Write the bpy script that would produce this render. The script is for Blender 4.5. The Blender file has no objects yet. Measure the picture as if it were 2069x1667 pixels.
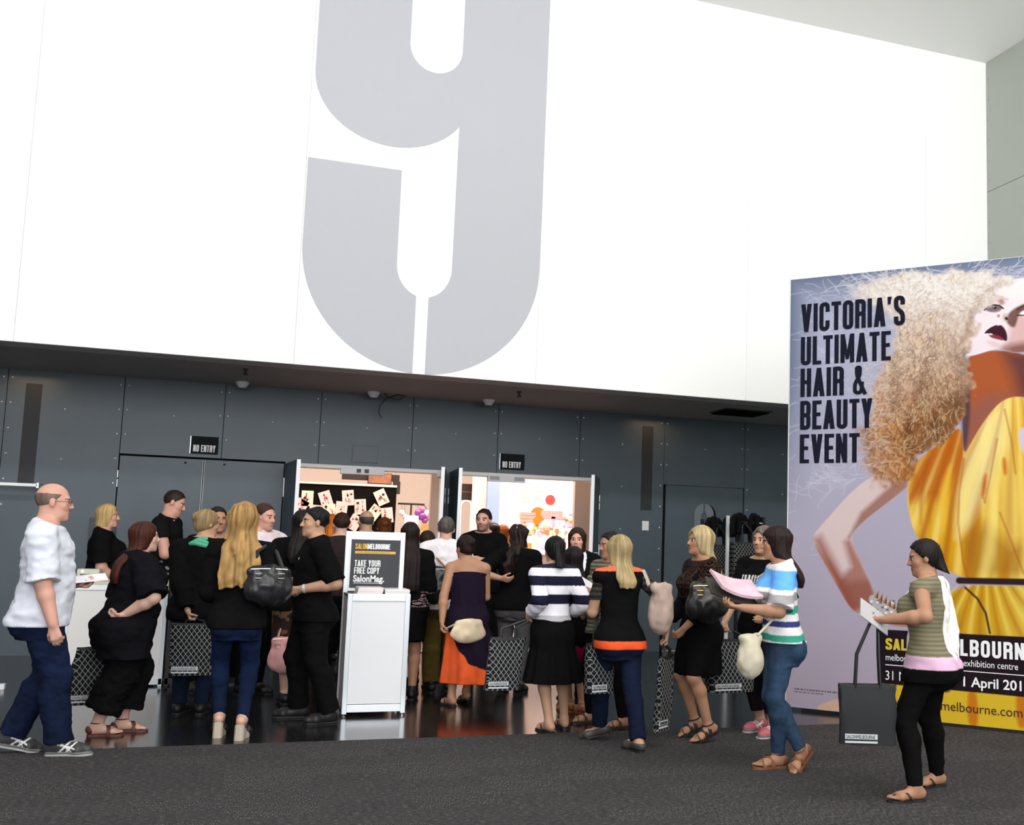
import bpy, math, random
import numpy as np
from mathutils import Vector, Matrix

S = bpy.context.scene
COL = S.collection
R_ = math.radians
rng = np.random.RandomState(7)
random.seed(7)

# ------------------------------------------------------------------ camera
FW, FH = 2069, 1667
FPX, YAW, PITCH, ROLL = 2150.0, 0.345081594891676, 0.11091017199726592, 0.028547288893111443
PCX, PCY = FW / 2 + 235.94, FH / 2 + 32.35
EYE = np.array([0.0, 0.0, 1.45])
_f = np.array([math.sin(YAW) * math.cos(PITCH), math.cos(YAW) * math.cos(PITCH), math.sin(PITCH)])
_r = np.array([math.cos(YAW), -math.sin(YAW), 0.0])
_u = np.cross(_r, _f)
CR = _r * math.cos(ROLL) + _u * math.sin(ROLL)
CU = -_r * math.sin(ROLL) + _u * math.cos(ROLL)
CF = _f
cam_d = bpy.data.cameras.new('camera')
cam = bpy.data.objects.new('camera', cam_d)
COL.objects.link(cam)
cam.matrix_world = Matrix(((CR[0], CU[0], -CF[0], EYE[0]), (CR[1], CU[1], -CF[1], EYE[1]),
                           (CR[2], CU[2], -CF[2], EYE[2]), (0, 0, 0, 1)))
cam_d.sensor_fit = 'HORIZONTAL'
cam_d.sensor_width = 36.0
cam_d.lens = 36.0 * FPX / FW
cam_d.shift_x = -235.94 / FW
cam_d.shift_y = 32.35 / FW
cam_d.clip_end = 200
S.camera = cam


def ray(px, py):
    return CR * (px - PCX) / FPX - CU * (py - PCY) / FPX + CF


def gp(px, py, z=0.0):
    d = ray(px, py)
    return EYE + d * ((z - EYE[2]) / d[2])


def pt(px, py, Y):
    d = ray(px, py)
    return EYE + d * (Y / d[1])


# ------------------------------------------------------------------ view, sky, daylight
S.view_settings.view_transform = 'Standard'
S.view_settings.look = 'None'
S.view_settings.exposure = 0.0
S.view_settings.gamma = 1.0
S.view_settings.use_curve_mapping = False
W = bpy.data.worlds.new('sky')
S.world = W
W.use_nodes = True
_bg = W.node_tree.nodes['Background']
_bg.inputs[0].default_value = (0.86, 0.93, 1.0, 1)
_bg.inputs[1].default_value = 0.27


def area(name, loc, rot, size, size_y, energy, color=(1, 1, 1)):
    l = bpy.data.lights.new(name, 'AREA')
    l.shape = 'RECTANGLE'
    l.size, l.size_y, l.energy, l.color = size, size_y, energy, color
    o = bpy.data.objects.new(name, l)
    COL.objects.link(o)
    o.location = loc
    o.rotation_euler = rot
    return o


# daylight through the tall glazed front of the foyer, behind the photographer
area('window_daylight', (2.5, -12.0, 5.2), (R_(90), 0, 0), 26, 7.0, 3500, (0.97, 0.98, 1.0))
# added area light, standing for no known lamp, to brighten the white upper wall
area('added_wall_fill', (2.5, 3.2, 8.3), (R_(76), 0, 0), 20, 0.5, 600, (1.0, 0.98, 0.95))
# invented fill light behind the photographer, pointing up to lift the ceiling
area('added_ceiling_fill', (5.0, -1.0, 5.0), (R_(180), 0, 0), 14, 6, 1300, (1.0, 0.99, 0.97))
# show lamps hung over the stands inside the hall
area('hall_lamps', (2.0, 17.0, 5.6), (0, 0, 0), 10, 6, 1250, (1.0, 0.87, 0.76))
area('stand_lamps', (5.2, 17.4, 4.2), (R_(-28), 0, 0), 3.0, 1.0, 210, (1.0, 0.93, 0.84))
# downlights recessed over the two dark slots in the lower wall
for _x in (-2.45, 5.45):
    area('downlight', (_x, 13.95, 3.30), (R_(-6), 0, 0), 0.5, 0.1, 2.2, (1.0, 0.62, 0.35))


# ------------------------------------------------------------------ colour and materials
def lin(c):
    if isinstance(c, str):
        c = [int(c[i:i + 2], 16) / 255 for i in (0, 2, 4)]
        c = [x / 12.92 if x <= 0.04045 else ((x + 0.055) / 1.055) ** 2.4 for x in c]
    return tuple(c[:3])


MATS = {}


def mat(name, col, rough=0.6, metal=0.0, bump=0.0, bscale=60.0, emit=0.0, spec=0.5, vary=0.0, vscale=3.0):
    if name in MATS:
        return MATS[name]
    m = bpy.data.materials.new(name)
    m.use_nodes = True
    nt = m.node_tree
    b = nt.nodes['Principled BSDF']
    c = lin(col)
    b.inputs['Base Color'].default_value = (*c, 1)
    b.inputs['Roughness'].default_value = rough
    b.inputs['Metallic'].default_value = metal
    b.inputs['Specular IOR Level'].default_value = spec
    tc = nt.nodes.new('ShaderNodeTexCoord')
    if vary:
        n = nt.nodes.new('ShaderNodeTexNoise')
        n.inputs['Scale'].default_value = vscale
        n.inputs['Detail'].default_value = 6
        nt.links.new(tc.outputs['Object'], n.inputs['Vector'])
        r = nt.nodes.new('ShaderNodeMapRange')
        r.inputs[3].default_value = 1 - vary
        r.inputs[4].default_value = 1 + vary
        nt.links.new(n.outputs['Fac'], r.inputs[0])
        mx = nt.nodes.new('ShaderNodeVectorMath')
        mx.operation = 'SCALE'
        mx.inputs[0].default_value = c
        nt.links.new(r.outputs[0], mx.inputs['Scale'])
        nt.links.new(mx.outputs[0], b.inputs['Base Color'])
    if bump:
        n = nt.nodes.new('ShaderNodeTexNoise')
        n.inputs['Scale'].default_value = bscale
        n.inputs['Detail'].default_value = 4
        nt.links.new(tc.outputs['Object'], n.inputs['Vector'])
        bp = nt.nodes.new('ShaderNodeBump')
        bp.inputs['Strength'].default_value = bump
        bp.inputs['Distance'].default_value = 0.01
        nt.links.new(n.outputs['Fac'], bp.inputs['Height'])
        nt.links.new(bp.outputs[0], b.inputs['Normal'])
    if emit:
        b.inputs['Emission Color'].default_value = (*c, 1)
        b.inputs['Emission Strength'].default_value = emit
    MATS[name] = m
    return m


def colmat(name, rough=0.8, spec=0.3, bump=0.15, bscale=250.0, sss=0.0, sheen=0.0):
    """material whose colour is the 'col' attribute of the mesh (dyes and prints)"""
    if name in MATS:
        return MATS[name]
    m = bpy.data.materials.new(name)
    m.use_nodes = True
    nt = m.node_tree
    b = nt.nodes['Principled BSDF']
    a = nt.nodes.new('ShaderNodeAttribute')
    a.attribute_name = 'col'
    nt.links.new(a.outputs['Color'], b.inputs['Base Color'])
    b.inputs['Roughness'].default_value = rough
    b.inputs['Specular IOR Level'].default_value = spec
    if sss:
        b.inputs['Subsurface Weight'].default_value = sss
        b.inputs['Subsurface Radius'].default_value = (0.02, 0.008, 0.004)
    if sheen:
        b.inputs['Sheen Weight'].default_value = sheen
    if bump:
        tc = nt.nodes.new('ShaderNodeTexCoord')
        n = nt.nodes.new('ShaderNodeTexNoise')
        n.inputs['Scale'].default_value = bscale
        n.inputs['Detail'].default_value = 3
        nt.links.new(tc.outputs['Object'], n.inputs['Vector'])
        bp = nt.nodes.new('ShaderNodeBump')
        bp.inputs['Strength'].default_value = bump
        bp.inputs['Distance'].default_value = 0.004
        nt.links.new(n.outputs['Fac'], bp.inputs['Height'])
        nt.links.new(bp.outputs[0], b.inputs['Normal'])
    MATS[name] = m
    return m


# ------------------------------------------------------------------ object helpers
def tag(o, label=None, cat=None, group=None, kind=None):
    if label:
        o['label'] = label
    if cat:
        o['category'] = cat
    if group:
        o['group'] = group
    if kind:
        o['kind'] = kind
    return o


def link(o, parent=None):
    COL.objects.link(o)
    if parent is not None:
        o.parent = parent
    return o


def empty(name, loc, rz=0.0):
    o = bpy.data.objects.new(name, None)
    o.empty_display_size = 0.1
    link(o)
    o.location = loc
    o.rotation_euler = (0, 0, rz)
    return o


class MB:
    """collects boxes, prisms, tubes and lathes and links them as one mesh object"""

    def __init__(self):
        self.v, self.f, self.m = [], [], []

    def add(self, vs, fs, mi=0, M=None):
        n = len(self.v)
        if M is not None:
            vs = [tuple(M @ Vector(p)) for p in vs]
        self.v += [tuple(p) for p in vs]
        self.f += [[i + n for i in f] for f in fs]
        self.m += [mi] * len(fs)
        return self

    def box(self, x0, x1, y0, y1, z0, z1, mi=0, bev=0.0, M=None):
        if bev <= 0:
            vs = [(x, y, z) for z in (z0, z1) for y in (y0, y1) for x in (x0, x1)]
            fs = [(0, 2, 3, 1), (4, 5, 7, 6), (0, 1, 5, 4), (2, 6, 7, 3), (0, 4, 6, 2), (1, 3, 7, 5)]
            return self.add(vs, fs, mi, M)
        bm = bmesh_box(x0, x1, y0, y1, z0, z1, bev)
        return self.add(bm[0], bm[1], mi, M)

    def prism(self, poly, z0, z1, mi=0, M=None, top=None):
        n = len(poly)
        top = top or poly
        vs = [(x, y, z0) for x, y in poly] + [(x, y, z1) for x, y in top]
        fs = [list(range(n))[::-1], list(range(n, 2 * n))]
        fs += [(i, (i + 1) % n, (i + 1) % n + n, i + n) for i in range(n)]
        return self.add(vs, fs, mi, M)

    def cyl(self, a, b, r, r2=None, n=14, mi=0):
        return self.tube([a, b], [r, r if r2 is None else r2], n, mi)

    def tube(self, pts, rad, n=10, mi=0, closed=False):
        pts = [Vector(p) for p in pts]
        if not isinstance(rad, (list, tuple)):
            rad = [rad] * len(pts)
        vs, fs = [], []
        up = None
        m = len(pts)
        for i, p in enumerate(pts):
            if closed:
                t = pts[(i + 1) % m] - pts[i - 1]
            else:
                t = pts[min(i + 1, m - 1)] - pts[max(i - 1, 0)]
            t.normalize()
            if up is None:
                up = Vector((0, 0, 1)) if abs(t.z) < 0.9 else Vector((1, 0, 0))
            s = t.cross(up)
            if s.length < 1e-5:
                s = t.orthogonal()
            s.normalize()
            up = s.cross(t)
            for k in range(n):
                a = 2 * math.pi * k / n
                vs.append(p + (s * math.cos(a) + up * math.sin(a)) * rad[i])
        for i in range(m if closed else m - 1):
            j = (i + 1) % m
            for k in range(n):
                fs.append((i * n + k, i * n + (k + 1) % n, j * n + (k + 1) % n, j * n + k))
        if not closed:
            fs.append(list(range(n))[::-1])
            fs.append([(m - 1) * n + k for k in range(n)])
        return self.add(vs, fs, mi)

    def lathe(self, prof, c=(0, 0, 0), n=20, mi=0, M=None):
        vs, fs = [], []
        for r, z in prof:
            for k in range(n):
                a = 2 * math.pi * k / n
                vs.append((c[0] + r * math.cos(a), c[1] + r * math.sin(a), c[2] + z))
        for i in range(len(prof) - 1):
            for k in range(n):
                fs.append((i * n + k, i * n + (k + 1) % n, (i + 1) * n + (k + 1) % n, (i + 1) * n + k))
        fs.append(list(range(n))[::-1])
        fs.append([(len(prof) - 1) * n + k for k in range(n)])
        return self.add(vs, fs, mi, M)

    def build(self, name, mats, parent=None, smooth=False, loc=None):
        me = bpy.data.meshes.new(name)
        me.from_pydata(self.v, [], self.f)
        me.update()
        if not isinstance(mats, (list, tuple)):
            mats = [mats]
        for m in mats:
            me.materials.append(m)
        if len(mats) > 1:
            me.polygons.foreach_set('material_index', self.m)
        if smooth:
            me.polygons.foreach_set('use_smooth', [True] * len(me.polygons))
            me.set_sharp_from_angle(angle=R_(38))
        o = bpy.data.objects.new(name, me)
        link(o, parent)
        if loc is not None:
            o.location = loc
        return o


def bmesh_box(x0, x1, y0, y1, z0, z1, bev):
    import bmesh
    bm = bmesh.new()
    bmesh.ops.create_cube(bm, size=1.0)
    for v in bm.verts:
        v.co = Vector((x0 + (v.co.x + .5) * (x1 - x0), y0 + (v.co.y + .5) * (y1 - y0), z0 + (v.co.z + .5) * (z1 - z0)))
    bmesh.ops.bevel(bm, geom=bm.edges[:], offset=bev, segments=2, affect='EDGES', profile=0.7)
    bm.verts.index_update()
    vs = [tuple(v.co) for v in bm.verts]
    fs = [[v.index for v in f.verts] for f in bm.faces]
    bm.free()
    return vs, fs


def text(name, body, size, loc, M, m, parent=None, sx=1.0, offset=0.0, align='LEFT', extrude=0.0008, spacing=1.0, shear=0.0):
    """print lettering as a flat mesh; M turns the letter plane (x right, y up) to the surface"""
    c = bpy.data.curves.new(name, 'FONT')
    c.body, c.size, c.offset, c.extrude = body, size, offset, extrude
    c.align_x = align
    c.space_character = spacing
    c.space_line = 0.9
    c.shear = shear
    c.resolution_u = 3
    tmp = bpy.data.objects.new('tmp', c)
    COL.objects.link(tmp)
    dg = bpy.context.evaluated_depsgraph_get()
    me = bpy.data.meshes.new_from_object(tmp.evaluated_get(dg))
    COL.objects.unlink(tmp)
    bpy.data.objects.remove(tmp)
    me.transform(Matrix.Translation(loc) @ M @ Matrix.Diagonal((sx, 1, 1, 1)))
    me.materials.clear()
    me.materials.append(m)
    me.name = name
    o = bpy.data.objects.new(name, me)
    return link(o, parent)


# letter plane facing the viewer on a wall that runs along X
FRONT = Matrix(((1, 0, 0, 0), (0, 0, -1, 0), (0, 1, 0, 0), (0, 0, 0, 1)))


# ------------------------------------------------------------------ condensed capitals
def round_path(p, r, n=5):
    out = [p[0]]
    for i in range(1, len(p) - 1):
        a, b, c = np.array(p[i - 1]), np.array(p[i]), np.array(p[i + 1])
        la, lc = np.linalg.norm(a - b), np.linalg.norm(c - b)
        rr = min(r, la * .5, lc * .5)
        s, e = b + (a - b) / la * rr, b + (c - b) / lc * rr
        for k in range(n + 1):
            t = k / n
            q = (1 - t) ** 2 * s + 2 * t * (1 - t) * b + t * t * e
            out.append(tuple(q))
    out.append(p[-1])
    res = [out[0]]
    for q in out[1:]:
        if abs(q[0] - res[-1][0]) + abs(q[1] - res[-1][1]) > 1e-3:
            res.append(q)
    return res


def ribbon(p, t):
    p = [np.array(q, float) for q in p]
    L, Rr = [], []
    for i in range(len(p)):
        if i == 0:
            d = p[1] - p[0]
        elif i == len(p) - 1:
            d = p[-1] - p[-2]
        else:
            d1, d2 = p[i] - p[i - 1], p[i + 1] - p[i]
            d = d1 / (np.linalg.norm(d1) + 1e-9) + d2 / (np.linalg.norm(d2) + 1e-9)
        d = d / (np.linalg.norm(d) + 1e-9)
        n = np.array([-d[1], d[0]])
        k = 1.0
        if 0 < i < len(p) - 1:
            d1 = p[i] - p[i - 1]
            k = 1 / max(0.5, abs(np.dot(d1 / (np.linalg.norm(d1) + 1e-9), d)))
        L.append(p[i] + n * t / 2 * k)
        Rr.append(p[i] - n * t / 2 * k)
    return [[Rr[i], Rr[i + 1], L[i + 1], L[i]] for i in range(len(p) - 1)]


def glyph(ch, w, t):
    """polygons of a condensed capital in a box w wide and 1 high, stem t"""
    l, r, b, T = t / 2, w - t / 2, t * .45, 1 - t * .45
    q = min(.2, w * .45)
    P = []

    def st(*pts, rad=0.0, tt=None):
        pts = list(pts)
        P.extend(ribbon(round_path(pts, rad) if rad else pts, tt or t))

    def bar(x0, x1, y, th=None):
        th = th or t * .9
        P.append([(x0, y - th / 2), (x1, y - th / 2), (x1, y + th / 2), (x0, y + th / 2)])

    if ch == 'I':
        st((l, 0), (l, 1))
    elif ch in 'OQ0D':
        st((l, .5), (l, T), (r, T), (r, b), (l, b), (l, .5), rad=q)
        if ch == 'D':
            st((l, 0), (l, 1)); bar(0, w * .5, T); bar(0, w * .5, b)
    elif ch in 'CG':
        st((r, .66), (r, T), (l, T), (l, b), (r, b), (r, .36), rad=q)
    elif ch == 'U':
        st((l, 1), (l, b), (r, b), (r, 1), rad=q)
    elif ch == 'T':
        st((w / 2, 0), (w / 2, 1)); bar(0, w, T)
    elif ch in 'EFL':
        st((l, 0), (l, 1))
        if ch in 'EF':
            bar(0, w, T); bar(0, w * .9, .52)
        if ch in 'EL':
            bar(0, w, b)
    elif ch == 'H':
        st((l, 0), (l, 1)); st((r, 0), (r, 1)); bar(0, w, .52)
    elif ch in 'VA':
        for s in (0, 1):
            a = [(0, 1), (t * 1.08, 1), (w / 2 + t * .46, 0), (w / 2 - t * .5, 0)]
            if s:
                a = [(w - x, y) for x, y in a][::-1]
            if ch == 'A':
                a = [(x, 1 - y) for x, y in a][::-1]
            P.append(a)
        if ch == 'A':
            bar(w * .2, w * .8, .26, t * .8)
    elif ch == 'M':
        st((l, 0), (l, 1)); st((r, 0), (r, 1))
        for s in (0, 1):
            a = [(0, 1), (t, 1), (w / 2 + t * .35, .12), (w / 2 - t * .35, .12)]
            P.append(a if not s else [(w - x, y) for x, y in a][::-1])
    elif ch == 'N':
        st((l, 0), (l, 1)); st((r, 0), (r, 1))
        P.append([(0, 1), (t * .95, 1), (w, 0), (w - t * .95, 0)])
    elif ch == 'Y':
        st((w / 2, 0), (w / 2, .45))
        for s in (0, 1):
            a = [(0, 1), (t * 1.05, 1), (w / 2 + t * .5, .4), (w / 2 - t * .5, .4)]
            P.append(a if not s else [(w - x, y) for x, y in a][::-1])
    elif ch == 'K':
        st((l, 0), (l, 1))
        P.append([(w - t * 1.05, 1), (w, 1), (t * 1.4, .38), (t * .7, .44)])
        P.append([(w - t, 0), (w + t * .05, 0), (t * 1.7, .62), (t, .5)])
    elif ch in 'PRB':
        st((l, 0), (l, 1))
        m = .5 if ch != 'P' else .44
        st((l, T), (r, T), (r, m), (l, m), rad=q)
        if ch == 'R':
            st((l + t, m), (r, m), (r, 0), rad=.1)
        if ch == 'B':
            st((l, m), (r, m), (r, b), (l, b), rad=q)
    elif ch == 'S':
        st((r, .70), (r, T), (l, T), (l, .58), (r, .42), (r, b), (l, b), (l, .30), rad=q * .95)
    elif ch == '&':
        st((w + t * .2, 0), (l + t * .4, .66), (l + t * .4, T), (r - t * .5, T), (r - t * .5, .64), (l, .4), (l, b), (r - t * .2, b),
           (r, .44), rad=q * .8, tt=t * .85)
    elif ch == "'":
        P.append([(0, 1), (t, 1), (t * .7, .74), (t * .1, .74)])
    elif ch == '.':
        P.append([(0, 0), (t, 0), (t, t), (0, t)])
    return P


GW = {'I': None, 'M': 1.3, "'": 0.45, '.': .4, ' ': .55, '&': 1.05, 'A': 1.08, 'V': 1.05, 'E': .86, 'F': .84, 'L': .84, 'T': .92}


def capitals(mb, s, x, y, h, w=.36, t=.14, gap=.075, place=None, mi=0, z=0.0):
    """writes s; place(u, v, z) turns letter-plane coordinates into a point. Returns the end x."""
    for ch in s:
        if ch == ' ':
            x += h * w * .62
            continue
        k = GW.get(ch, 1.0)
        gw = t if k is None else w * k
        if ch == "'":
            gw = t * 1.05
        for poly in glyph(ch, gw, t):
            z += .00004
            vs = [place(x + px_ * h, y + py_ * h, z) for px_, py_ in poly]
            mb.add(vs, [list(range(len(vs)))], mi)
        x += h * (gw + gap)
    return x

# ------------------------------------------------------------------ materials of the hall
WHITE = mat('white_wall_paint', 'f7f7f5', 0.65)
SEAM = mat('seam_grey', 'f0f0ee', 0.7)
NUM = mat('numeral_grey', (0.45, 0.46, 0.495), 0.6)
DARKPANEL = mat('blue_grey_panel', (0.060, 0.084, 0.103), 0.42, vary=0.16, vscale=2.5, spec=0.45)
DARKGAP = mat('dark_gap', (0.006, 0.007, 0.008), 0.8)
SLOT = mat('dark_slot_panel', (0.012, 0.014, 0.016), 0.6)
SOFFIT = mat('soffit_paint', (0.42, 0.395, 0.385), 0.8)
SOFFIT_EDGE = mat('soffit_edge_metal', (0.62, 0.62, 0.63), 0.6)
GREYWALL = mat('grey_side_wall', (0.40, 0.425, 0.385), 0.7, vary=0.04, vscale=1.2)
STEEL = mat('brushed_steel', (0.62, 0.63, 0.64), 0.32, metal=1.0)
ALU = mat('aluminium', (0.60, 0.64, 0.67), 0.38, metal=0.75)
BLACK = mat('black_plastic', (0.008, 0.008, 0.009), 0.45)
BLACKMATT = mat('black_matt', (0.006, 0.006, 0.007), 0.9, spec=0.1)
WHITEP = mat('white_laminate', 'dddde0', 0.42)
PEACH = mat('hall_wall_paint', (0.80, 0.69, 0.62), 0.8)
BROWN = mat('door_brown', (0.16, 0.075, 0.045), 0.6)
LETTERW = mat('white_print', (0.82, 0.82, 0.82), 0.6)
LETTERD = mat('dark_print', (0.008, 0.009, 0.020), 0.8, spec=.1)
SIGNBLK = mat('sign_charcoal', (0.022, 0.024, 0.030), 0.5)
GOLD = mat('print_amber', (0.80, 0.42, 0.05), 0.55)


def floor_mats():
    m = bpy.data.materials.new('carpet_tile')
    m.use_nodes = True
    nt = m.node_tree
    N, L = nt.nodes, nt.links
    b = N['Principled BSDF']
    b.inputs['Roughness'].default_value = 0.95
    b.inputs['Specular IOR Level'].default_value = 0.1
    tc = N.new('ShaderNodeTexCoord')

    def noise(scale, stretch, detail=3):
        mp = N.new('ShaderNodeMapping')
        mp.inputs['Scale'].default_value = stretch
        L.new(tc.outputs['Object'], mp.inputs['Vector'])
        n = N.new('ShaderNodeTexNoise')
        n.inputs['Scale'].default_value = scale
        n.inputs['Detail'].default_value = detail
        L.new(mp.outputs[0], n.inputs['Vector'])
        return n
    nx = noise(26, (1, 9, 1), 2)
    ny = noise(26, (9, 1, 1), 2)
    fine = noise(170, (1, 1, 1), 2)
    fl = N.new('ShaderNodeVectorMath')
    fl.operation = 'MULTIPLY'
    fl.inputs[1].default_value = (2.0, 4.0, 0.0)
    L.new(tc.outputs['Object'], fl.inputs[0])
    f2 = N.new('ShaderNodeVectorMath')
    f2.operation = 'FLOOR'
    L.new(fl.outputs[0], f2.inputs[0])
    wn = N.new('ShaderNodeTexWhiteNoise')
    wn.noise_dimensions = '3D'
    L.new(f2.outputs[0], wn.inputs['Vector'])
    gt = N.new('ShaderNodeMath')
    gt.operation = 'GREATER_THAN'
    gt.inputs[1].default_value = 0.5
    L.new(wn.outputs['Value'], gt.inputs[0])
    mx = N.new('ShaderNodeMix')
    L.new(gt.outputs[0], mx.inputs[0])
    L.new(nx.outputs['Fac'], mx.inputs[2])
    L.new(ny.outputs['Fac'], mx.inputs[3])

    def madd(a, k, c):
        n = N.new('ShaderNodeMath')
        n.operation = 'MULTIPLY_ADD'
        n.inputs[1].default_value = k
        L.new(a, n.inputs[0])
        L.new(c, n.inputs[2])
        return n
    a1 = madd(fine.outputs['Fac'], .55, mx.outputs[0])
    add = madd(wn.outputs['Value'], .035, a1.outputs[0])
    cr = N.new('ShaderNodeValToRGB')
    cr.color_ramp.elements[0].position = 0.55
    cr.color_ramp.elements[0].color = (0.020, 0.0188, 0.021, 1)
    cr.color_ramp.elements[1].position = 1.0
    cr.color_ramp.elements[1].color = (0.16, 0.148, 0.135, 1)
    e = cr.color_ramp.elements.new(0.83)
    e.color = (0.038, 0.0355, 0.039, 1)
    L.new(add.outputs[0], cr.inputs[0])
    L.new(cr.outputs[0], b.inputs['Base Color'])
    bp = N.new('ShaderNodeBump')
    bp.inputs['Strength'].default_value = 0.5
    bp.inputs['Distance'].default_value = 0.004
    L.new(mx.outputs[0], bp.inputs['Height'])
    L.new(bp.outputs[0], b.inputs['Normal'])
    return m


CARPET = floor_mats()
TILE = mat('black_floor_tile', (0.012, 0.012, 0.013), 0.16, spec=0.5, bump=0.02, bscale=3)
HALLFLOOR = mat('hall_floor', (0.16, 0.10, 0.095), 0.45)

WY = 14.2        # face of the dark lower wall
UY = 12.086      # face of the white upper wall
SZ = 3.34        # soffit height
CZ = 8.52        # ceiling height


def struct(mb, name, m, **k):
    return tag(mb.build(name, m, **k), kind='structure')


struct(MB().box(-13, 9.65, -13, 8.13, -0.1, 0.0), 'floor_carpet', CARPET)
struct(MB().box(-13, 9.65, 8.13, WY + .02, -0.1, 0.0), 'floor', TILE)
struct(MB().box(-8, 13, WY + .02, 27, -0.1, 0.0), 'floor_hall', HALLFLOOR)
struct(MB().box(-13, 9.95, -13, UY, CZ, CZ + .2), 'ceiling', WHITE)
# white upper wall: panels with hairline joints
mb = MB()
xs = [-13, -10.4, -7.7, -4.99, -2.284, 0.422, 3.157, 5.911, 8.62, 9.65]
for a, b in zip(xs, xs[1:]):
    mb.box(a + .0013, b - .0013, UY, UY + .06, SZ, CZ)
mb.box(-13, 9.65, UY + .06, UY + .3, SZ + .001, CZ, 1)
struct(mb, 'wall_front', [WHITE, SEAM])
# soffit with its lighter front margin
mb = MB()
for a, b in zip(xs, xs[1:]):
    mb.box(a + .003, b - .003, UY + .004, UY + .34, SZ - .004, SZ + .05, 1)
mb.box(-13, 9.65, UY + .34, WY + .3, SZ, SZ + .15, 0)
struct(mb, 'ceiling_soffit', [SOFFIT, SOFFIT_EDGE])
# right side wall of grey panels
mb = MB()
ys = [-13, -9, -6, -3, 0, 2.4, 4.8, 7.2, 9.6, 11.1, UY, 14.4]
for a, b in zip(ys, ys[1:]):
    for z0, z1 in ((0, 3.3), (3.3, 6.6), (6.6, CZ)):
        if a >= UY and z0 > 1:
            continue
        mb.box(9.65, 9.70, a + .004, b - .004, z0 + .004, z1 - .004)
    for k in range(28 if a < UY else 10):
        for s in (a + .05, b - .05):
            mb.add([(9.649, s + .01 * math.cos(q), .15 + .3 * k + .01 * math.sin(q)) for q in np.linspace(0, 6.28, 7)[:-1]], [list(range(6))], 1)
mb.box(9.70, 9.95, -13, UY, 0, CZ, 1)
mb.box(9.70, 9.95, UY, 14.45, 0, SZ, 1)
struct(mb, 'wall_right', [GREYWALL, mat('joint_grey', (0.2, 0.21, 0.2), .8)])

# ------------------------------------------------------------------ dark lower wall with its door openings
DOORS = [(-1.45, 0.475, 2.405), (0.60, 2.53, 2.405), (2.70, 4.69, 2.405), (5.655, 6.945, 2.36)]
seams = [-13, -10.2, -9, -7.8, -6.4, -5.1, -3.9, -2.70, -1.445, -0.292, 0.873, 2.054, 3.211, 4.382, 5.656, 6.943, 8.2, 9.65]
mb = MB()
cuts = sorted(seams + [d for D in DOORS for d in D[:2]])
for a, b in zip(cuts, cuts[1:]):
    if b - a < .02:
        continue
    z0 = 0.0
    for D in DOORS:
        if D[0] - .01 <= a and b <= D[1] + .01:
            z0 = D[2]
    ga = .004 if any(abs(a - s) < 1e-6 for s in seams) else 0
    gb = .004 if any(abs(b - s) < 1e-6 for s in seams) else 0
    mb.box(a + ga, b - gb, WY, WY + .025, z0, SZ)
    mb.box(a, b, WY + .025, WY + .25, z0, SZ, 1)
for s in seams[3:-1]:
    for k in range(11):
        z = .24 + k * .3
        for dx in (-.045, .045):
            x = s + dx
            if any(D[0] < x < D[1] and z < D[2] + .03 for D in DOORS):
                continue
            mb.lathe([(.011, 0), (.009, .005), (.003, .007)], n=8, mi=2, M=Matrix.Translation((x, WY, z)) @ Matrix.Rotation(R_(90), 4, 'X'))
for a, b in zip(seams[3:], seams[4:]):
    for k in range(5):
        x, z = (a + b) / 2, .5 + .6 * k
        if any(D[0] < x < D[1] and z < D[2] + .03 for D in DOORS):
            continue
        mb.lathe([(.010, 0), (.008, .005), (.003, .007)], n=8, mi=2, M=Matrix.Translation((x, WY, z)) @ Matrix.Rotation(R_(90), 4, 'X'))
struct(mb, 'wall_back', [DARKPANEL, DARKGAP, mat('screw_steel', (.7, .72, .74), .35, metal=.6)])

# dark recessed slots high on the wall
for k, (x0, x1) in enumerate(((-2.505, -2.335), (5.315, 5.48))):
    struct(MB().box(x0, x1, WY - .006, WY + .02, 1.98, 3.18), 'trim_%d' % (k + 1), SLOT)
# white reveals round the two open doorways
for k, D in enumerate(DOORS[1:3]):
    mb = MB()
    mb.box(D[0], D[0] + .03, WY + .03, WY + .30, 0, D[2])
    mb.box(D[1] - .03, D[1], WY + .03, WY + .30, 0, D[2])
    mb.box(D[0], D[1], WY + .03, WY + .30, D[2] - .05, D[2])
    struct(mb, 'trim_%d' % (k + 3), mat('door_reveal', (.80, .78, .75), .5))
struct(MB().box(0.60, 2.53, WY + .03, WY + .10, 0, .012).box(2.70, 4.69, WY + .03, WY + .10, 0, .012).box(-1.45, .475, WY, WY + .06, 0, .010),
       'trim_5', STEEL)


def leaf(name, hinge, ang, length, side, h=2.38, dark=True, inner=None):
    """door leaf swung about its hinge; built along +X from the hinge, ang turns it"""
    mb = MB()
    mb.box(0.004, length, -.022, .022, .01, h, 0)
    mb.box(0.01, length - .01, -.0235, -.022, .02, h - .01, 0)
    mb.box(0.01, length - .01, .022, .0235, .02, h - .01, 1)
    mb.box(length - .001, length + .004, -.022, .022, .01, h, 2)
    o = struct(mb, name, [DARKPANEL, inner or BROWN, mat('door_edge', (.85, .86, .87), .35)])
    o.location = (hinge[0], hinge[1], 0)
    o.rotation_euler = (0, 0, R_(ang))
    return o


def pull(parent, x, y, side, z0=1.05, z1=1.47):
    mb = MB()
    yy = y + side * .075
    mb.tube([(x, yy, z0), (x, yy, z1)], .011, 12)
    for z in (z0 + .11, z1 - .11):
        mb.tube([(x, y, z), (x, yy, z)], .008, 8)
    return mb.build('handle', STEEL, parent, smooth=True)


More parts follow.
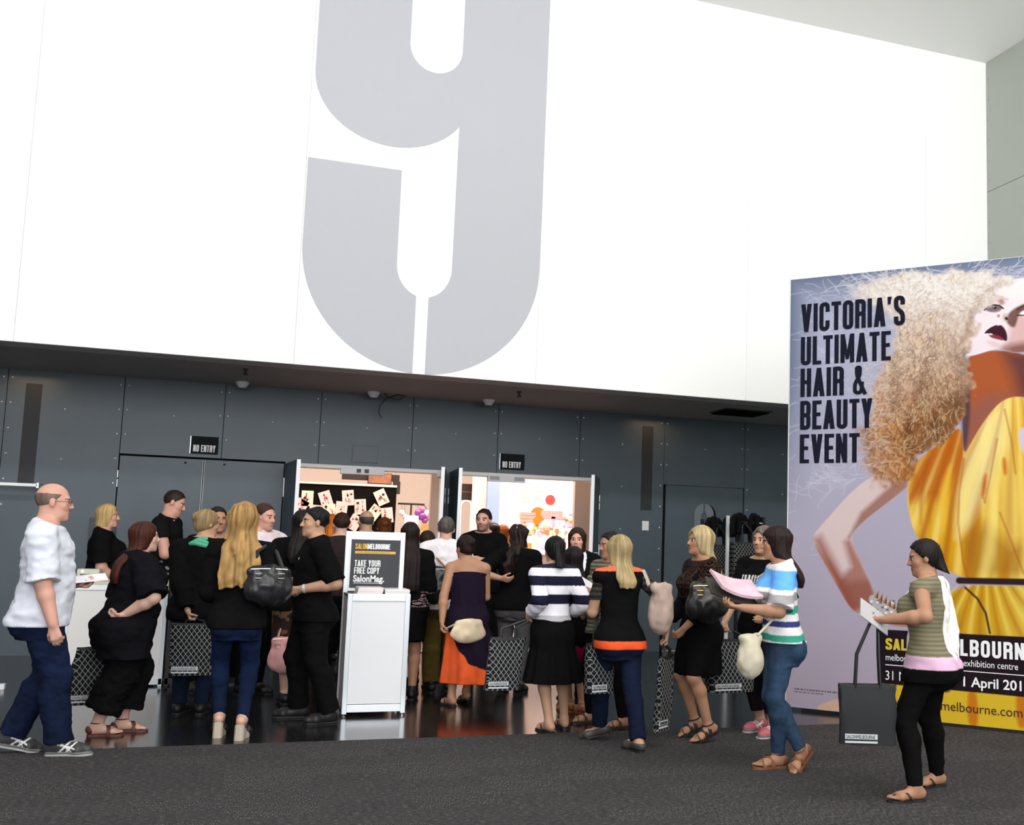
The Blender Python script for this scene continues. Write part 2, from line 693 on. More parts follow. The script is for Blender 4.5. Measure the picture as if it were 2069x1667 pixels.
def hinges(parent, x, y, zs=(0.3, 1.1, 2.1)):
    for z in zs:
        m_ = MB()
        m_.tube([(x, y, z - .10), (x, y, z - .01)], .010, 10)
        m_.tube([(x, y, z + .01), (x, y, z + .10)], .010, 10)
        m_.build('hinge', STEEL, parent, smooth=True)


# closed pair on the left
struct(MB().box(-1.45, .475, WY + .07, WY + .25, 0, 2.41), 'trim_7', BLACKMATT)  # unseen dark backing, added to stop hall light leaking between the leaves
d = leaf('door_1', (-1.44, WY + .035), 0, .942, 1)
hinges(d, -.006, -.03)
d = leaf('door_2', (0.465, WY + .035), 180, .942, 1, inner=DARKPANEL)
hinges(d, -.006, .03)
for px_ in (-.70, -.25):
    MB().lathe([(.014, 0), (.014, .004), (.004, .006)], n=10, M=Matrix.Translation((px_, WY + .012, 2.33)) @ Matrix.Rotation(R_(90), 4, 'X')).build(
        'door_stud', DARKGAP, bpy.data.objects['door_1'] if px_ < -.5 else bpy.data.objects['door_2']).matrix_parent_inverse = (
        bpy.data.objects['door_1'] if px_ < -.5 else bpy.data.objects['door_2']).matrix_basis.inverted()
# open leaves of the two doorways
def ang_to(h, e):
    return math.degrees(math.atan2(e[1] - h[1], e[0] - h[0]))


for nm, h, e, sd in (('door_3', (0.50, WY), (0.596, 13.27), 1), ('door_4', (2.50, WY), (2.325, 13.28), -1),
                     ('door_5', (2.60, WY), (2.545, 13.27), 1), ('door_6', (4.67, WY), (4.30, 13.29), -1)):
    a = ang_to(h, e)
    ln = math.hypot(e[0] - h[0], e[1] - h[1])
    if sd < 0:
        d = leaf(nm, h, a, ln, sd)
        # inner face looks towards the opening
        d.data.polygons.foreach_set('material_index', [1 if p.material_index == 0 and p.normal.y < -.9 else (0 if p.material_index == 1 else p.material_index)
                                                        for p in d.data.polygons])
        pull(d, ln - .08, .0235, 1)
        pull(d, ln - .08, -.0235, -1)
        MB().lathe([(.012, 0), (.012, .01), (.004, .012)], n=10, M=Matrix.Translation((ln - .08, .0235, 1.16)) @ Matrix.Rotation(R_(-90), 4, 'X')).build('lock', STEEL, d)
        MB().box(ln - .75, ln - .45, -.08, -.0235, 2.28, 2.36, bev=.008).build('closer', mat('closer_grey', (.55, .56, .57), .4), d)
    else:
        d = leaf(nm, h, a, ln, sd)
    hinges(d, -.004, .026 if sd < 0 else -.026, (0.3, 1.1, 2.06))
# plain double door at the right end behind the bag racks
mb = MB().box(5.70, 6.94, WY + .03, WY + .07, 0.01, 2.355)
d = struct(mb, 'door_7', DARKPANEL)
struct(MB().box(5.655, 5.70, WY + .01, WY + .05, 0, 2.36), 'trim_6', BLACKMATT)
# sensor boxes under the door heads
for nm, x0, x1, z in (('first', 1.16, 1.72, 2.335), ('second', 3.10, 3.62, 2.33)):
    o = MB().box(x0, x1, WY - .005, WY + .08, z - .045, z + .04, bev=.006).build('door_sensor', WHITEP)
    tag(o, 'long white sensor box under the head of the doorway ' + ('by the black poster wall' if nm == 'first' else 'into the bright white stand'), 'sensor',
        'door sensors')
    w = x1 - x0
    for k in range(2):
        MB().box(x0 + w * (.36 + .18 * k) if nm == 'first' else x0 + w * (.04 + .66 * k), x0 + w * (.46 + .18 * k) if nm == 'first' else x0 + w * (.30 + .66 * k),
                 WY - .008, WY - .004, z - .025, z + .025).build('lens', BLACK if nm == 'first' else mat('grille_grey', (.35, .36, .37), .5), o)

# ------------------------------------------------------------------ hall behind the doors
struct(MB().box(-8, 13, 24, 24.2, 0, 6.5), 'wall_hall', PEACH)
struct(MB().box(-8.2, -8, WY + .25, 24, 0, 6.5), 'wall_left', PEACH)
struct(MB().box(13, 13.2, WY + .25, 24, 0, 6.5), 'wall_far_right', PEACH)
struct(MB().box(-8.2, 13.2, WY + .25, 24.2, 6.5, 6.6), 'ceiling_hall', PEACH)
struct(MB().box(-13, 13.2, WY + .25, WY + .45, SZ - .05, 6.5), 'wall_lintel', PEACH)

# ------------------------------------------------------------------ the big numeral on the white wall
def ell(cx, cz, rx, rz, a0, a1, n=26):
    return [(cx + rx * math.cos(R_(a0 + (a1 - a0) * k / n)), cz + rz * math.sin(R_(a0 + (a1 - a0) * k / n))) for k in range(n + 1)]


def bridge(mb, A, B, y):
    """quads between two outlines of equal count"""
    n = len(A)
    mb.add([(p[0], y, p[1]) for p in A + B], [(i, i + 1, n + i + 1, n + i) for i in range(n - 1)])


mb = MB()
yy = UY - .004
top = 8.52
# lower hook, left half and right half with the gap between
oL = [(0.437, 5.69)] + ell(1.80, 4.70, 1.365, 1.362, 180, 266.2)
iL = [(1.476, 5.69)] + ell(1.79, 4.60, 0.314, 0.372, 180, 256)
oL[-1] = (1.712, 3.338)
iL[-1] = (1.712, 4.231)
bridge(mb, oL, iL, yy)
oR = [(3.160, top), (3.157, 6.31)] + ell(1.80, 4.70, 1.352, 1.362, 0, -86.8)
iR = [(2.112, top), (2.112, 6.31)] + ell(1.79, 4.60, 0.316, 0.372, 0, -77)
oR[-1] = (1.853, 3.338)
iR[-1] = (1.853, 4.238)
bridge(mb, oR, iR, yy)
# upper bowl: left stroke round to the stem
oU = [(0.455, top), (0.455, 7.05)] + ell(1.355, 6.725, .900, .770, 180, 327.3)
iU = [(1.495, top), (1.495, 7.25)] + ell(1.8035, 7.25, 0.3085, 0.325, 180, 360)
oU[-1] = (2.112, 6.313)
iU[-1] = (2.112, 7.25)
bridge(mb, oU, iU, yy)
o = mb.build('numeral', NUM)
tag(o, 'giant grey numeral nine with stencil gap on the white wall', 'numeral')

# smaller numeral on the plain door at the right
mb = MB()
A = [(6.163, 1.3), (6.163, 1.95)] + ell(6.316, 1.95, .153, .16, 180, 0) + [(6.469, 1.3)]
B = [(6.262, 1.3), (6.262, 1.90)] + ell(6.316, 1.90, .052, .09, 180, 0) + [(6.37, 1.3)]
n = len(A)
mb.add([(p[0], WY + .026, p[1]) for p in A + B], [(i, i + 1, n + i + 1, n + i) for i in range(n - 1)])
mb.add([(6.30, WY + .024, 1.98), (6.33, WY + .024, 1.98), (6.33, WY + .024, 2.112), (6.30, WY + .024, 2.112)], [(0, 1, 2, 3)], 1)
mb.add([(p[0] + .035, WY + .027, p[1] - .01) for p in A[n // 2 - 4:] + B[n // 2 - 4:]],
       [(i, i + 1, (n - n // 2 + 4) + i + 1, (n - n // 2 + 4) + i) for i in range(n - n // 2 + 3)], 2)
o = mb.build('door_numeral', [mat('door_numeral_grey', (.15, .17, .20), .5), DARKPANEL, BLACKMATT])
tag(o, 'grey arched numeral on the dark door behind the bag rack', 'numeral')

# ------------------------------------------------------------------ small fittings on the dark wall and soffit
for x0, x1, z0, z1, lb in ((-0.65, -0.335, 2.45, 2.665, 'small dark sign with white lettering above the closed double door'),
                           (3.255, 3.592, 2.455, 2.668, 'small dark sign with white lettering above the doorway to the white stand')):
    o = MB().box(x0, x1, WY - .03, WY, z0, z1, bev=.006).build('entry_sign', mat('sign_black', (.006, .008, .009), .7, spec=.15))
    tag(o, lb, 'sign', 'entry signs')
    mb = MB()
    h = .085
    capitals(mb, 'NO ENTRY', x0 + .028, z0 + .022, h, w=.36, t=.15, gap=.06, place=lambda u, v, z: (u, WY - .0315 - z, v))
    mb.build('lettering', LETTERW, o)
    MB().box(x0 - .012, x0 - .002, WY - .022, WY, z0, z1).build('frame', ALU, o)
o = MB()
x0, x1, z0, z1 = 1.305, 1.612, 2.455, 2.662
o.box(x0, x1, WY - .012, WY, z0, z1)
o = o.build('cover_plate', DARKPANEL)
tag(o, 'blank blue grey cover plate above the doorway to the poster wall', 'plate')
MB().box(x0 - .012, x0, WY - .016, WY, z0 - .01, z1 + .01).box(x1, x1 + .008, WY - .014, WY, z0 - .01, z1 + .01).box(x0 - .01, x1 + .008, WY - .014, WY, z1, z1 + .008).box(
    x0 - .01, x1 + .008, WY - .014, WY, z0 - .01, z0).build('frame', mat('frame_dark', (.02, .025, .03), .4), o)
o = MB().box(5.343, 5.445, WY - .012, WY, 1.69, 1.825, bev=.006).build('light_switch', WHITEP)
tag(o, 'white switch plate on the dark wall right of the doorways', 'switch')
MB().box(5.375, 5.412, WY - .018, WY - .011, 1.73, 1.785, bev=.003).build('rocker', WHITEP, o)
for x, y, lb in ((-.1, 13.87, 'above the left hand closed door'), (1.49, 13.88, 'above the doorway with the poster wall'), (2.98, 13.82, 'above the bright doorway')):
    mb = MB().lathe([(.001, -.075), (.045, -.072), (.06, -.045), (.075, -.03), (.08, 0)], c=(x, y, SZ), n=24)
    o = mb.build('smoke_detector', WHITEP, smooth=True)
    tag(o, 'round white smoke detector on the soffit ' + lb, 'smoke detector', 'smoke detectors')
for x, y, lb in ((-.07, 12.73, 'left'), (3.15, 12.84, 'right')):
    mb = MB().lathe([(.012, -.075), (.03, -.07), (.03, -.06), (.014, -.05), (.012, -.02), (.03, -.015), (.032, 0)], c=(x, y, SZ), n=14)
    o = mb.build('sprinkler', BLACK, smooth=True)
    tag(o, 'small dark sprinkler head on the soffit, %s of the two' % lb, 'sprinkler', 'sprinklers')
# vent in the soffit with a damaged louvre
mb = MB()
mb.box(6.0, 6.70, 12.85, 13.40, SZ - .012, SZ - .002, 0)
o = mb.build('ceiling_vent', mat('vent_grey', (.05, .05, .05), .6))
tag(o, 'square dark air vent in the soffit near the banner', 'vent')
mb = MB()
for k in range(6):
    y = 12.90 + k * .09
    mb.box(6.03, 6.67, y, y + .05, SZ - .03, SZ - .012, M=None)
mb.build('louvre', BLACKMATT, o)
# loose cable hanging from the soffit
p = [(1.62, 13.9, SZ), (1.70, 13.92, 3.28), (1.84, 13.93, 3.27), (1.90, 13.95, 3.33), (1.80, 13.95, 3.335), (1.66, 13.96, 3.28), (1.585, 13.97, 3.18), (1.58, 13.98, 3.08), (1.62, 13.99, 3.02)]
o = MB().tube(p, .007, 8).build('loose_cable', BLACK, smooth=True)
tag(o, 'thin black cable looping down from the soffit', 'cable')
# white rail along the wall at far left
o = MB().box(-3.6, -2.25, 13.93, 13.98, 1.95, 1.985, bev=.004).build('wall_rail', mat('rail_white', (.9, .9, .88), .4))
tag(o, 'thin white rail on the dark wall behind the bald man', 'rail')
MB().box(-2.262, -2.238, 13.93, WY, 1.935, 1.995).build('bracket', ALU, o)
MB().box(-3.4, -3.37, 13.96, WY, 1.94, 1.99).build('bracket', ALU, o)

# ------------------------------------------------------------------ magazine stand in front
st = empty('magazine_stand', (1.125, 9.17, 0))
tag(st, 'white magazine stand with aluminium posts and a charcoal header sign', 'stand')
w2, dp = .258, .52
mb = MB()
for x in (-w2 + .02, w2 - .02):
    MB().box(x - .02, x + .02, 0, .04, .02, 1.0, bev=.004).build('post', ALU, st)
    MB().box(x - .02, x + .02, dp - .04, dp, .02, 1.52, bev=.004).build('post', ALU, st)
    for y in (.02, dp - .02):
        MB().lathe([(.018, 0), (.018, .008), (.008, .010), (.008, .022)], c=(x, y, 0), n=12).build('foot', STEEL, st)
MB().box(-w2 + .04, w2 - .04, .012, .028, .10, .94).build('front_panel', WHITEP, st)
for z0, z1 in ((.94, 1.0), (.035, .095)):
    MB().box(-w2 + .04, w2 - .04, .004, .036, z0, z1, bev=.003).build('rail', mat('rail_alu', (.72, .75, .78), .35, metal=.35), st)
for x in (-w2 + .012, w2 - .02):
    MB().box(x, x + .008, .04, dp - .04, .05, .96).build('side_panel', mat('side_laminate', (.62, .60, .58), .5), st)
MB().box(-w2 + .01, w2 - .01, .02, dp - .02, .975, .99).build('top', BLACK, st)
hd = MB().box(-w2 + .04, w2 - .04, dp - .03, dp - .012, 1.0, 1.52).build('header_panel', mat('header_white', (.86, .86, .86), .4), st)
sg = MB().box(-w2 + .052, w2 - .042, dp - .036, dp - .03, 1.03, 1.45).build('sign', SIGNBLK, st)
fy = dp - .0375
P_ = lambda u, v, z: (u, fy - z, v)
mb = MB()
e = capitals(mb, 'SALON', -.172, 1.367, .047, w=.40, t=.14, gap=.05, place=P_)
mb.build('lettering', GOLD, sg)
mb = MB()
capitals(mb, 'MELBOURNE', e, 1.367, .047, w=.43, t=.18, gap=.045, place=P_)
mb.build('lettering', LETTERW, sg)
MB().box(-.172, .178, fy, fy + .002, 1.327, 1.349).build('stripe', GOLD, sg)
text('lettering', "VICTORIA'S PREMIER HAIR & BEAUTY TRADE EVENT", .0135, (-.16, fy - .0005, 1.333), FRONT, mat('stripe_print', (.18, .10, .02), .6), sg, sx=.92)
mb = MB()
capitals(mb, 'TAKE YOUR', -.172, 1.215, .055, w=.42, t=.15, gap=.07, place=P_)
capitals(mb, 'FREE COPY', -.172, 1.152, .055, w=.42, t=.15, gap=.07, place=P_)
mb.build('lettering', LETTERW, sg)
text('lettering', 'SalonMag.', .078, (-.178, fy - .0005, 1.083), FRONT, LETTERW, sg, sx=.86, offset=.0022)
MB().box(-.172, .075, fy, fy + .002, 1.068, 1.073).build('rule', LETTERW, sg)
# two stacks of magazines on the stand
MAGC = [mat('magazine_cover', (.72, .66, .66), .3), mat('magazine_pages', (.80, .79, .78), .8)]
for sname, x0, nmag, tx in (('left hand', -.18, 6, .012), ('right hand', .055, 5, -.01)):
    proto = None
    for k in range(nmag):
        if proto is None:
            proto = MB().box(0, .205, 0, .275, 0, .0085, 1).box(-.001, .206, -.001, .276, .0085, .0095, 0).box(-.001, .206, -.001, 0.0005, 0, .0095, 0)
            proto = proto.build('magazine', MAGC)
            o = proto
        else:
            o = proto.copy()
            link(o)
        o.location = (1.125 + x0 + tx * .2 * k + rng.uniform(-.003, .003), 9.17 + .05 + rng.uniform(-.004, .004), .991 + .0098 * k)
        pos = 'topmost' if k == nmag - 1 else ('bottom' if k == 0 else None)
        if pos:
            tag(o, '%s magazine of the %s pile on the white stand' % (pos, sname), 'magazine', 'magazines in the %s pile' % sname)
        else:
            tag(o, 'magazine in the middle of the %s pile on the stand' % sname, 'magazine', 'magazines in the middle of the %s pile' % sname)

# ------------------------------------------------------------------ reception counters
for nm, x0, x1, y0, pan, lb in (('white', -1.50, -.62, 11.25, mat('counter_white', (.74, .72, .70), .45), 'white reception counter with pale wood top behind the auburn haired woman'),
                                ('black', -.60, .30, 11.27, BLACKMATT, 'black fronted reception counter with pale top beyond the white counter')):
    c = empty('reception_counter', (x0, y0, 0))
    tag(c, lb, 'counter')
    w, d_ = x1 - x0, .62
    MB().box(0, w, -.005, d_, .955, .985, bev=.004).build('countertop', mat('pale_wood', (.62, .52, .40), .5) if nm == 'white' else mat('pale_top', (.5, .49, .46), .5), c)
    MB().box(.035, w - .035, .01, .025, .075, .905).build('front_panel', pan, c)
    for z0, z1 in ((.905, .955), (.02, .075)):
        MB().box(.0, w, .0, .035, z0, z1).build('rail', ALU if nm == 'white' else BLACK, c)
    for x in (0.0, w - .035):
        MB().box(x, x + .035, 0, .035, 0, .955, bev=.003).build('post', ALU if nm == 'white' else BLACK, c)
        MB().box(x, x + .02, .035, d_ - .01, .03, .955).build('side_panel', pan, c)
mb = MB().box(0, .2, 0, .2, 0, .10, bev=.012)
pr = mb.build('card_printer', mat('printer_beige', (.52, .53, .44), .5), loc=(-1.48, 11.68, .986))
tag(pr, 'small beige card printer on the reception counter', 'printer')
MB().box(.03, .17, -.003, .001, .03, .05).build('slot', BLACK, pr)
MB().lathe([(.012, 0), (.012, .003)], n=10, M=Matrix.Translation((.05, -.001, .078)) @ Matrix.Rotation(R_(90), 4, 'X')).build('indicator', mat('led', (.7, .9, .5), .4, emit=1.5), pr)
mo = MB().box(-1.70, -1.42, WY - .05, WY, 1.30, 1.62, bev=.006).build('wall_box', mat('box_dark', (.03, .036, .042), .5))
tag(mo, 'dark square box on the wall behind the blonde counter assistant', 'box')
for z in (1.40, 1.45):
    MB().lathe([(.014, 0), (.014, .004)], n=10, M=Matrix.Translation((-1.60, WY - .05, z)) @ Matrix.Rotation(R_(90), 4, 'X')).build('indicator', WHITEP, mo)
o = MB().box(0, .09, 0, .08, 0, .05, bev=.006).build('floor_box', WHITEP, loc=(-2.02, 11.2, 0))
tag(o, 'small white box on the floor behind the bald man', 'box')

# ------------------------------------------------------------------ inside the hall: black poster wall
BOOTHB = mat('booth_black', (.004, .003, .003), .8, spec=.1)
o = MB().box(.2, 2.46, 18.5, 18.6, 0, 2.35).build('poster_wall', BOOTHB)
tag(o, 'black display wall hung with tilted poster cards inside the hall', 'display wall')
MB().box(.2, 2.46, 18.48, 18.6, 2.35, 2.385).build('cap', mat('cap_white', (.8, .72, .66), .5), o)
cards = [(621, 1007, 0), (658, 1008, -20), (703, 1006, -6), (770, 1005, -27), (689, 1029, 4), (728, 1024, -5), (756, 1036, 35), (782, 1041, -8),
         (636, 1036, 3), (665, 1034, -4), (607, 1024, 28), (716, 1056, 28)]
NAMES = ['upright card at the top left of the black wall', 'card tilted left, second in the upper row', 'card nearly straight, third in the upper row',
         'card tilted left at the top right of the black wall', 'pink card under the third upper card', 'card in the centre of the black wall',
         'card tilted right beside the bald man', 'card at the right edge of the black wall', 'card half hidden by the man in the black polo shirt',
         'small card between the polo man and the bald man', 'card tilted right by the open door leaf', 'low card tilted right next to the bald head']
for (px_, py_, an), nm in zip(cards, NAMES):
    c = pt(px_, py_, 18.47)
    c[1] -= .016 * (NAMES.index(nm) % 5)
    M = Matrix.Translation(c) @ Matrix.Rotation(R_(an), 4, 'Y')
    o = MB().box(-.095, .095, 0, .012, -.128, .128).build('poster_card', mat('card_pink', (.78, .60, .56), .6) if NAMES.index(nm) % 3 else mat('card_cream', (.82, .70, .56), .6))
    o.matrix_world = M
    tag(o, 'pale ' + nm, 'card', 'cards on the black wall')
    inks = [mat('ink_red', (.35, .05, .05), .6), mat('ink_dark', (.05, .02, .02), .6), mat('ink_rose', (.55, .22, .22), .6)]
    mb = MB()
    for k in range(7):
        x, z, s = rng.uniform(-.06, .06), rng.uniform(-.085, .085), rng.uniform(.012, .026)
        if k % 2:
            mb.lathe([(s, 0), (s, .002)], n=10, mi=k % 3, M=Matrix.Translation((x, -.001, z)) @ Matrix.Rotation(R_(90), 4, 'X'))
        else:
            mb.box(x - s * .3, x + s * .3, -.003, 0, z - s * 1.4, z + s * 1.4, k % 3)
    mb.build('print', inks, o)
# hanging dark sign and picture above the black wall
o = MB().box(1.62, 2.62, 19.4, 19.5, 2.50, 2.62).box(1.80, 2.12, 19.4, 19.5, 2.62, 2.82).box(2.52, 2.64, 19.4, 19.5, 2.28, 2.50).build('hanging_sign', mat('sign_brown', (.03, .018, .014), .7))
tag(o, 'dark stepped sign hanging above the black poster wall', 'sign')
a, b = pt(745, 956, 19.3), pt(790, 978, 19.3)
o = MB().box(a[0], b[0], 19.28, 19.31, b[2], a[2]).build('framed_picture', mat('picture_brown', (.30, .13, .07), .6, vary=.6, vscale=9))
tag(o, 'brown framed picture above the black poster wall', 'picture')
MB().box(a[0] - .01, b[0] + .01, 19.30, 19.32, b[2] - .01, a[2] + .01).build('frame', BOOTHB, o)
for nm_, xs_, y_, z_ in (('hanging_sign', (1.7, 2.55), 19.45, 2.6), ('framed_picture', ((a[0] * .8 + b[0] * .2), (a[0] * .2 + b[0] * .8)), 19.30, a[2])):
    for x_ in xs_:
        MB().tube([(x_, y_, z_), (x_, y_, 6.5)], .006, 6).build('hanging_wire', STEEL, bpy.data.objects[nm_])
# display stand with purple ornaments behind
a = pt(831, 1018, 18.2)
ds = empty('ornament_stand', (a[0], 18.2, 0))
tag(ds, 'T shaped display stand with purple ornaments right of the black wall', 'display stand')
MB().tube([(0, 0, 0), (0, 0, a[2])], .014, 10).build('pole', BLACK, ds)
MB().box(-.22, .22, -.02, .02, a[2] - .02, a[2] + .01).build('crossbar', BLACK, ds)
MB().lathe([(.2, 0), (.2, .02), (.02, .03)], n=20).build('base', BLACK, ds)
PUR = [mat('ornament_purple', (.22, .05, .30), .25), mat('ornament_pink', (.55, .12, .30), .25), mat('ornament_white', (.8, .7, .75), .3)]
for k, (px_, py_, r) in enumerate([(845, 1036, .06), (853, 1030, .055), (862, 1037, .06), (852, 1043, .07), (866, 1046, .05), (874, 1050, .045), (858, 1052, .05), (812, 1036, .05), (818, 1044, .045)]):
    p = pt(px_, py_, 18.1)
    MB().lathe([(r * math.sin(q), -r * math.cos(q)) for q in np.linspace(.02, 3.12, 10)], c=(p[0] - a[0], -.1, p[2]), n=14).build('ornament', PUR[(k % 3) if k < 7 else 2], ds, smooth=True)
    MB().tube([(p[0] - a[0], -.1, p[2] + r), (max(-.21, min(.21, p[0] - a[0])), 0, a[2])], .003, 5).build('string', BLACK, ds)
a, b = pt(818, 1041, 18.0), pt(845, 1060, 18.0)
o = MB().box(a[0], b[0], 18.0, 18.06, b[2], a[2]).box((a[0] + b[0]) / 2 - .02, (a[0] + b[0]) / 2 + .02, 18.02, 18.06, 0, b[2]).build('white_board', WHITEP)
tag(o, 'small white board on a post under the purple ornaments', 'board')
a = pt(858, 1066, 17.6)
o = MB().lathe([(.07, 0), (.07, .02)], n=20, M=Matrix.Translation((a[0], 17.6, a[2])) @ Matrix.Rotation(R_(90), 4, 'X')).box(a[0] - .01, a[0] + .01, 17.61, 17.63, 0, a[2]).build('gold_disc_sign', mat('disc_gold', (.7, .38, .10), .5))
tag(o, 'round golden disc sign under the ornament stand', 'sign')
a = pt(838, 1090, 17.7)
o = MB().box(a[0] - .35, a[0] + .35, 17.7, 18.0, 0, a[2] + .1, bev=.01).build('display_plinth', mat('plinth_pink', (.72, .55, .52), .6))
tag(o, 'pale pink display plinth in the left doorway', 'plinth')

# ------------------------------------------------------------------ bright white stand behind the right doorway
BW = mat('stand_white', (.90, .87, .83), .6)
bx0, bx1 = pt(1006, 1040, 18.3)[0], 7.4
o = MB().box(bx0, bx1, 18.3, 18.4, 0, 3.6).build('stand_wall', BW)
tag(o, 'bright white stand wall with small prints seen through the right doorway', 'display wall')
a, b = pt(985, 970, 18.2), pt(1006, 1065, 18.2)
o = MB().box(a[0], b[0], 18.15, 18.25, 0, 3.4).build('blue_panel', mat('panel_blue', (.30, .40, .62), .5))
tag(o, 'tall blue panel at the left edge of the white stand', 'panel')
a, b = pt(957, 970, 18.6), pt(986, 970, 18.6)
o = MB().box(a[0], b[0], 18.6, 18.7, 0, 3.2).build('cream_panel', BW)
tag(o, 'tall cream panel left of the blue panel', 'panel')
a, b = pt(930, 977, 18.9), pt(957, 1011, 18.9)
o = MB().box(a[0], b[0], 18.9, 18.95, b[2], a[2]).build('wall_screen', mat('screen_brown', (.035, .018, .014), .4))
tag(o, 'dark wall screen behind the edge of the open door leaf', 'screen')
MB().box(a[0], b[0], 18.895, 18.9, (a[2] + b[2]) / 2 - .004, (a[2] + b[2]) / 2 + .004).build('seam', mat('seam_tan', (.3, .2, .15), .5), o)
a, b = pt(931, 1012, 18.0), pt(950, 1080, 18.0)
w = b[0] - a[0]
mb = MB()
arch = [(0, 0), (0, a[2] - .1)] + [(w / 2 - w / 2 * math.cos(q), a[2] - .1 + .1 * math.sin(q)) for q in np.linspace(.2, 2.9, 8)] + [(w, a[2] - .1), (w, 0)]
mb.tube([(a[0] + x, 18.0, z) for x, z in arch], .018, 8)
o = mb.build('arched_frame', BW, smooth=True)
tag(o, 'white arched frame beside the open door leaf', 'frame')
# printed things on the white stand
def disc(x, z, r, y, m, name, par):
    return MB().lathe([(r, 0), (r, .006)], n=24, M=Matrix.Translation((x, y, z)) @ Matrix.Rotation(R_(90), 4, 'X')).build(name, m, par)


SW = bpy.data.objects['stand_wall']
OR = mat('print_orange', (.70, .16, .006), .6)
a = pt(1087, 1040, 18.29)
disc(a[0], a[2], .135, 18.297, OR, 'orange_disc', SW)
a = pt(1085, 1052, 18.29)
disc(a[0], a[2], .07, 18.28, OR, 'orange_disc', SW)
a = pt(1112, 1010, 18.29)
disc(a[0], a[2], .09, 18.297, mat('print_red', (.75, .05, .05), .6), 'red_print', SW)
mb = MB()
for px_, py_, w, h in ((1067, 1038, .14, .025), (1067, 1045, .14, .025), (1067, 1052, .14, .025), (1115, 1038, .2, .05), (1120, 1046, .22, .02)):
    a = pt(px_, py_, 18.29)
    mb.box(a[0] - w, a[0] + w, 18.288 + .001 * w, 18.299, a[2] - h, a[2] + h)
mb.build('print_lines', mat('print_pinkish', (.62, .30, .28), .6), SW)
mb = MB()
for px_, py_, w, h in ((1062, 998, .06, .14), (1088, 987, .06, .05), (1085, 1003, .05, .04), (1074, 1000, .02, .05)):
    a = pt(px_, py_, 18.29)
    mb.box(a[0] - w, a[0] + w, 18.294, 18.299, a[2] - h, a[2] + h)
mb.build('print_figures', mat('print_sand', (.70, .62, .45), .6), SW)
for cn_, cc_, seed_ in (('print_rose', (.70, .30, .32), 3), ('print_lilac', (.45, .38, .62), 4), ('print_leaf', (.35, .50, .16), 5), ('print_rust', (.50, .18, .06), 6)):
    r_ = np.random.RandomState(seed_)
    mb = MB()
    for q_ in range(14):
        qx, qy = 1050 + r_.rand() * 105, 1018 + r_.rand() ** .6 * 62
        if 1064 < qx < 1108 and qy < 1064:
            qy = 1066 + r_.rand() * 14
        a = pt(qx, qy, 18.29)
        w, h = .012 + .035 * r_.rand(), .012 + .03 * r_.rand()
        mb.box(a[0] - w, a[0] + w, 18.286 + .0006 * q_ + .00014 * seed_, 18.299, a[2] - h, a[2] + h)
    mb.build(cn_, mat(cn_, cc_, .6), SW)
mb = MB()
a = pt(1072, 975, 18.29)
mb.box(a[0] - .02, a[0] + .02, 18.294, 18.299, a[2] - .02, a[2] + .02)
mb.build('print_dots', mat('print_sand', (.70, .62, .45), .6), SW)
# product shelf with little boxes and bottles
a, b = pt(1030, 1092, 17.6), pt(1168, 1092, 17.6)
o = MB().box(a[0], b[0], 17.55, 17.95, 1.28, 1.32).box(a[0], b[0], 17.9, 17.95, 0, 1.28).build('product_shelf', BW)
tag(o, 'white shelf of small products in front of the bright stand', 'shelf')
cols = [('green', (.30, .50, .12)), ('brown', (.30, .16, .06)), ('pink', (.75, .35, .38)), ('white', (.85, .82, .8)), ('orange', (.8, .35, .06)), ('lilac', (.50, .45, .75)), ('red', (.6, .06, .08))]
x = a[0] + .05
k = 0
order = [3, 2, 4, 3, 5, 3, 0, 1, 4, 2, 6, 3, 1]
while x < b[0] - .1 and k < len(order):
    cn, cc = cols[order[k]]
    h = .10 + .16 * rng.rand()
    if k % 3 == 1:
        o = MB().lathe([(.035, 0), (.036, h * .7), (.015, h * .8), (.015, h)], c=(x + .04, 17.65, 1.322), n=14).build('product_bottle', mat('product_' + cn, cc, .4), smooth=True)
        tag(o, '%s bottle, number %d along the white product shelf' % (cn, k + 1), 'bottle', 'products on the white shelf')
    else:
        o = MB().box(x, x + .085, 17.6, 17.7, 1.322, 1.322 + h, bev=.004).build('product_box', mat('product_' + cn, cc, .5))
        tag(o, '%s carton, number %d along the white product shelf' % (cn, k + 1), 'carton', 'products on the white shelf')
    x += .125
    k += 1
# short pale partition at the right of the bright stand
a, b = pt(1160, 1050, 15.6), pt(1198, 1050, 15.6)
o = MB().box(a[0], b[0] + .6, 15.6, 15.7, 0, 3.2).build('pale_partition', mat('partition_pale', (.50, .38, .31), .7))
tag(o, 'pale brown partition behind the right open door leaf', 'partition')
a, b = pt(868, 1050, 15.6), pt(896, 1050, 15.6)
o = MB().box(a[0], b[0] + .2, 15.6, 15.7, 0, 3.2).build('pale_partition', mat('partition_pale', (.50, .38, .31), .7))
tag(o, 'pale brown partition between the two doorways', 'partition')

# ------------------------------------------------------------------ racks of tote bags at the right are built with the bags

# ------------------------------------------------------------------ tall printed banner at the right
BP0 = np.array([4.8313, 8.9351, 0.0])
BD = np.array([1.37469, -1.56437, 0.0])
BD /= np.linalg.norm(BD)
BN = np.array([BD[1], -BD[0], 0.0])          # faces the viewer
BWID, BH = 2.86, 4.055


def bn(px, py):
    d = ray(px, py)
    t = ((BP0 - EYE) @ BN) / (d @ BN)
    p = EYE + d * t
    return (p - BP0) @ BD, p[2]


def b3(u, v, off=0.0):
    return tuple(BP0 + BD * u + BN * off + np.array([0, 0, v]))


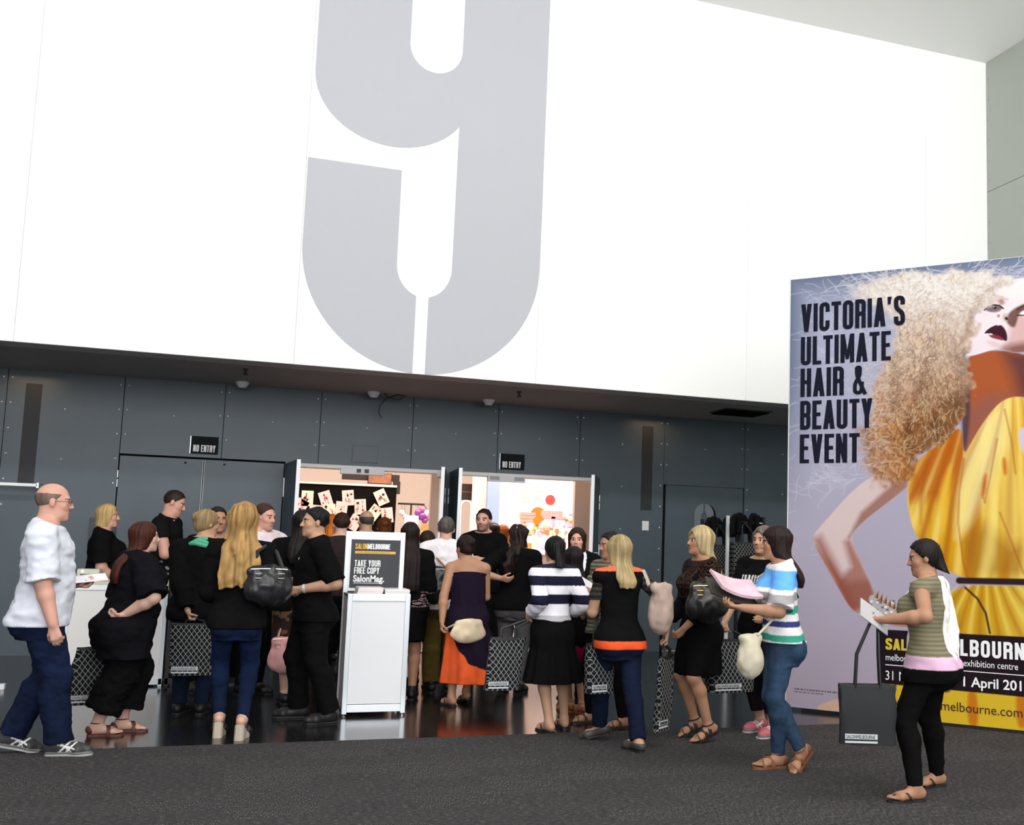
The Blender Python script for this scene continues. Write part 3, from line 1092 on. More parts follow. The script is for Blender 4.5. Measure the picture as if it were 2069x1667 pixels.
step = .0048
NU, NV = int(BWID / step) + 1, int(BH / step) + 1
gu, gv = np.linspace(0, BWID, NU), np.linspace(0, BH, NV)
GU, GV = np.meshgrid(gu, gv, indexing='ij')


def hexc(h):
    return np.array(lin(h))


def smoothn(shape, f, seed):
    """smooth noise -1..1 on the sheet; f = cells per metre (u, v)"""
    r = np.random.RandomState(seed)
    cu, cv = int(BWID * f[0]) + 3, int(BH * f[1]) + 3
    g = r.uniform(-1, 1, (cu, cv))
    x, y = GU * f[0], GV * f[1]
    i, j = x.astype(int), y.astype(int)
    a, b = x - i, y - j
    a, b = a * a * (3 - 2 * a), b * b * (3 - 2 * b)
    return g[i, j] * (1 - a) * (1 - b) + g[i + 1, j] * a * (1 - b) + g[i, j + 1] * (1 - a) * b + g[i + 1, j + 1] * a * b


def poly_sd(P):
    P = [np.array(bn(*q)) for q in P]
    d = np.full(GU.shape, 9.0)
    ins = np.zeros(GU.shape, bool)
    n = len(P)
    for i in range(n):
        a, b = P[i], P[(i + 1) % n]
        e = b - a
        wx, wy = GU - a[0], GV - a[1]
        t = np.clip((wx * e[0] + wy * e[1]) / (e @ e + 1e-12), 0, 1)
        d = np.minimum(d, np.hypot(wx - e[0] * t, wy - e[1] * t))
        c = (a[1] > GV) != (b[1] > GV)
        with np.errstate(divide='ignore', invalid='ignore'):
            xi = a[0] + (GV - a[1]) * e[0] / (e[1] if abs(e[1]) > 1e-9 else 1e-9)
        ins ^= c & (GU < xi)
    return np.where(ins, -d, d)


def smooth_poly(P, n=3):
    for _ in range(n):
        Q = []
        for i in range(len(P)):
            a, b = np.array(P[i], float), np.array(P[(i + 1) % len(P)], float)
            Q += [tuple(a * .75 + b * .25), tuple(a * .25 + b * .75)]
        P = Q
    return P


IMG = np.zeros((NU, NV, 3))


def paint(alpha, col):
    global IMG
    if isinstance(col, str):
        col = hexc(col)
    IMG = IMG * (1 - alpha[..., None]) + col * alpha[..., None]


def shape(P, col, soft=.012, rnd=True, op=1.0, wob=None):
    d = poly_sd(smooth_poly(P, 2) if rnd else P)
    if wob is not None:
        d = d + wob
    a = np.clip(.5 - d / soft, 0, 1) * op
    paint(a, col)
    return d


def line(P, col, wpx=.008, soft=.008, op=1.0):
    P = [np.array(bn(*q)) for q in P]
    d = np.full(GU.shape, 9.0)
    for a, b in zip(P, P[1:]):
        e = b - a
        wx, wy = GU - a[0], GV - a[1]
        t = np.clip((wx * e[0] + wy * e[1]) / (e @ e + 1e-12), 0, 1)
        d = np.minimum(d, np.hypot(wx - e[0] * t, wy - e[1] * t))
    paint(np.clip(.5 + (wpx - d) / soft, 0, 1) * op, col)


# studio backdrop of the printed picture
k = np.clip((GV - .3) / 3.4, 0, 1)[..., None]
IMG = hexc('b3a6b6') * (1 - k) + hexc('a9adc4') * k
vg = np.clip(1 - np.minimum(GU / .34, (BH - GV) / .42), 0, 1)
paint(vg ** 1.5 * .85 * np.clip((GV - 1.6) / 1.6, 0, 1), '566580')
# fly-away hairs
def strands(n, cx, cy, sx, sy, dirx, diry, col, seed, L=(20, 60), op=.6, mask=None):
    r = np.random.RandomState(seed)
    for _ in range(n):
        x, y = cx + r.normal() * sx, cy + r.normal() * sy
        a = math.atan2(diry, dirx) + r.normal() * .5
        l = r.uniform(*L)
        P = [(x, y)]
        for s in range(4):
            a += r.normal() * .35
            x, y = x + math.cos(a) * l / 4, y + math.sin(a) * l / 4
            P.append((x, y))
        Pm = [np.array(bn(*q)) for q in P]
        lo, hi = np.min(Pm, 0) - .03, np.max(Pm, 0) + .03
        i0, i1 = np.searchsorted(gu, [lo[0], hi[0]])
        j0, j1 = np.searchsorted(gv, [lo[1], hi[1]])
        if i1 <= i0 or j1 <= j0:
            continue
        gx, gy = GU[i0:i1, j0:j1], GV[i0:i1, j0:j1]
        d = np.full(gx.shape, 9.0)
        for p, q in zip(Pm, Pm[1:]):
            e = q - p
            wx, wy = gx - p[0], gy - p[1]
            t = np.clip((wx * e[0] + wy * e[1]) / (e @ e + 1e-12), 0, 1)
            d = np.minimum(d, np.hypot(wx - e[0] * t, wy - e[1] * t))
        al = (np.clip(1.25 - d / .0046, 0, 1) * op)[..., None]
        if mask is not None:
            al = al * mask[i0:i1, j0:j1, None]
        IMG[i0:i1, j0:j1] = IMG[i0:i1, j0:j1] * (1 - al) + (hexc(col) if isinstance(col, str) else col) * al


strands(90, 1800, 575, 55, 22, -1, -.3, 'd4d3de', 1)
strands(110, 1690, 770, 45, 130, -1, .1, 'c6c8da', 2, op=.5)
strands(60, 1700, 960, 45, 40, -1, .2, 'c9c9d8', 3, op=.5)
strands(50, 1990, 552, 50, 12, 1, -.2, 'c8c8d6', 4)
# arm behind the hair
arm = [(1850, 930), (1800, 945), (1755, 968), (1712, 1005), (1675, 1048), (1648, 1078), (1641, 1092), (1648, 1112), (1668, 1148), (1693, 1192),
       (1716, 1232), (1738, 1250), (1775, 1228), (1760, 1185), (1738, 1135), (1716, 1088), (1745, 1056), (1790, 1022), (1832, 990), (1850, 972)]
d = shape(arm, 'd9c3c2', .012)
ins = np.clip(.5 - d / .012, 0, 1)
fore = poly_sd([(1640, 1092), (1670, 1155), (1720, 1240), (1738, 1250), (1690, 1140), (1660, 1085)])
paint(ins * np.clip(.6 - (fore + .02) / .10, 0, 1) * .9, '9a5744')
fo2 = poly_sd([(1648, 1110), (1690, 1185), (1716, 1240), (1775, 1235), (1762, 1185), (1738, 1135), (1716, 1092), (1706, 1100), (1720, 1150), (1700, 1170)])
paint(ins * np.clip(.55 - fo2 / .07, 0, 1) * .75, '96482f')
low = poly_sd([(1716, 1088), (1832, 990), (1850, 935), (1800, 985), (1740, 1040)])
paint(ins * np.clip(.6 - low / .05, 0, 1) * .8, '8f513c')
paint(ins * np.clip(.7 - poly_sd([(1690, 1185), (1716, 1235), (1775, 1230), (1755, 1180)]) / .08, 0, 1) * .6, '8c4a3a')
# dress
dress = [(2036, 806), (2062, 802), (2110, 830), (2190, 1000), (2230, 1180), (2040, 1181), (1945, 1173), (1900, 1150), (1850, 1088), (1836, 1040), (1832, 1005),
         (1841, 950), (1862, 925), (1905, 893), (1944, 858), (1946, 925), (1962, 896), (1990, 850), (2018, 816)]
d = shape(dress, 'dca516', .012)
ins = np.clip(.5 - d / .012, 0, 1)
f1 = smoothn(0, (9, 1.1), 11) * .6 + smoothn(0, (22, 1.6), 12) * .4
paint(ins * np.clip(f1 * 1.3, 0, 1) * .8, 'f4dc77')
paint(ins * np.clip(-f1 * 1.3 - .1, 0, 1) * .8, 'b8690f')
paint(ins * np.clip(.6 - poly_sd([(1838, 950), (1905, 893), (1944, 858), (1946, 940), (1900, 1010), (1842, 1010)]) / .12, 0, 1) * .75, 'b35a12')
paint(ins * np.clip(.6 - poly_sd([(1950, 930), (1990, 850), (2030, 815), (2030, 900), (1990, 1000), (1960, 1060), (1935, 1090), (1935, 1000)]) / .1, 0, 1) * .8, 'f3e29a')
paint(ins * np.clip(.6 - poly_sd([(1945, 1100), (1990, 1060), (2040, 1110), (2069, 1100), (2120, 1170), (1960, 1165)]) / .12, 0, 1) * .75, 'a8761a')
def fan(px_, py_, n, ph):
    a = np.array(bn(px_, py_))
    th = np.arctan2(GU - a[0], a[1] - GV)
    return np.sin(th * n + ph + smoothn(0, (3, 2), 14) * 1.2)


lf = np.clip(.5 - poly_sd([(1832, 950), (1862, 925), (1905, 893), (1944, 850), (1946, 930), (1936, 1000), (1938, 1080), (1950, 1175), (1900, 1160), (1840, 1080)]) / .02, 0, 1)
w1, w2 = fan(1975, 740, 46, 0), fan(2052, 700, 40, 1)
fx = w1 * lf + w2 * (1 - lf)
paint(ins * np.clip(fx, 0, 1) ** 2 * .55, 'fbe27c')
paint(ins * np.clip(-fx, 0, 1) ** 2 * (.35 + .35 * lf), 'ad5208')
paint(ins * lf * np.clip((GV - 1.75) / .6, 0, 1) * .55, 'b8580c')
for L_ in ([(1948, 930), (1938, 1000), (1936, 1060), (1946, 1140), (1955, 1172)], [(2015, 890), (2002, 960), (1990, 1020), (1988, 1010)],
           [(2030, 830), (2045, 900), (2052, 960)], [(2020, 1040), (2040, 1090), (2069, 1165)]):
    line(L_, 'a85c0c', .006, .02, .75)
shape([(1985, 970), (1995, 955), (1992, 1000), (1982, 1015)], 'c05a08', .03, op=.9)
shape([(2024, 930), (2032, 925), (2036, 960), (2028, 965)], 'c8640a', .03, op=.9)
shape([(1856, 1000), (1868, 950), (1880, 920), (1866, 1000), (1860, 1085)], 'a85410', .04, op=.6)
shape([(1895, 1010), (1910, 960), (1925, 930), (1915, 1010), (1905, 1100)], 'efb92c', .04, op=.7)
# neck and chest
neck = [(1955, 718), (2005, 708), (2069, 715), (2160, 760), (2120, 815), (2062, 802), (2036, 806), (2016, 818), (1990, 850), (1962, 896), (1947, 925), (1946, 860), (1947, 760)]
d = shape(neck, 'a8562c', .012)
ins = np.clip(.5 - d / .012, 0, 1)
paint(ins * np.clip(.6 - poly_sd([(1950, 840), (2000, 800), (2040, 800), (1985, 860), (1948, 925)]) / .12, 0, 1) * .7, '8d5a50')
paint(ins * np.clip(.6 - poly_sd([(2030, 715), (2160, 715), (2160, 830), (2060, 800), (2050, 760)]) / .15, 0, 1) * .8, '4c3038')
shape([(1942, 745), (1956, 730), (1962, 800), (1958, 880), (1947, 925), (1942, 860)], '4a3a44', .03, op=.9)
shape([(2060, 865), (2078, 870), (2110, 920), (2100, 960), (2069, 925), (2056, 890)], 'd5c6d2', .02)
# face, lit from the left
face = [(2150, 560), (2069, 561), (2040, 566), (2017, 576), (1998, 596), (1979, 627), (1964, 648), (1961, 671), (1954, 696), (1949, 720), (1961, 721), (1981, 716), (2001, 709), (2023, 706), (2060, 718), (2150, 690)]
d = shape(face, 'ecdfe4', .010)
ins = np.clip(.5 - d / .012, 0, 1)


def glow(P, col, soft, op):
    paint(ins * np.clip(.5 - poly_sd(smooth_poly(P, 2)) / soft, 0, 1) * op, col)


glow([(2010, 560), (2080, 560), (2090, 600), (2050, 606), (2020, 590)], 'f4e9e6', .08, .8)
glow([(2036, 690), (2044, 640), (2069, 612), (2160, 600), (2160, 760), (2060, 720), (2020, 712)], 'd6a9a4', .07, .85)
glow([(2018, 710), (2036, 696), (2160, 684), (2160, 760), (2060, 735)], '7a4a48', .07, .9)
glow([(1992, 726), (2024, 704), (2040, 700), (2040, 730)], 'b98a84', .06, .6)
glow([(1994, 604), (2010, 600), (2030, 606), (2030, 616), (2010, 612), (1996, 618)], 'd8b8b4', .03, .7)
glow([(2017, 606), (2026, 603), (2031, 613), (2024, 618), (2018, 614)], 'a8745e', .03, .8)
glow([(2036, 636), (2045, 627), (2058, 619), (2080, 612), (2080, 624), (2058, 634), (2056, 648), (2050, 664), (2040, 660), (2032, 650)], '6b453c', .022, .95)
glow([(2024, 636), (2036, 634), (2038, 648), (2028, 652)], 'b98872', .03, .6)
shape([(1990, 626), (1998, 620), (2008, 617), (2018, 618), (2026, 624), (2019, 629), (2009, 631), (1999, 630)], '6a4a52', .010, op=.9)
shape([(2003, 622), (2009, 618), (2015, 622), (2010, 627)], '1d141a', .006)
shape([(2007, 620), (2009, 619), (2010, 621), (2008, 622)], 'd8d0d8', .004, rnd=False)
line([(1989, 627), (1997, 620), (2008, 616.5), (2019, 618), (2027, 624)], '20131a', .007, .007)
line([(1992, 628), (2002, 631), (2012, 631.5), (2021, 629)], '5c3c44', .003, .006, .8)
line([(1995, 607), (2008, 600), (2024, 600), (2036, 606)], 'b79a90', .006, .014, .7)
shape([(2014, 637), (2019, 636), (2021, 641), (2016, 643)], 'a8503e', .010, op=.85)
shape([(2029, 642), (2035, 641), (2038, 647), (2031, 648)], '2a181a', .008)
shape([(2058, 634), (2072, 626), (2090, 640), (2070, 644)], 'e9e6ec', .008)
line([(2056, 638), (2069, 638), (2090, 648)], '20141c', .006, .008)
line([(2056, 626), (2069, 618), (2090, 618)], '3a242a', .010, .014, .8)
glow([(1990, 690), (2010, 690), (2030, 700), (2012, 706)], 'dcb9b8', .04, .7)
shape([(1986.7, 675.4), (1997.6, 664.5), (2009.4, 658.6), (2014, 657.6), (2017, 659.2), (2020, 657.6), (2024.5, 658.6), (2031, 666), (2035.4, 678), (2034.6, 693), (2024.5, 685.5), (2011, 678.8), (1997.6, 674.5)], '3a1424', .007)
shape([(1996, 676), (2010, 677.5), (2022.8, 681), (2032, 690.5), (2014, 687), (2001, 683)], '8a2f40', .009)
shape([(1997, 675.5), (2004, 674.8), (2006, 677.5), (2000, 678.6)], 'f2e6ea', .005)
# the mass of curls
hair = [(1722, 600), (1745, 565), (1800, 545), (1880, 541), (1960, 543), (2030, 556), (2052, 568), (2020, 586), (1994, 612), (1975, 645), (1966, 690), (1962, 735),
        (1960, 800), (1952, 862), (1905, 893), (1866, 922), (1838, 950), (1838, 972), (1800, 990), (1760, 975), (1738, 940), (1740, 880), (1752, 845), (1770, 800), (1785, 745),
        (1800, 700), (1812, 655), (1800, 625), (1765, 615)]
wob = (smoothn(0, (7, 7), 21) * .05 + smoothn(0, (25, 25), 22) * .035)
d = poly_sd(smooth_poly(hair, 2)) + wob
uf = np.clip((GU - .55) / .75, 0, 1)
ins = np.clip(.42 - d / (.20 - .14 * uf), 0, 1)
ins = ins * ins * (3 - 2 * ins)
tt = np.clip((3.80 - GV) / 1.25, 0, 1)
tt = np.clip(tt * .75 + .35 * uf * tt, 0, 1)[..., None]
base = hexc('dcd2cb') * (1 - tt) + hexc('a8703c') * tt
paint(ins * .97, base)
q1 = smoothn(0, (7, 5), 23) * 6
n1, n2 = smoothn(0, (30, 30), 24), smoothn(0, (75, 60), 25)
sw = np.sin(GU * 60 + GV * 42 + q1 + n1 * 2.5) * .5 + n2 * .55 + n1 * .35
cl = smoothn(0, (8, 5), 26)
paint(ins * np.clip(sw, 0, 1) * .55, hexc('f3ebe0') * (1 - tt) + hexc('dcae74') * tt)
paint(ins * np.clip(-sw, 0, 1) * .60, hexc('bfa58c') * (1 - tt) + hexc('66391a') * tt)
paint(ins * np.clip(cl * 1.3 - .2, 0, 1) * tt[..., 0] * .55, 'bf7430')
paint(ins * np.clip(-cl * 1.3 - .2, 0, 1) * (.35 + .4 * tt[..., 0]), hexc('b89a80') * (1 - tt) + hexc('5a3118') * tt)
paint(ins * np.clip(.6 - poly_sd([(1945, 860), (1905, 893), (1846, 945), (1850, 900), (1910, 840), (1940, 780), (1944, 730)]) / .16, 0, 1) * .6, '54331f')
paint(ins * np.clip(.6 - poly_sd([(2020, 570), (1990, 592), (1968, 632), (1955, 680), (1948, 690), (1958, 640), (1980, 600)]) / .06, 0, 1) * .55, '8a5a34')
strands(700, 1860, 760, 45, 95, -.4, 1, 'ecd2a8', 31, L=(8, 26), op=.30, mask=ins)
strands(700, 1868, 790, 42, 90, -.4, 1, '6e3f1e', 32, L=(8, 26), op=.38, mask=ins)
strands(420, 1890, 580, 75, 22, -1, .4, 'f2ece6', 33, L=(8, 26), op=.4, mask=ins)
strands(160, 1770, 820, 22, 90, -1, .1, 'cfc4bd', 34, L=(12, 30), op=.5)
# belt, skirt and the picture's foot
shape([(1936, 1186), (2069, 1190), (2240, 1196), (2240, 1480), (2069, 1500), (1880, 1480), (1840, 1290), (1880, 1240)], 'd2a01a', .012)
f2 = smoothn(0, (8, 1.0), 41)
ins = np.clip(.5 - poly_sd([(1936, 1186), (2240, 1196), (2240, 1520), (1850, 1500), (1850, 1260)]) / .012, 0, 1)
paint(ins * np.clip(f2, 0, 1) * .6, 'ecd362')
paint(ins * np.clip(-f2, 0, 1) * .6, 'a9790f')
w3 = fan(1990, 1120, 26, .5)
paint(ins * np.clip(w3, 0, 1) ** 2 * .5, 'f2dc6a')
paint(ins * np.clip(-w3, 0, 1) ** 2 * .5, 'a9690c')
line([(1938, 1178), (2069, 1181), (2230, 1186)], '2e1a1c', .028, .012)
line([(1950, 1192), (1975, 1215), (1992, 1245), (2000, 1285)], '4a2c18', .010, .010)
# hand and bracelet
shape([(1752, 1226), (1775, 1218), (1810, 1232), (1850, 1250), (1840, 1275), (1795, 1268), (1760, 1250)], 'b07a66', .01)
shape([(1752, 1215), (1765, 1203), (1800, 1222), (1815, 1243), (1800, 1252), (1768, 1240)], 'b9b2b4', .01)
rb = np.random.RandomState(5)
for q in range(26):
    x, y = 1757 + rb.rand() * 48, 1212 + rb.rand() * 30
    shape([(x, y), (x + 5, y), (x + 5, y + 4), (x, y + 4)], 'f2f0f2' if q % 2 else '6a6468', .004, rnd=False)
for q in range(6):
    x, y = 1770 + q * 8.5, 1212 + q * 5.5
    shape([(x - 4, y), (x + 4, y + 3), (x + 5, y - 13)], 'a8743a', .004, rnd=False)
    shape([(x + 1, y + 1), (x + 4, y + 3), (x + 5, y - 13)], '4c2c16', .004, rnd=False)
# yellow corner and pale wedge at the foot
shape([(1690, 1420), (1770, 1384), (1790, 1384), (2240, 1420), (2240, 1520), (1740, 1470), (1712, 1450)], 'd9b52a', .010)
shape([(1636, 1440), (1690, 1417), (1700, 1424), (1716, 1450)], 'd8b49c', .010)
for xx in (1962, 2060):
    shape([(xx - 8, 1398), (xx + 12, 1400), (xx + 16, 1480), (xx - 6, 1478)], 'c4660c', .03, op=.85)
shape([(1775, 1277), (2240, 1302), (2240, 1432), (1775, 1387)], '1d1118', .006, rnd=False)

rc_ = np.random.RandomState(9)
for v_, u1_ in ((.168, .62), (.142, .36)):
    u_ = .08
    while u_ < u1_:
        w_ = rc_.uniform(.012, .045)
        m_ = (GU > u_) & (GU < u_ + w_) & (np.abs(GV - v_) < .006)
        IMG[m_] = IMG[m_] * .35
        u_ += w_ + .008
bo = empty('banner', (0, 0, 0))
tag(bo, 'tall printed banner of a woman with blonde curls in a yellow dress', 'banner')
mb = MB()
for off, th in ((0, .045),):
    vs = [b3(-.012, .03, -.045), b3(BWID, .03, -.045), b3(BWID, BH + .004, -.045), b3(-.012, BH + .004, -.045),
          b3(-.012, .03, -.001), b3(BWID, .03, -.001), b3(BWID, BH + .004, -.001), b3(-.012, BH + .004, -.001)]
    mb.add(vs, [(0, 3, 2, 1), (4, 5, 6, 7), (0, 1, 5, 4), (1, 2, 6, 5), (2, 3, 7, 6), (3, 0, 4, 7)])
mb.build('frame', mat('banner_edge', (.62, .63, .60), .5), bo)
for u0, u1 in ((.15, .45), (2.4, 2.7)):
    vs = [b3(u0, 0, -.30), b3(u1, 0, -.30), b3(u1, 0, .0), b3(u0, 0, .0), b3(u0, .03, -.30), b3(u1, .03, -.30), b3(u1, .03, .0), b3(u0, .03, .0)]
    MB().add(vs, [(0, 3, 2, 1), (4, 5, 6, 7), (0, 1, 5, 4), (1, 2, 6, 5), (2, 3, 7, 6), (3, 0, 4, 7)]).build('foot', BLACK, bo)
me = bpy.data.meshes.new('print')
vs = BP0[None, :] + BD[None, :] * GU.reshape(-1, 1) + np.array([[0, 0, 1.0]]) * (GV.reshape(-1, 1) * (BH - .03) / BH + .03)
idx = np.arange(NU * NV).reshape(NU, NV)
fs = np.stack([idx[:-1, :-1], idx[1:, :-1], idx[1:, 1:], idx[:-1, 1:]], -1).reshape(-1, 4)
me.vertices.add(len(vs))
me.vertices.foreach_set('co', vs.astype(np.float32).ravel())
me.loops.add(fs.size)
me.loops.foreach_set('vertex_index', fs.astype(np.int32).ravel())
me.polygons.add(len(fs))
me.polygons.foreach_set('loop_start', np.arange(0, fs.size, 4, dtype=np.int32))
me.polygons.foreach_set('loop_total', np.full(len(fs), 4, np.int32))
me.update()
ca = me.attributes.new('col', 'FLOAT_COLOR', 'POINT')
cc = np.ones((NU * NV, 4), np.float32)
cc[:, :3] = np.clip(IMG.reshape(-1, 3) * .86, 0, 1)
ca.data.foreach_set('color', cc.ravel())
me.materials.append(colmat('banner_vinyl', rough=.65, spec=.12, bump=0))
link(bpy.data.objects.new('print', me), bo)
pl = lambda u, v, z: b3(u, v, .003 + z)
mb = MB()
for s, v, x1 in (("VICTORIA'S", 3.531, 1.10), ('ULTIMATE', 3.213, .97), ('HAIR &', 2.908, .727), ('BEAUTY', 2.597, .802), ('EVENT', 2.279, .684)):
    probe = MB()
    e0 = capitals(probe, s, 0, 0, .272, w=.36, t=.145, gap=.062, place=lambda u, v_, z: (u, v_, z)) - .062 * .272
    kx = (x1 - .108) / e0
    capitals(mb, s, 0, v, .272, w=.36, t=.145, gap=.062, place=lambda u, v_, z: b3(.108 + u * kx, v_, .003 + z))
mb.build('headline', LETTERD, bo)
mb = MB()
capitals(mb, 'SALON', .925, .613, .098, w=.62, t=.23, gap=.07, place=pl)
mb.build('lettering', mat('print_yellow', (.60, .45, .03), .55), bo)
mb = MB()
e = capitals(mb, 'ME', 1.335, .607, .125, w=.52, t=.20, gap=.10, place=pl)
capitals(mb, 'LBOURNE', 1.572, .605, .140, w=.53, t=.19, gap=.125, place=pl)
for a_, b_, c_, d_ in ((.924, .476, 2.7, .483),):
    mb.add([b3(a_, b_, .003), b3(c_, b_, .003), b3(c_, d_, .003), b3(a_, d_, .003)], [(0, 1, 2, 3)])
mb.build('lettering', LETTERW, bo)
BM = Matrix(((BD[0], 0, BN[0], 0), (BD[1], 0, BN[1], 0), (0, 1, 0, 0), (0, 0, 0, 1)))
text('lettering', 'melbourne convention & exhibition centre', .081, Vector(b3(.924, .520, .003)), BM, LETTERW, bo, sx=.80)
text('lettering', '31 March -', .115, Vector(b3(.92, .350, .003)), BM, LETTERW, bo, sx=.82)
text('lettering', '1 April 2012', .115, Vector(b3(1.575, .352, .003)), BM, LETTERW, bo, sx=.98, offset=.002)
text('lettering', 'www.salon', .112, Vector(b3(.863, .135, .003)), BM, mat('web_print', (.06, .012, .012), .5), bo, sx=.90)
text('lettering', 'melbourne.com.au', .112, Vector(b3(1.402, .135, .003)), BM, mat('web_print', (.06, .012, .012), .5), bo, sx=.95)

# ------------------------------------------------------------------ figures: one continuous skin per body, grown from tapered bones
BIG = 1.0


class Field:
    """signed distance field of blended bones on a local grid, turned into a mesh by surface nets"""

    def __init__(self, lo, hi, h):
        self.h = h
        self.lo = np.array(lo, float) - 3 * h
        n = np.ceil((np.array(hi) + 3 * h - self.lo) / h).astype(int) + 1
        self.n = n
        self.F = np.full(n, BIG, np.float32)
        self.ax = [self.lo[i] + np.arange(n[i]) * h for i in range(3)]

    def block(self, lo, hi):
        i0 = np.maximum(0, np.floor((np.array(lo) - self.lo) / self.h).astype(int))
        i1 = np.minimum(self.n, np.ceil((np.array(hi) - self.lo) / self.h).astype(int) + 1)
        if (i1 <= i0).any():
            return None
        sl = tuple(slice(a, b) for a, b in zip(i0, i1))
        X = (self.ax[0][sl[0]][:, None, None], self.ax[1][sl[1]][None, :, None], self.ax[2][sl[2]][None, None, :])
        return sl, X

    def put(self, p):
        k = p.get('k', .015)
        m = k + 2.5 * self.h
        lo, hi = prim_bounds(p)
        b = self.block(lo - m, hi + m)
        if b is None:
            return
        sl, X = b
        d = prim_eval(p, X)
        for (q, nrm) in p.get('cut', ()):
            d = np.maximum(d, (X[0] - q[0]) * nrm[0] + (X[1] - q[1]) * nrm[1] + (X[2] - q[2]) * nrm[2])
        A = self.F[sl]
        if p.get('sub'):
            d = -d
            hh = np.maximum(k - np.abs(A - d), 0) / k
            self.F[sl] = np.maximum(A, d) + hh * hh * k * .25
        else:
            hh = np.maximum(k - np.abs(A - d), 0) / k
            self.F[sl] = np.minimum(A, d) - hh * hh * k * .25

    def cut(self, q, nrm):
        d = (self.ax[0][:, None, None] - q[0]) * nrm[0] + (self.ax[1][None, :, None] - q[1]) * nrm[1] + (self.ax[2][None, None, :] - q[2]) * nrm[2]
        self.F = np.maximum(self.F, d).astype(np.float32)

    def noise(self, amp, size, seed):
        r = np.random.RandomState(seed)
        size = np.array(size if hasattr(size, '__len__') else (size,) * 3, float)
        ws = []
        for i in range(3):
            x = (self.ax[i] - self.ax[i][0]) / size[i]
            c = int(x[-1]) + 2
            j = x.astype(int)
            t = x - j
            t = t * t * (3 - 2 * t)
            M = np.zeros((len(x), c), np.float32)
            M[np.arange(len(x)), j] = 1 - t
            M[np.arange(len(x)), j + 1] += t
            ws.append(M)
        g = r.uniform(-1, 1, [w.shape[1] for w in ws]).astype(np.float32)
        g = np.tensordot(ws[0], g, (1, 0))
        g = np.einsum('yb,xbc->xyc', ws[1], g)
        g = np.einsum('zc,xyc->xyz', ws[2], g)
        self.F += amp * g

    def mesh(self, name):
        F, h = self.F, self.h
        ins = F < 0
        c = np.zeros(tuple(np.array(F.shape) - 1), np.int8)
        offs = [(i, j, k) for i in (0, 1) for j in (0, 1) for k in (0, 1)]
        N = F.shape
        for o in offs:
            c += ins[o[0]:N[0] - 1 + o[0], o[1]:N[1] - 1 + o[1], o[2]:N[2] - 1 + o[2]]
        act = (c > 0) & (c < 8)
        I = np.argwhere(act)
        if len(I) == 0:
            return None, None
        ids = np.full(c.shape, -1, np.int32)
        ids[act] = np.arange(len(I))
        vals = {o: F[I[:, 0] + o[0], I[:, 1] + o[1], I[:, 2] + o[2]] for o in offs}
        acc = np.zeros((len(I), 3))
        cnt = np.zeros(len(I))
        for a in offs:
            for ax in range(3):
                if a[ax]:
                    continue
                b = list(a)
                b[ax] = 1
                va, vb = vals[a], vals[tuple(b)]
                s = (va < 0) != (vb < 0)
                t = np.where(s, va / np.where(s, va - vb, 1), 0)
                q = np.zeros((len(I), 3))
                for i in range(3):
                    q[:, i] = a[i]
                q[:, ax] = t
                acc += q * s[:, None]
                cnt += s
        V = self.lo + (I + acc / cnt[:, None]) * h
        faces = []
        for ax in range(3):
            s0 = [slice(0, n) for n in N]
            s1 = [slice(0, n) for n in N]
            s0[ax] = slice(0, N[ax] - 1)
            s1[ax] = slice(1, N[ax])
            A, B = ins[tuple(s0)], ins[tuple(s1)]
            E = np.argwhere(A != B)
            u, v = (ax + 1) % 3, (ax + 2) % 3
            ok = (E[:, u] > 0) & (E[:, v] > 0) & (E[:, u] < N[u] - 1) & (E[:, v] < N[v] - 1)
            E = E[ok]
            fl = A[tuple(E.T)]
            q = []
            for du, dv in ((-1, -1), (0, -1), (0, 0), (-1, 0)):
                g = E.copy()
                g[:, u] += du
                g[:, v] += dv
                q.append(ids[tuple(g.T)])
            q = np.stack(q, 1)
            q[~fl] = q[~fl][:, ::-1]
            faces.append(q)
        Q = np.concatenate(faces)
        Q = Q[(Q >= 0).all(1)]
        # one relaxing pass takes the grid steps out
        nb = np.zeros_like(V)
        nc = np.zeros(len(V))
        for i in range(4):
            a, b = Q[:, i], Q[:, (i + 1) % 4]
            np.add.at(nb, a, V[b])
            np.add.at(nc, a, 1)
        V = V * .5 + .5 * nb / np.maximum(nc, 1)[:, None]
        me = bpy.data.meshes.new(name)
        me.vertices.add(len(V))
        me.vertices.foreach_set('co', V.astype(np.float32).ravel())
        me.loops.add(Q.size)
        me.loops.foreach_set('vertex_index', Q.astype(np.int32).ravel())
        me.polygons.add(len(Q))
        me.polygons.foreach_set('loop_start', np.arange(0, Q.size, 4, dtype=np.int32))
        me.polygons.foreach_set('loop_total', np.full(len(Q), 4, np.int32))
        me.polygons.foreach_set('use_smooth', np.ones(len(Q), bool))
        me.update()
        return me, V


def prim_bounds(p):
    t = p['t']
    if t == 'rc':
        a, b = np.array(p['a']), np.array(p['b'])
        r = max(p['r1'], p['r2'])
        return np.minimum(a, b) - r, np.maximum(a, b) + r
    if t == 'el':
        r = max(p['r'])
        return np.array(p['c']) - r, np.array(p['c']) + r
    if t == 'sec':
        m = max(p['A'].max(), p['B'].max())
        return (np.array([p['cx'].min() - m, p['cy'].min() - m, p['z'].min()]),
                np.array([p['cx'].max() + m, p['cy'].max() + m, p['z'].max()]))


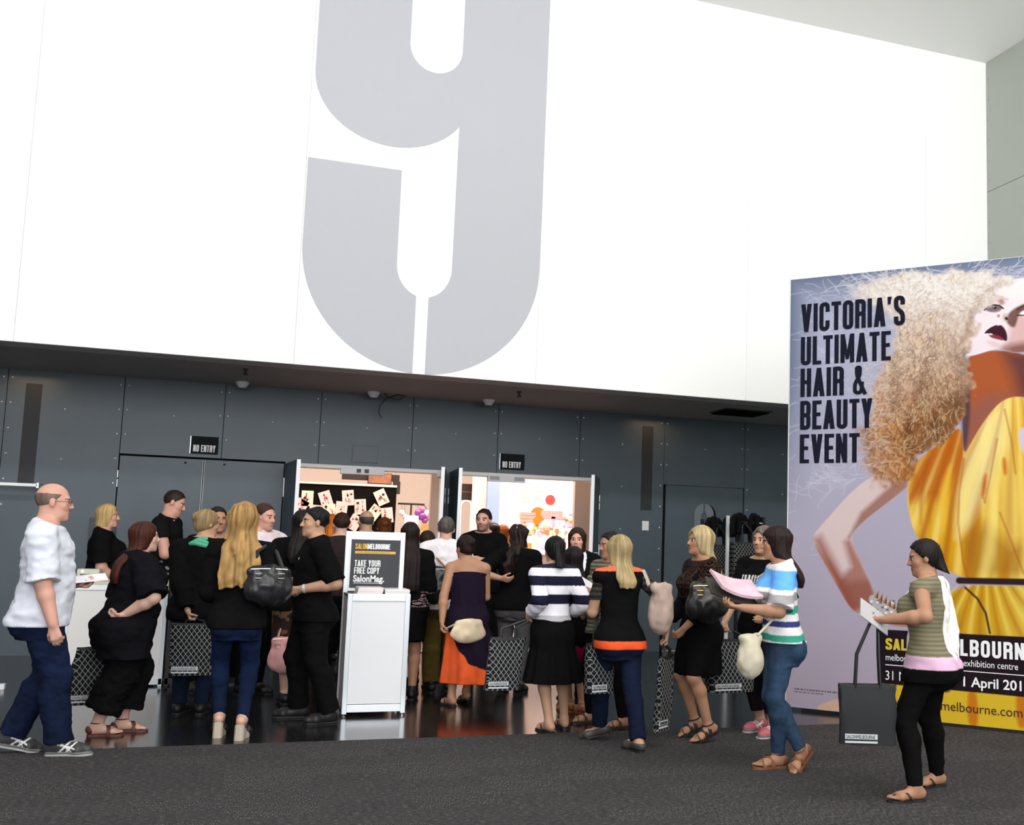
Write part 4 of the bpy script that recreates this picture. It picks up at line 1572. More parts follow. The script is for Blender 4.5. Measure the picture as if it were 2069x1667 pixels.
def prim_eval(p, X):
    t = p['t']
    x, y, z = X
    if t == 'rc':
        a, b, r1, r2 = np.array(p['a'], float), np.array(p['b'], float), p['r1'], p['r2']
        ba = b - a
        l2 = max(ba @ ba, 1e-9)
        px_, py_, pz_ = x - a[0], y - a[1], z - a[2]
        tt = np.clip((px_ * ba[0] + py_ * ba[1] + pz_ * ba[2]) / l2, 0, 1)
        d = np.sqrt((px_ - ba[0] * tt) ** 2 + (py_ - ba[1] * tt) ** 2 + (pz_ - ba[2] * tt) ** 2)
        return d - (r1 + (r2 - r1) * tt)
    if t == 'el':
        c, Mx, r = p['c'], p['M'], p['r']
        px_, py_, pz_ = x - c[0], y - c[1], z - c[2]
        k0 = k1 = 0
        for i in range(3):
            q = px_ * Mx[i][0] + py_ * Mx[i][1] + pz_ * Mx[i][2]
            k0 = k0 + (q / r[i]) ** 2
            k1 = k1 + (q / r[i] ** 2) ** 2
        k0, k1 = np.sqrt(k0), np.sqrt(k1) + 1e-9
        return k0 * (k0 - 1) / k1
    if t == 'sec':
        zz = np.asarray(z).ravel()
        cx, cy, A, B = [np.interp(zz, p['z'], p[q])[None, None, :] for q in ('cx', 'cy', 'A', 'B')]
        ca, sa = math.cos(p['ang']), math.sin(p['ang'])
        qx = (x - cx) * ca + (y - cy) * sa
        qy = -(x - cx) * sa + (y - cy) * ca
        rip = 0.0
        if p.get('pleat'):
            n, amp = p['pleat']
            w = np.clip((p['z'].max() - zz) / (p['z'].max() - p['z'].min() + 1e-6), 0, 1)[None, None, :]
            th = np.arctan2(qy / B, qx / A)
            rip = amp * w * (np.sin(n * th + p.get('ph', 0)) + .5 * np.sin(n * 1.7 * th + 1.3))
        k0 = np.sqrt((qx / A) ** 2 + (qy / B) ** 2)
        k1 = np.sqrt((qx / A ** 2) ** 2 + (qy / B ** 2) ** 2) + 1e-9
        d = np.where(k0 < 1e-4, -np.minimum(A, B), k0 * (k0 - 1) / k1) + rip
        return np.maximum(d, np.maximum(p['z'].min() - z, z - p['z'].max()))


def RC(a, b, r1, r2, k=.015, **kw):
    return dict(t='rc', a=np.array(a, float), b=np.array(b, float), r1=r1, r2=r2, k=k, **kw)


def EL(c, M, r, k=.015, **kw):
    return dict(t='el', c=np.array(c, float), M=np.array(M, float), r=r, k=k, **kw)


def SEC(z, cx, cy, A, B, ang, k=.02, **kw):
    z, cx, cy, A, B = [np.array(q, float) for q in (z, cx, cy, A, B)]
    o = np.argsort(z)
    z, cx, cy, A, B = z[o], cx[o], cy[o], A[o], B[o]
    # smooth the outline between the given stations
    zz = np.linspace(z[0], z[-1], 60)
    def sm(v):
        w = np.interp(zz, z, v)
        for _ in range(3):
            e = np.pad(w, 2, mode='edge')
            w = (e[:-4] + 2 * e[1:-3] + 3 * e[2:-2] + 2 * e[3:-1] + e[4:]) / 9
        return w
    return dict(t='sec', z=zz, cx=sm(cx), cy=sm(cy), A=sm(A), B=sm(B), ang=ang, k=k, **kw)


def field_mesh(name, prims, h, m, parent, colf, cuts=(), folds=None, post=None, loc=None, early=()):
    lo = np.min([prim_bounds(p)[0] for p in prims if not p.get('sub')], 0)
    hi = np.max([prim_bounds(p)[1] for p in prims if not p.get('sub')], 0)
    fd = Field(lo - .01, hi + .01, h)
    for p in prims:
        fd.put(p)
    for q, n in early:
        fd.cut(q, n)
    if folds:
        for amp, size, seed in folds:
            fd.noise(amp, size, seed)
    if post:
        post(fd)
    for q, n in cuts:
        fd.cut(q, n)
    me, V = fd.mesh(name)
    if me is None:
        return None
    ca = me.attributes.new('col', 'FLOAT_COLOR', 'POINT')
    cc = np.ones((len(V), 4), np.float32)
    cc[:, :3] = colf(V) if callable(colf) else np.array(lin(colf))
    ca.data.foreach_set('color', cc.ravel())
    me.materials.append(m)
    o = bpy.data.objects.new(name, me)
    link(o, parent)
    if loc is not None:
        o.location = loc
    return o


def vnoise(P, size, seed):
    r = np.random.RandomState(seed)
    size = np.array(size if hasattr(size, '__len__') else (size,) * 3, float)
    q = (P - P.min(0)) / size
    n = q.max(0).astype(int) + 2
    g = r.uniform(-1, 1, n)
    i = q.astype(int)
    t = q - i
    t = t * t * (3 - 2 * t)
    out = 0
    for a in (0, 1):
        for b in (0, 1):
            for c in (0, 1):
                w = (t[:, 0] if a else 1 - t[:, 0]) * (t[:, 1] if b else 1 - t[:, 1]) * (t[:, 2] if c else 1 - t[:, 2])
                out = out + w * g[i[:, 0] + a, i[:, 1] + b, i[:, 2] + c]
    return out


SKIN = colmat('skin', rough=.55, spec=.35, bump=.04, bscale=400)
CLOTH = colmat('cloth', rough=.95, spec=.05, bump=.25, bscale=320)
DENIM = colmat('denim', rough=.9, spec=.12, bump=.4, bscale=260)
HAIR = colmat('hair', rough=.55, spec=.22, bump=.5, bscale=160)
LEATHER = colmat('leather', rough=.32, spec=.5, bump=.25, bscale=90)
SHOEM = colmat('shoe', rough=.5, spec=.4, bump=.1, bscale=120)
EYEM = [mat('eye_white', (.75, .73, .70), .25), mat('eye_iris', (.03, .02, .015), .2)]

TONES = dict(fair=(.56, .34, .26), pink=(.58, .31, .235), tan=(.38, .195, .115), olive=(.46, .26, .165), deep=(.33, .17, .10))


def unit(v):
    v = np.array(v, float)
    return v / (np.linalg.norm(v) + 1e-9)


def ik(S_, T, l1, l2, hint):
    S_, T = np.array(S_, float), np.array(T, float)
    d = T - S_
    L = np.linalg.norm(d)
    if L > (l1 + l2) * .995:
        T = S_ + d / L * (l1 + l2) * .995
        L = (l1 + l2) * .995
    if L < abs(l1 - l2) + .03:
        L = abs(l1 - l2) + .03
        T = S_ + unit(d) * L
    d = unit(T - S_)
    a = (l1 * l1 - l2 * l2 + L * L) / (2 * L)
    hgt = math.sqrt(max(l1 * l1 - a * a, 0))
    n = np.array(hint, float)
    n = n - d * (n @ d)
    n = unit(n)
    return S_ + d * a + n * hgt, T


def dirs(a):
    """forward and left vectors for a heading in degrees: 0 faces the camera side, 90 faces +X"""
    a = R_(a)
    return np.array([math.sin(a), -math.cos(a), 0]), np.array([math.cos(a), math.sin(a), 0])


UP = np.array([0, 0, 1.0])
TORSO = dict(
    f=dict(z=(.44, .47, .50, .535, .60, .635, .68, .73, .77, .80, .825, .845, .86),
           a=(.085, .097, .104, .101, .081, .077, .083, .090, .094, .092, .072, .042, .034),
           b=(.058, .066, .072, .070, .058, .056, .060, .066, .062, .052, .042, .036, .034),
           c=(-.006, -.008, -.010, -.008, 0, 0, .003, .006, 0, -.006, -.010, -.012, -.012)),
    m=dict(z=(.44, .47, .50, .54, .60, .64, .69, .74, .78, .805, .83, .85, .868),
           a=(.084, .092, .098, .097, .090, .090, .096, .105, .108, .104, .080, .047, .037),
           b=(.058, .064, .069, .067, .064, .064, .068, .071, .066, .055, .045, .041, .038),
           c=(-.006, -.008, -.010, -.006, .002, .003, .003, .003, 0, -.006, -.010, -.012, -.012)))


def torso_prims(B, ease=0.0, z0=None, z1=None, flare=0.0, k=.03):
    """blended torso; ease grows it into a garment, flare widens it towards its lower end"""
    T = TORSO[B['sex']]
    H, g = B['H'], B['girth']
    z = np.array(T['z'])
    zz, A, Bb, C = z, np.array(T['a']), np.array(T['b']), np.array(T['c'])
    belly = B.get('belly', 0)
    gb = 1 + (g - 1) * np.interp(z, [.44, .6, .78, .83, .87], [1, 1.15, .8, .4, .2])
    Bb = Bb * gb + belly * np.exp(-((z - .60) / .07) ** 2)
    C = C + belly * .6 * np.exp(-((z - .60) / .07) ** 2)
    A = A * gb
    lo = (z0 if z0 is not None else z[0] * H)
    hi = (z1 if z1 is not None else z[-1] * H)
    if lo < z[0] * H:
        zz = np.insert(zz, 0, lo / H)
        A, Bb, C = np.insert(A, 0, A[0]), np.insert(Bb, 0, Bb[0]), np.insert(C, 0, C[0])
    fl = np.clip((.62 * H - zz * H) / (.62 * H - lo + 1e-6), 0, 1) * flare
    zz = zz * H
    dz = B['pel'][2] - .50 * H
    cen = np.array([torso_c(B, q + dz) for q in zz])
    keep = (zz >= lo - .06) & (zz <= hi + .04)
    P = [SEC((zz + dz)[keep], (cen[:, 0] + B['F'][0] * C * H)[keep], (cen[:, 1] + B['F'][1] * C * H)[keep],
             (A * H + ease + fl)[keep], (Bb * H + ease + fl)[keep], math.atan2(B['Lf'][1], B['Lf'][0]), k=k)]
    M = [B['Lf'], B['F'], UP]
    def on(l, f, zf):
        q = torso_c(B, zf * H + dz)
        return np.array([q[0], q[1], zf * H + dz]) + B['Lf'] * l * H + B['F'] * f * H
    if lo < .5 * H:
        for s in (-1, 1):
            P.append(EL(on(s * .047 * g, -.046 * g, .493), M, np.array([.056, .048, .058]) * H * (.9 if B['sex'] == 'm' else 1) * (1 + (g - 1) * .7) + ease + flare * .4, .035))
    if B['sex'] == 'f' and hi > .72 * H:
        for s in (-1, 1):
            P.append(EL(on(s * .043, .052 * (1 + (g - 1) * .6), .728), M, np.array([.044, .040, .042]) * H * (1 + (g - 1) * .8) + ease, .035))
    for s in (-1, 1):   # shoulder caps
        P.append(RC(on(s * .03, -.010, .832), B['sh'][s], .036 * H + ease, .033 * H * (1 + (g - 1) * .4) + ease, .035))
    return P


def torso_c(B, z):
    t = max(0.0, (z - B['pel'][2]) / (.31 * B['H']))
    return np.array([B['pel'][0], B['pel'][1]]) + (B['F'] * B['lean'][0] + B['Lf'] * B['lean'][1])[:2] * t


def arm_prims(B, s, ease=0.0, frac=2.0, k=.02, flare=0.0):
    """frac 0..1 covers the upper arm, 1..2 the forearm; the end is cut square"""
    S_, E, Wr = B['sh'][s], B['el'][s], B['wr'][s]
    H, g = B['H'], 1 + (B['girth'] - 1) * .75
    r = [.031 * H * g, .0245 * H * g, .0165 * H * (1 + (g - 1) * .5)]
    if B['sex'] == 'm':
        r = [x * 1.1 for x in r]
    P = []
    f1 = min(frac, 1.0)
    e1 = S_ + (E - S_) * f1
    cut = [(e1, unit(E - S_))] if frac < 1 else []
    P.append(RC(S_, e1 + (unit(E - S_) * .02 if frac < 1 else 0), r[0] + ease, r[0] + (r[1] - r[0]) * f1 + ease + flare * f1, k, cut=cut))
    if frac > 1:
        f2 = min(frac - 1, 1.0)
        e2 = E + (Wr - E) * f2
        mid = E + (Wr - E) * min(.30, f2)
        cut = [(e2, unit(Wr - E))] if frac < 2 else []
        P.append(RC(E, mid, r[1] + ease, .0262 * H * g + ease, k, cut=cut))
        P.append(RC(mid, e2 + (unit(Wr - E) * .02 if frac < 2 else 0), .0262 * H * g + ease, .0262 * H * g + (r[2] - .0262 * H * g) * f2 + ease + flare, k, cut=cut))
    return P


def leg_prims(B, s, ease=0.0, z0=None, slim=1.0, flare=0.0, k=.025):
    Hp, K, A = B['hp'][s], B['kn'][s], B['an'][s]
    H, g = B['H'], 1 + (B['girth'] - 1) * .8
    P = [RC(Hp, K, .052 * H * g * slim + ease, .034 * H * g + ease, k)]
    back = unit(np.cross(np.cross(A - K, B['F']), A - K))
    calf = K + (A - K) * .30 - unit(B['F'] - (A - K) * ((B['F'] @ (A - K)) / ((A - K) @ (A - K)))) * .010 * H
    P.append(RC(K, calf, .033 * H * g + ease, .0325 * H * g + ease, k))
    P.append(RC(calf, A, .0325 * H * g + ease, .0215 * H * (1 + (g - 1) * .6) + ease + flare, k))
    return P


def foot_prims(B, s, ease=0.0, toes=True):
    A, t, H = B['an'][s], B['toe'][s], B['H']
    u, sd = B['fup'][s], B['fsd'][s]
    FL = .150 * H
    base = A - u * .047 * H
    q = lambda a, b, c: base + t * a * FL + sd * b * FL + u * c * FL
    P = [RC(q(-.18, 0, .14), q(-.05, 0, .16), .028 * H / 1.7 * 1.15 + ease, .030 * H / 1.7 + ease, .02),
         RC(q(-.05, 0, .22), q(.42, .02, .11), .032 * H / 1.7 + ease, .024 * H / 1.7 + ease, .03),
         RC(A, q(.0, 0, .2), .0215 * H + ease, .030 * H / 1.7 + ease, .02),
         RC(q(.46, -.13, .085), q(.46, .13, .085), .020 * H / 1.7 + ease, .020 * H / 1.7 + ease, .03),
         RC(q(-.1, 0, .10), q(.4, .05, .085), .026 * H / 1.7 + ease, .022 * H / 1.7 + ease, .02)]
    if toes:
        inner = -s
        for i, (o, ln, r) in enumerate(((.125, .74, .0135), (.055, .73, .010), (0, .70, .0095), (-.055, .665, .009), (-.11, .62, .009))):
            P.append(RC(q(.5, o * inner, .07), q(ln - .05, o * inner * 1.02, .05), r * H / 1.7 + ease, r * .9 * H / 1.7 + ease, .008))
    else:
        P.append(RC(q(.46, 0, .09), q(.66, .01, .075), .034 * H / 1.7 + ease, .022 * H / 1.7 + ease, .03))
    return P


def hand_prims(B, s):
    W_, d, n = B['wr'][s], B['hd'][s], B['hn'][s]
    sc = B['H'] / 1.7
    w = unit(np.cross(d, n)) * s          # towards the thumb
    curl = B['curl'][s]
    P = [RC(W_, W_ + d * .02, .017 * sc, .017 * sc, .012)]
    for i, (o, kn, ln) in enumerate(((.026, .088, .070), (.009, .092, .078), (-.008, .088, .072), (-.024, .080, .058))):
        k0 = W_ + (w * o * .6 + d * .02) * sc
        k1 = W_ + (w * o + d * kn) * sc
        P.append(RC(k0, k1, .0135 * sc, .0115 * sc, .012))
        p, ang = k1, 0.0
        for j, fr in enumerate((.45, .32, .23)):
            ang += R_(curl * (.8 + .12 * i) * (1.0, 1.05, .7)[j])
            dd = d * math.cos(ang) + n * math.sin(ang)
            q = p + (dd + w * (.05 * (1.5 - i)) * (1 if j == 0 else 0)) * ln * fr * sc
            P.append(RC(p, q, (.0098 - .0008 * j) * sc, (.0092 - .0008 * j) * sc, .004))
            p = q
    t0 = W_ + (d * .030 + w * .020) * sc
    t1 = W_ + (d * .058 + w * .042 + n * .012) * sc
    t2 = t1 + unit(d * .8 + w * .35 + n * (.3 + curl / 90)) * .032 * sc
    t3 = t2 + unit(d * .9 + w * .05 + n * (.35 + curl / 70)) * .025 * sc
    P += [RC(t0, t1, .0135 * sc, .0115 * sc, .01), RC(t1, t2, .0108 * sc, .0098 * sc, .004), RC(t2, t3, .0098 * sc, .0085 * sc, .004)]
    return P


def head_frame(B):
    hf, hl = dirs(B['ha'])
    p, r = R_(B['hp_']), R_(B['hr'])
    hf2 = hf * math.cos(p) - UP * math.sin(p)
    hu = UP * math.cos(p) + hf * math.sin(p)
    hl2 = hl * math.cos(r) + hu * math.sin(r)
    hu = -hl * math.sin(r) + hu * math.cos(r)
    return hl2, hf2, hu


def head_prims(B):
    hl, hf, hu = B['hx']
    M = [hl, hf, hu]
    c, s = B['hc'], B['hs']
    q = lambda x, y, z: c + (hl * x + hf * y + hu * z) * s
    P = [EL(q(0, -.014, .035), M, np.array([.075, .096, .085]) * s, .02),
         EL(q(0, .028, -.030), M, np.array([.060, .060, .085]) * s, .03),
         EL(q(0, .040, -.078), M, np.array([.046 if B['sex'] == 'f' else .052, .046, .036]) * s, .03),
         RC(q(-.008, .078, -.100), q(.008, .078, -.100), .014 * s, .014 * s, .02),
         RC(q(-.034, .076, .024), q(.034, .076, .024), .013 * s, .013 * s, .02),
         RC(q(-.042, .058, -.022), q(-.028, .070, -.030), .022 * s, .018 * s, .02),
         RC(q(.042, .058, -.022), q(.028, .070, -.030), .022 * s, .018 * s, .02)]
    for x in (-.031, .031):
        P.append(EL(q(x, .098, .004), M, np.array([.017, .014, .011]) * s, .012, sub=True))
    P += [RC(q(0, .086, .016), q(0, .109, -.026), .0085 * s, .0115 * s, .010),
          RC(q(-.011, .096, -.031), q(.011, .096, -.031), .0085 * s, .0085 * s, .006),
          RC(q(-.017, .088, -.0575), q(.017, .088, -.0575), .0075 * s, .0075 * s, .006),
          RC(q(-.013, .087, -.0705), q(.013, .087, -.0705), .0085 * s, .0085 * s, .006)]
    for x in (-1, 1):
        P.append(EL(q(x * .077, -.006, -.004), M, np.array([.011, .019, .031]) * s, .008))
    nb = B['neck']
    r = (.034 if B['sex'] == 'm' else .029) * B['H'] * (1 + (B['girth'] - 1) * .5)
    P.append(RC(nb, q(0, -.022, -.055), r, r * .98, .025))
    return P


def skin_colour(B):
    base = np.array(TONES[B['tone']])
    hl, hf, hu = B['hx']
    c, s = B['hc'], B['hs']

    def f(V):
        C = np.tile(base, (len(V), 1)) * (1 + .06 * vnoise(V, .05, 3))[:, None]
        p = (V - c) / s
        x, y, z = p @ hl, p @ hf, p @ hu
        blush = np.exp(-(((np.abs(x) - .042) / .02) ** 2 + ((z + .025) / .02) ** 2)) * (y > .02)
        C = C * (1 + blush[:, None] * np.array([.06, -.12, -.12]))
        if B.get('beard'):
            m = np.clip((-.035 - z) / .012, 0, 1) * np.clip((y + .01) / .03, 0, 1) * (z > -.13) * B['beard']
            C = C * (1 - m[:, None]) + np.array([.06, .035, .025]) * m[:, None]
        lip = (np.abs(x) < .024) & (np.abs(z + .064) < .0125) & (y > .085)
        C[lip] = C[lip] * np.array([.82, .48, .50]) if B['sex'] == 'f' else C[lip] * np.array([.85, .62, .60])
        br = (np.abs(np.abs(x) - .033) < .019) & (np.abs(z - .027 + np.abs(np.abs(x) - .03) * .15) < .0055) & (y > .06)
        C[br] = np.array(B['brow'])
        ns = (np.abs(np.abs(x) - .008) < .004) & (np.abs(z + .038) < .004) & (y > .09)
        C[ns] *= .35
        return C
    return f


def hair_mesh(B, kind, col, h, root, seed, length=.30, drape=None, wide=1.0, vol=0.0):
    hl, hf, hu = B['hx']
    c, s = B['hc'], B['hs']
    M = [hl, hf, hu]
    q = lambda x, y, z: c + (hl * x + hf * y + hu * z) * s
    col = np.array(lin(col))
    P, cuts, post = [], [], []
    t = dict(short=.009, bald=.004, crop=.006).get(kind, .014)
    t += vol
    P.append(EL(q(0, -.016, .036), M, (np.array([.076, .097, .086]) + t) * s, .02))
    nrmA = unit(hf * .80 - hu * .60)
    if kind in ('short', 'crop', 'bald'):
        cuts = [(q(0, .066, .078), nrmA), (q(0, -.020, -.010), unit(hf * .50 - hu * .86))]
        if kind == 'bald':
            cuts.append((q(0, 0, .055), hu))
    else:
        fr = [EL(q(0, .10, -.035), M, np.array([.066, .085, .113]) * s, .012, sub=True)]
    Fd, Ld = B['F'], B['Lf']
    back = -hf * np.array([1, 1, 0])
    back = unit(back)
    hu0 = UP
    if kind in ('long', 'wavy', 'bob', 'straight'):
        L = dict(bob=.135).get(kind, length)
        bl = -B['F'] if kind != 'bob' else back
        z0 = c[2] + .05 * s
        top = c + back * .015 * s
        nape = c + back * .040 * s + UP * -.10 * s
        tor = np.array([*torso_c(B, B['neck'][2] - .12), 0]) - B['F'] * (.088 * B['H'] * (1 + (B['girth'] - 1) * .3))
        if drape is not None:
            tor = tor + B['Lf'] * drape
        v = vol
        st = [(z0, top, (.086 + v) * s, (.102 + v * .5) * s), (c[2] - .02 * s, c + back * .022 * s, (.090 + v) * s, (.094 + v * .5) * s), (c[2] - .095 * s, nape, (.094 + v) * s, .078 * s)]
        if kind == 'bob':
            st.append((c[2] - L * s, c + back * .030 * s, .088 * s, .080 * s))
        else:
            st.append((c[2] - .17 * s, nape * .45 + tor * .55, .106 * s * wide, .058 * s))
            zb = c[2] - L
            st.append((c[2] - .22 * s, nape * .15 + tor * .85, .118 * s * wide, .045 * s))
            st.append((min(zb + .05, c[2] - .25 * s), tor, .118 * s * wide, .040 * s))
            st.append((min(zb, c[2] - .28 * s), tor + B['F'] * .004, .092 * s * wide, .028 * s))
        z = [a[0] for a in st]
        ang = math.atan2(hl[1], hl[0])
        P.append(SEC(z, [a[1][0] for a in st], [a[1][1] for a in st], [a[2] for a in st], [a[3] for a in st], ang, k=.03))
        P += fr
    elif kind == 'ponytail':
        P += [EL(q(0, -.05, -.02), M, np.array([.070, .066, .07]) * s, .02)]
        P += fr
        cuts = [(q(0, .066, .074), nrmA), (q(0, -.02, -.055), unit(hf * .5 - hu * .86))]
        tor = np.array([*torso_c(B, B['neck'][2] - .12), 0]) - B['F'] * (.095 * B['H'])
        a0 = q(0, -.100, -.005)
        a1 = np.array([a0[0], a0[1], c[2] - .12]) * .5 + np.array([tor[0], tor[1], c[2] - .12]) * .5
        a2 = np.array([tor[0], tor[1], c[2] - .24])
        a3 = np.array([tor[0], tor[1], c[2] - length])
        P += [RC(a0, a1, .034 * s, .040 * s, .02), RC(a1, a2, .040 * s, .034 * s, .02), RC(a2, a3, .034 * s, .012 * s, .02)]
    elif kind == 'bun':
        cuts = []
        P += [EL(q(0, -.05, -.02), M, np.array([.070, .066, .06]) * s, .02)] + fr
        P += [EL(q(0, -.105, .055), M, np.array([.048, .042, .045]) * s, .012)]
    N = 26 if kind != 'wavy' else 17
    amp = .0028 if kind not in ('wavy',) else .006

    def pst(fd):
        x, y, z = fd.ax[0][:, None, None] - c[0], fd.ax[1][None, :, None] - c[1], fd.ax[2][None, None, :] - c[2]
        a = np.arctan2(x * hl[0] + y * hl[1], -(x * hf[0] + y * hf[1]))
        ph = np.sin(z * (22 if kind == 'wavy' else 9) + seed) * (1.6 if kind == 'wavy' else .6)
        if kind in ('short', 'crop', 'bald'):
            fd.noise(.006 if kind == 'short' else .0025, .024, seed)
            fd.noise(.004 if kind == 'short' else .0015, (.014, .014, .03), seed + 9)
        else:
            near = np.abs(fd.F) < .06
            fd.F = np.where(near, fd.F + amp * np.sin(a * N + ph + .8 * np.sin(a * 7 + seed)), fd.F).astype(np.float32)
            fd.noise(.006 if kind == 'wavy' else .0025, (.035, .035, .07), seed)
            if kind == 'wavy':
                fd.noise(.016, (.06, .06, .055), seed + 3)

    def cf(V):
        p = V - c
        a = np.arctan2(p @ hl, -(p @ hf))
        n1 = vnoise(np.stack([a * 1.0, p[:, 2] * .5, p[:, 0] * 0], 1), (.075, .10, 1), seed + 1)
        n2 = vnoise(V, (.03, .03, .12), seed + 2)
        return np.clip(col * (1 + .42 * n1 + .22 * n2)[:, None], .002, 1)
    return field_mesh('hair', P, h, HAIR, root, cf, (), None, pst, early=cuts)


def eyes(B, root, shut=False):
    hl, hf, hu = B['hx']
    c, s = B['hc'], B['hs']
    for x in (-.031, .031):
        p = c + (hl * x + hf * .0782 + hu * .003) * s
        mb = MB()
        M = Matrix(((hl[0], hu[0], hf[0], p[0]), (hl[1], hu[1], hf[1], p[1]), (hl[2], hu[2], hf[2], p[2]), (0, 0, 0, 1)))
        r = .0104 * s
        prof = [(max(1e-4, r * math.sin(q)), r * math.cos(q)) for q in np.linspace(3.1, .02, 12)]
        mb.lathe([(a, b) for a, b in prof], n=14, M=M)
        mb.m = [1 if sum(Vector(mb.v[i]).__sub__(Vector(p)).dot(Vector(hf)) for i in f) / len(f) > r * .50 else 0 for f in mb.f]
        mb.build('eye', EYEM, root, smooth=True)


def sole(B, s, name, m, parent, thick=.016, grow=1.06, heel=0.0, zoff=0.0, mi2=None):
    """shoe sole: a foot outline with thickness, optionally raised to a wedge at the heel"""
    A, t, H, u, sd = B['an'][s], B['toe'][s], B['H'], B['fup'][s], B['fsd'][s]
    FL = .150 * H * grow
    base = A - u * .047 * H
    inn = -s
    out = [(-.27, 0), (-.255, .09), (-.19, .135), (-.05, .135), (.12, .125), (.30, .15), (.46, .185), (.60, .185), (.70, .14), (.745, .05), (.74, -.03),
           (.68, -.11), (.56, -.165), (.42, -.175), (.25, -.135), (.08, -.12), (-.08, -.13), (-.2, -.125), (-.255, -.085)]
    n = len(out)
    vs = []
    for lev in (0, 1):
        for a, b in out:
            p = base + t * a * FL + sd * b * FL * inn
            if lev == 0:
                p = p - u * thick
                if heel:
                    p[2] = 0.001 + max(0, 0)
            vs.append(tuple(p))
    fs = [list(range(n))[::-1], list(range(n, 2 * n))] + [(i, (i + 1) % n, (i + 1) % n + n, i + n) for i in range(n)]
    return MB().add(vs, fs).build(name, m, parent)


def strap(B, s, pos, name, m, parent, w=.010, tall=.30, wide=.20, lean=0.0, r=.005):
    """band arching over the foot at pos (fraction of its length)"""
    A, t, H, u, sd = B['an'][s], B['toe'][s], B['H'], B['fup'][s], B['fsd'][s]
    FL = .150 * H
    base = A - u * .047 * H
    mb = MB()
    for k in (-1, 0, 1):
        pts = []
        for q in np.linspace(0, math.pi, 11):
            pts.append(base + t * (pos + lean * math.cos(q)) * FL + t * k * w + sd * wide * FL * math.cos(q) + u * tall * FL * math.sin(q) ** .8)
        mb.tube(pts, r, 6)
    return mb.build(name, m, parent, smooth=True)


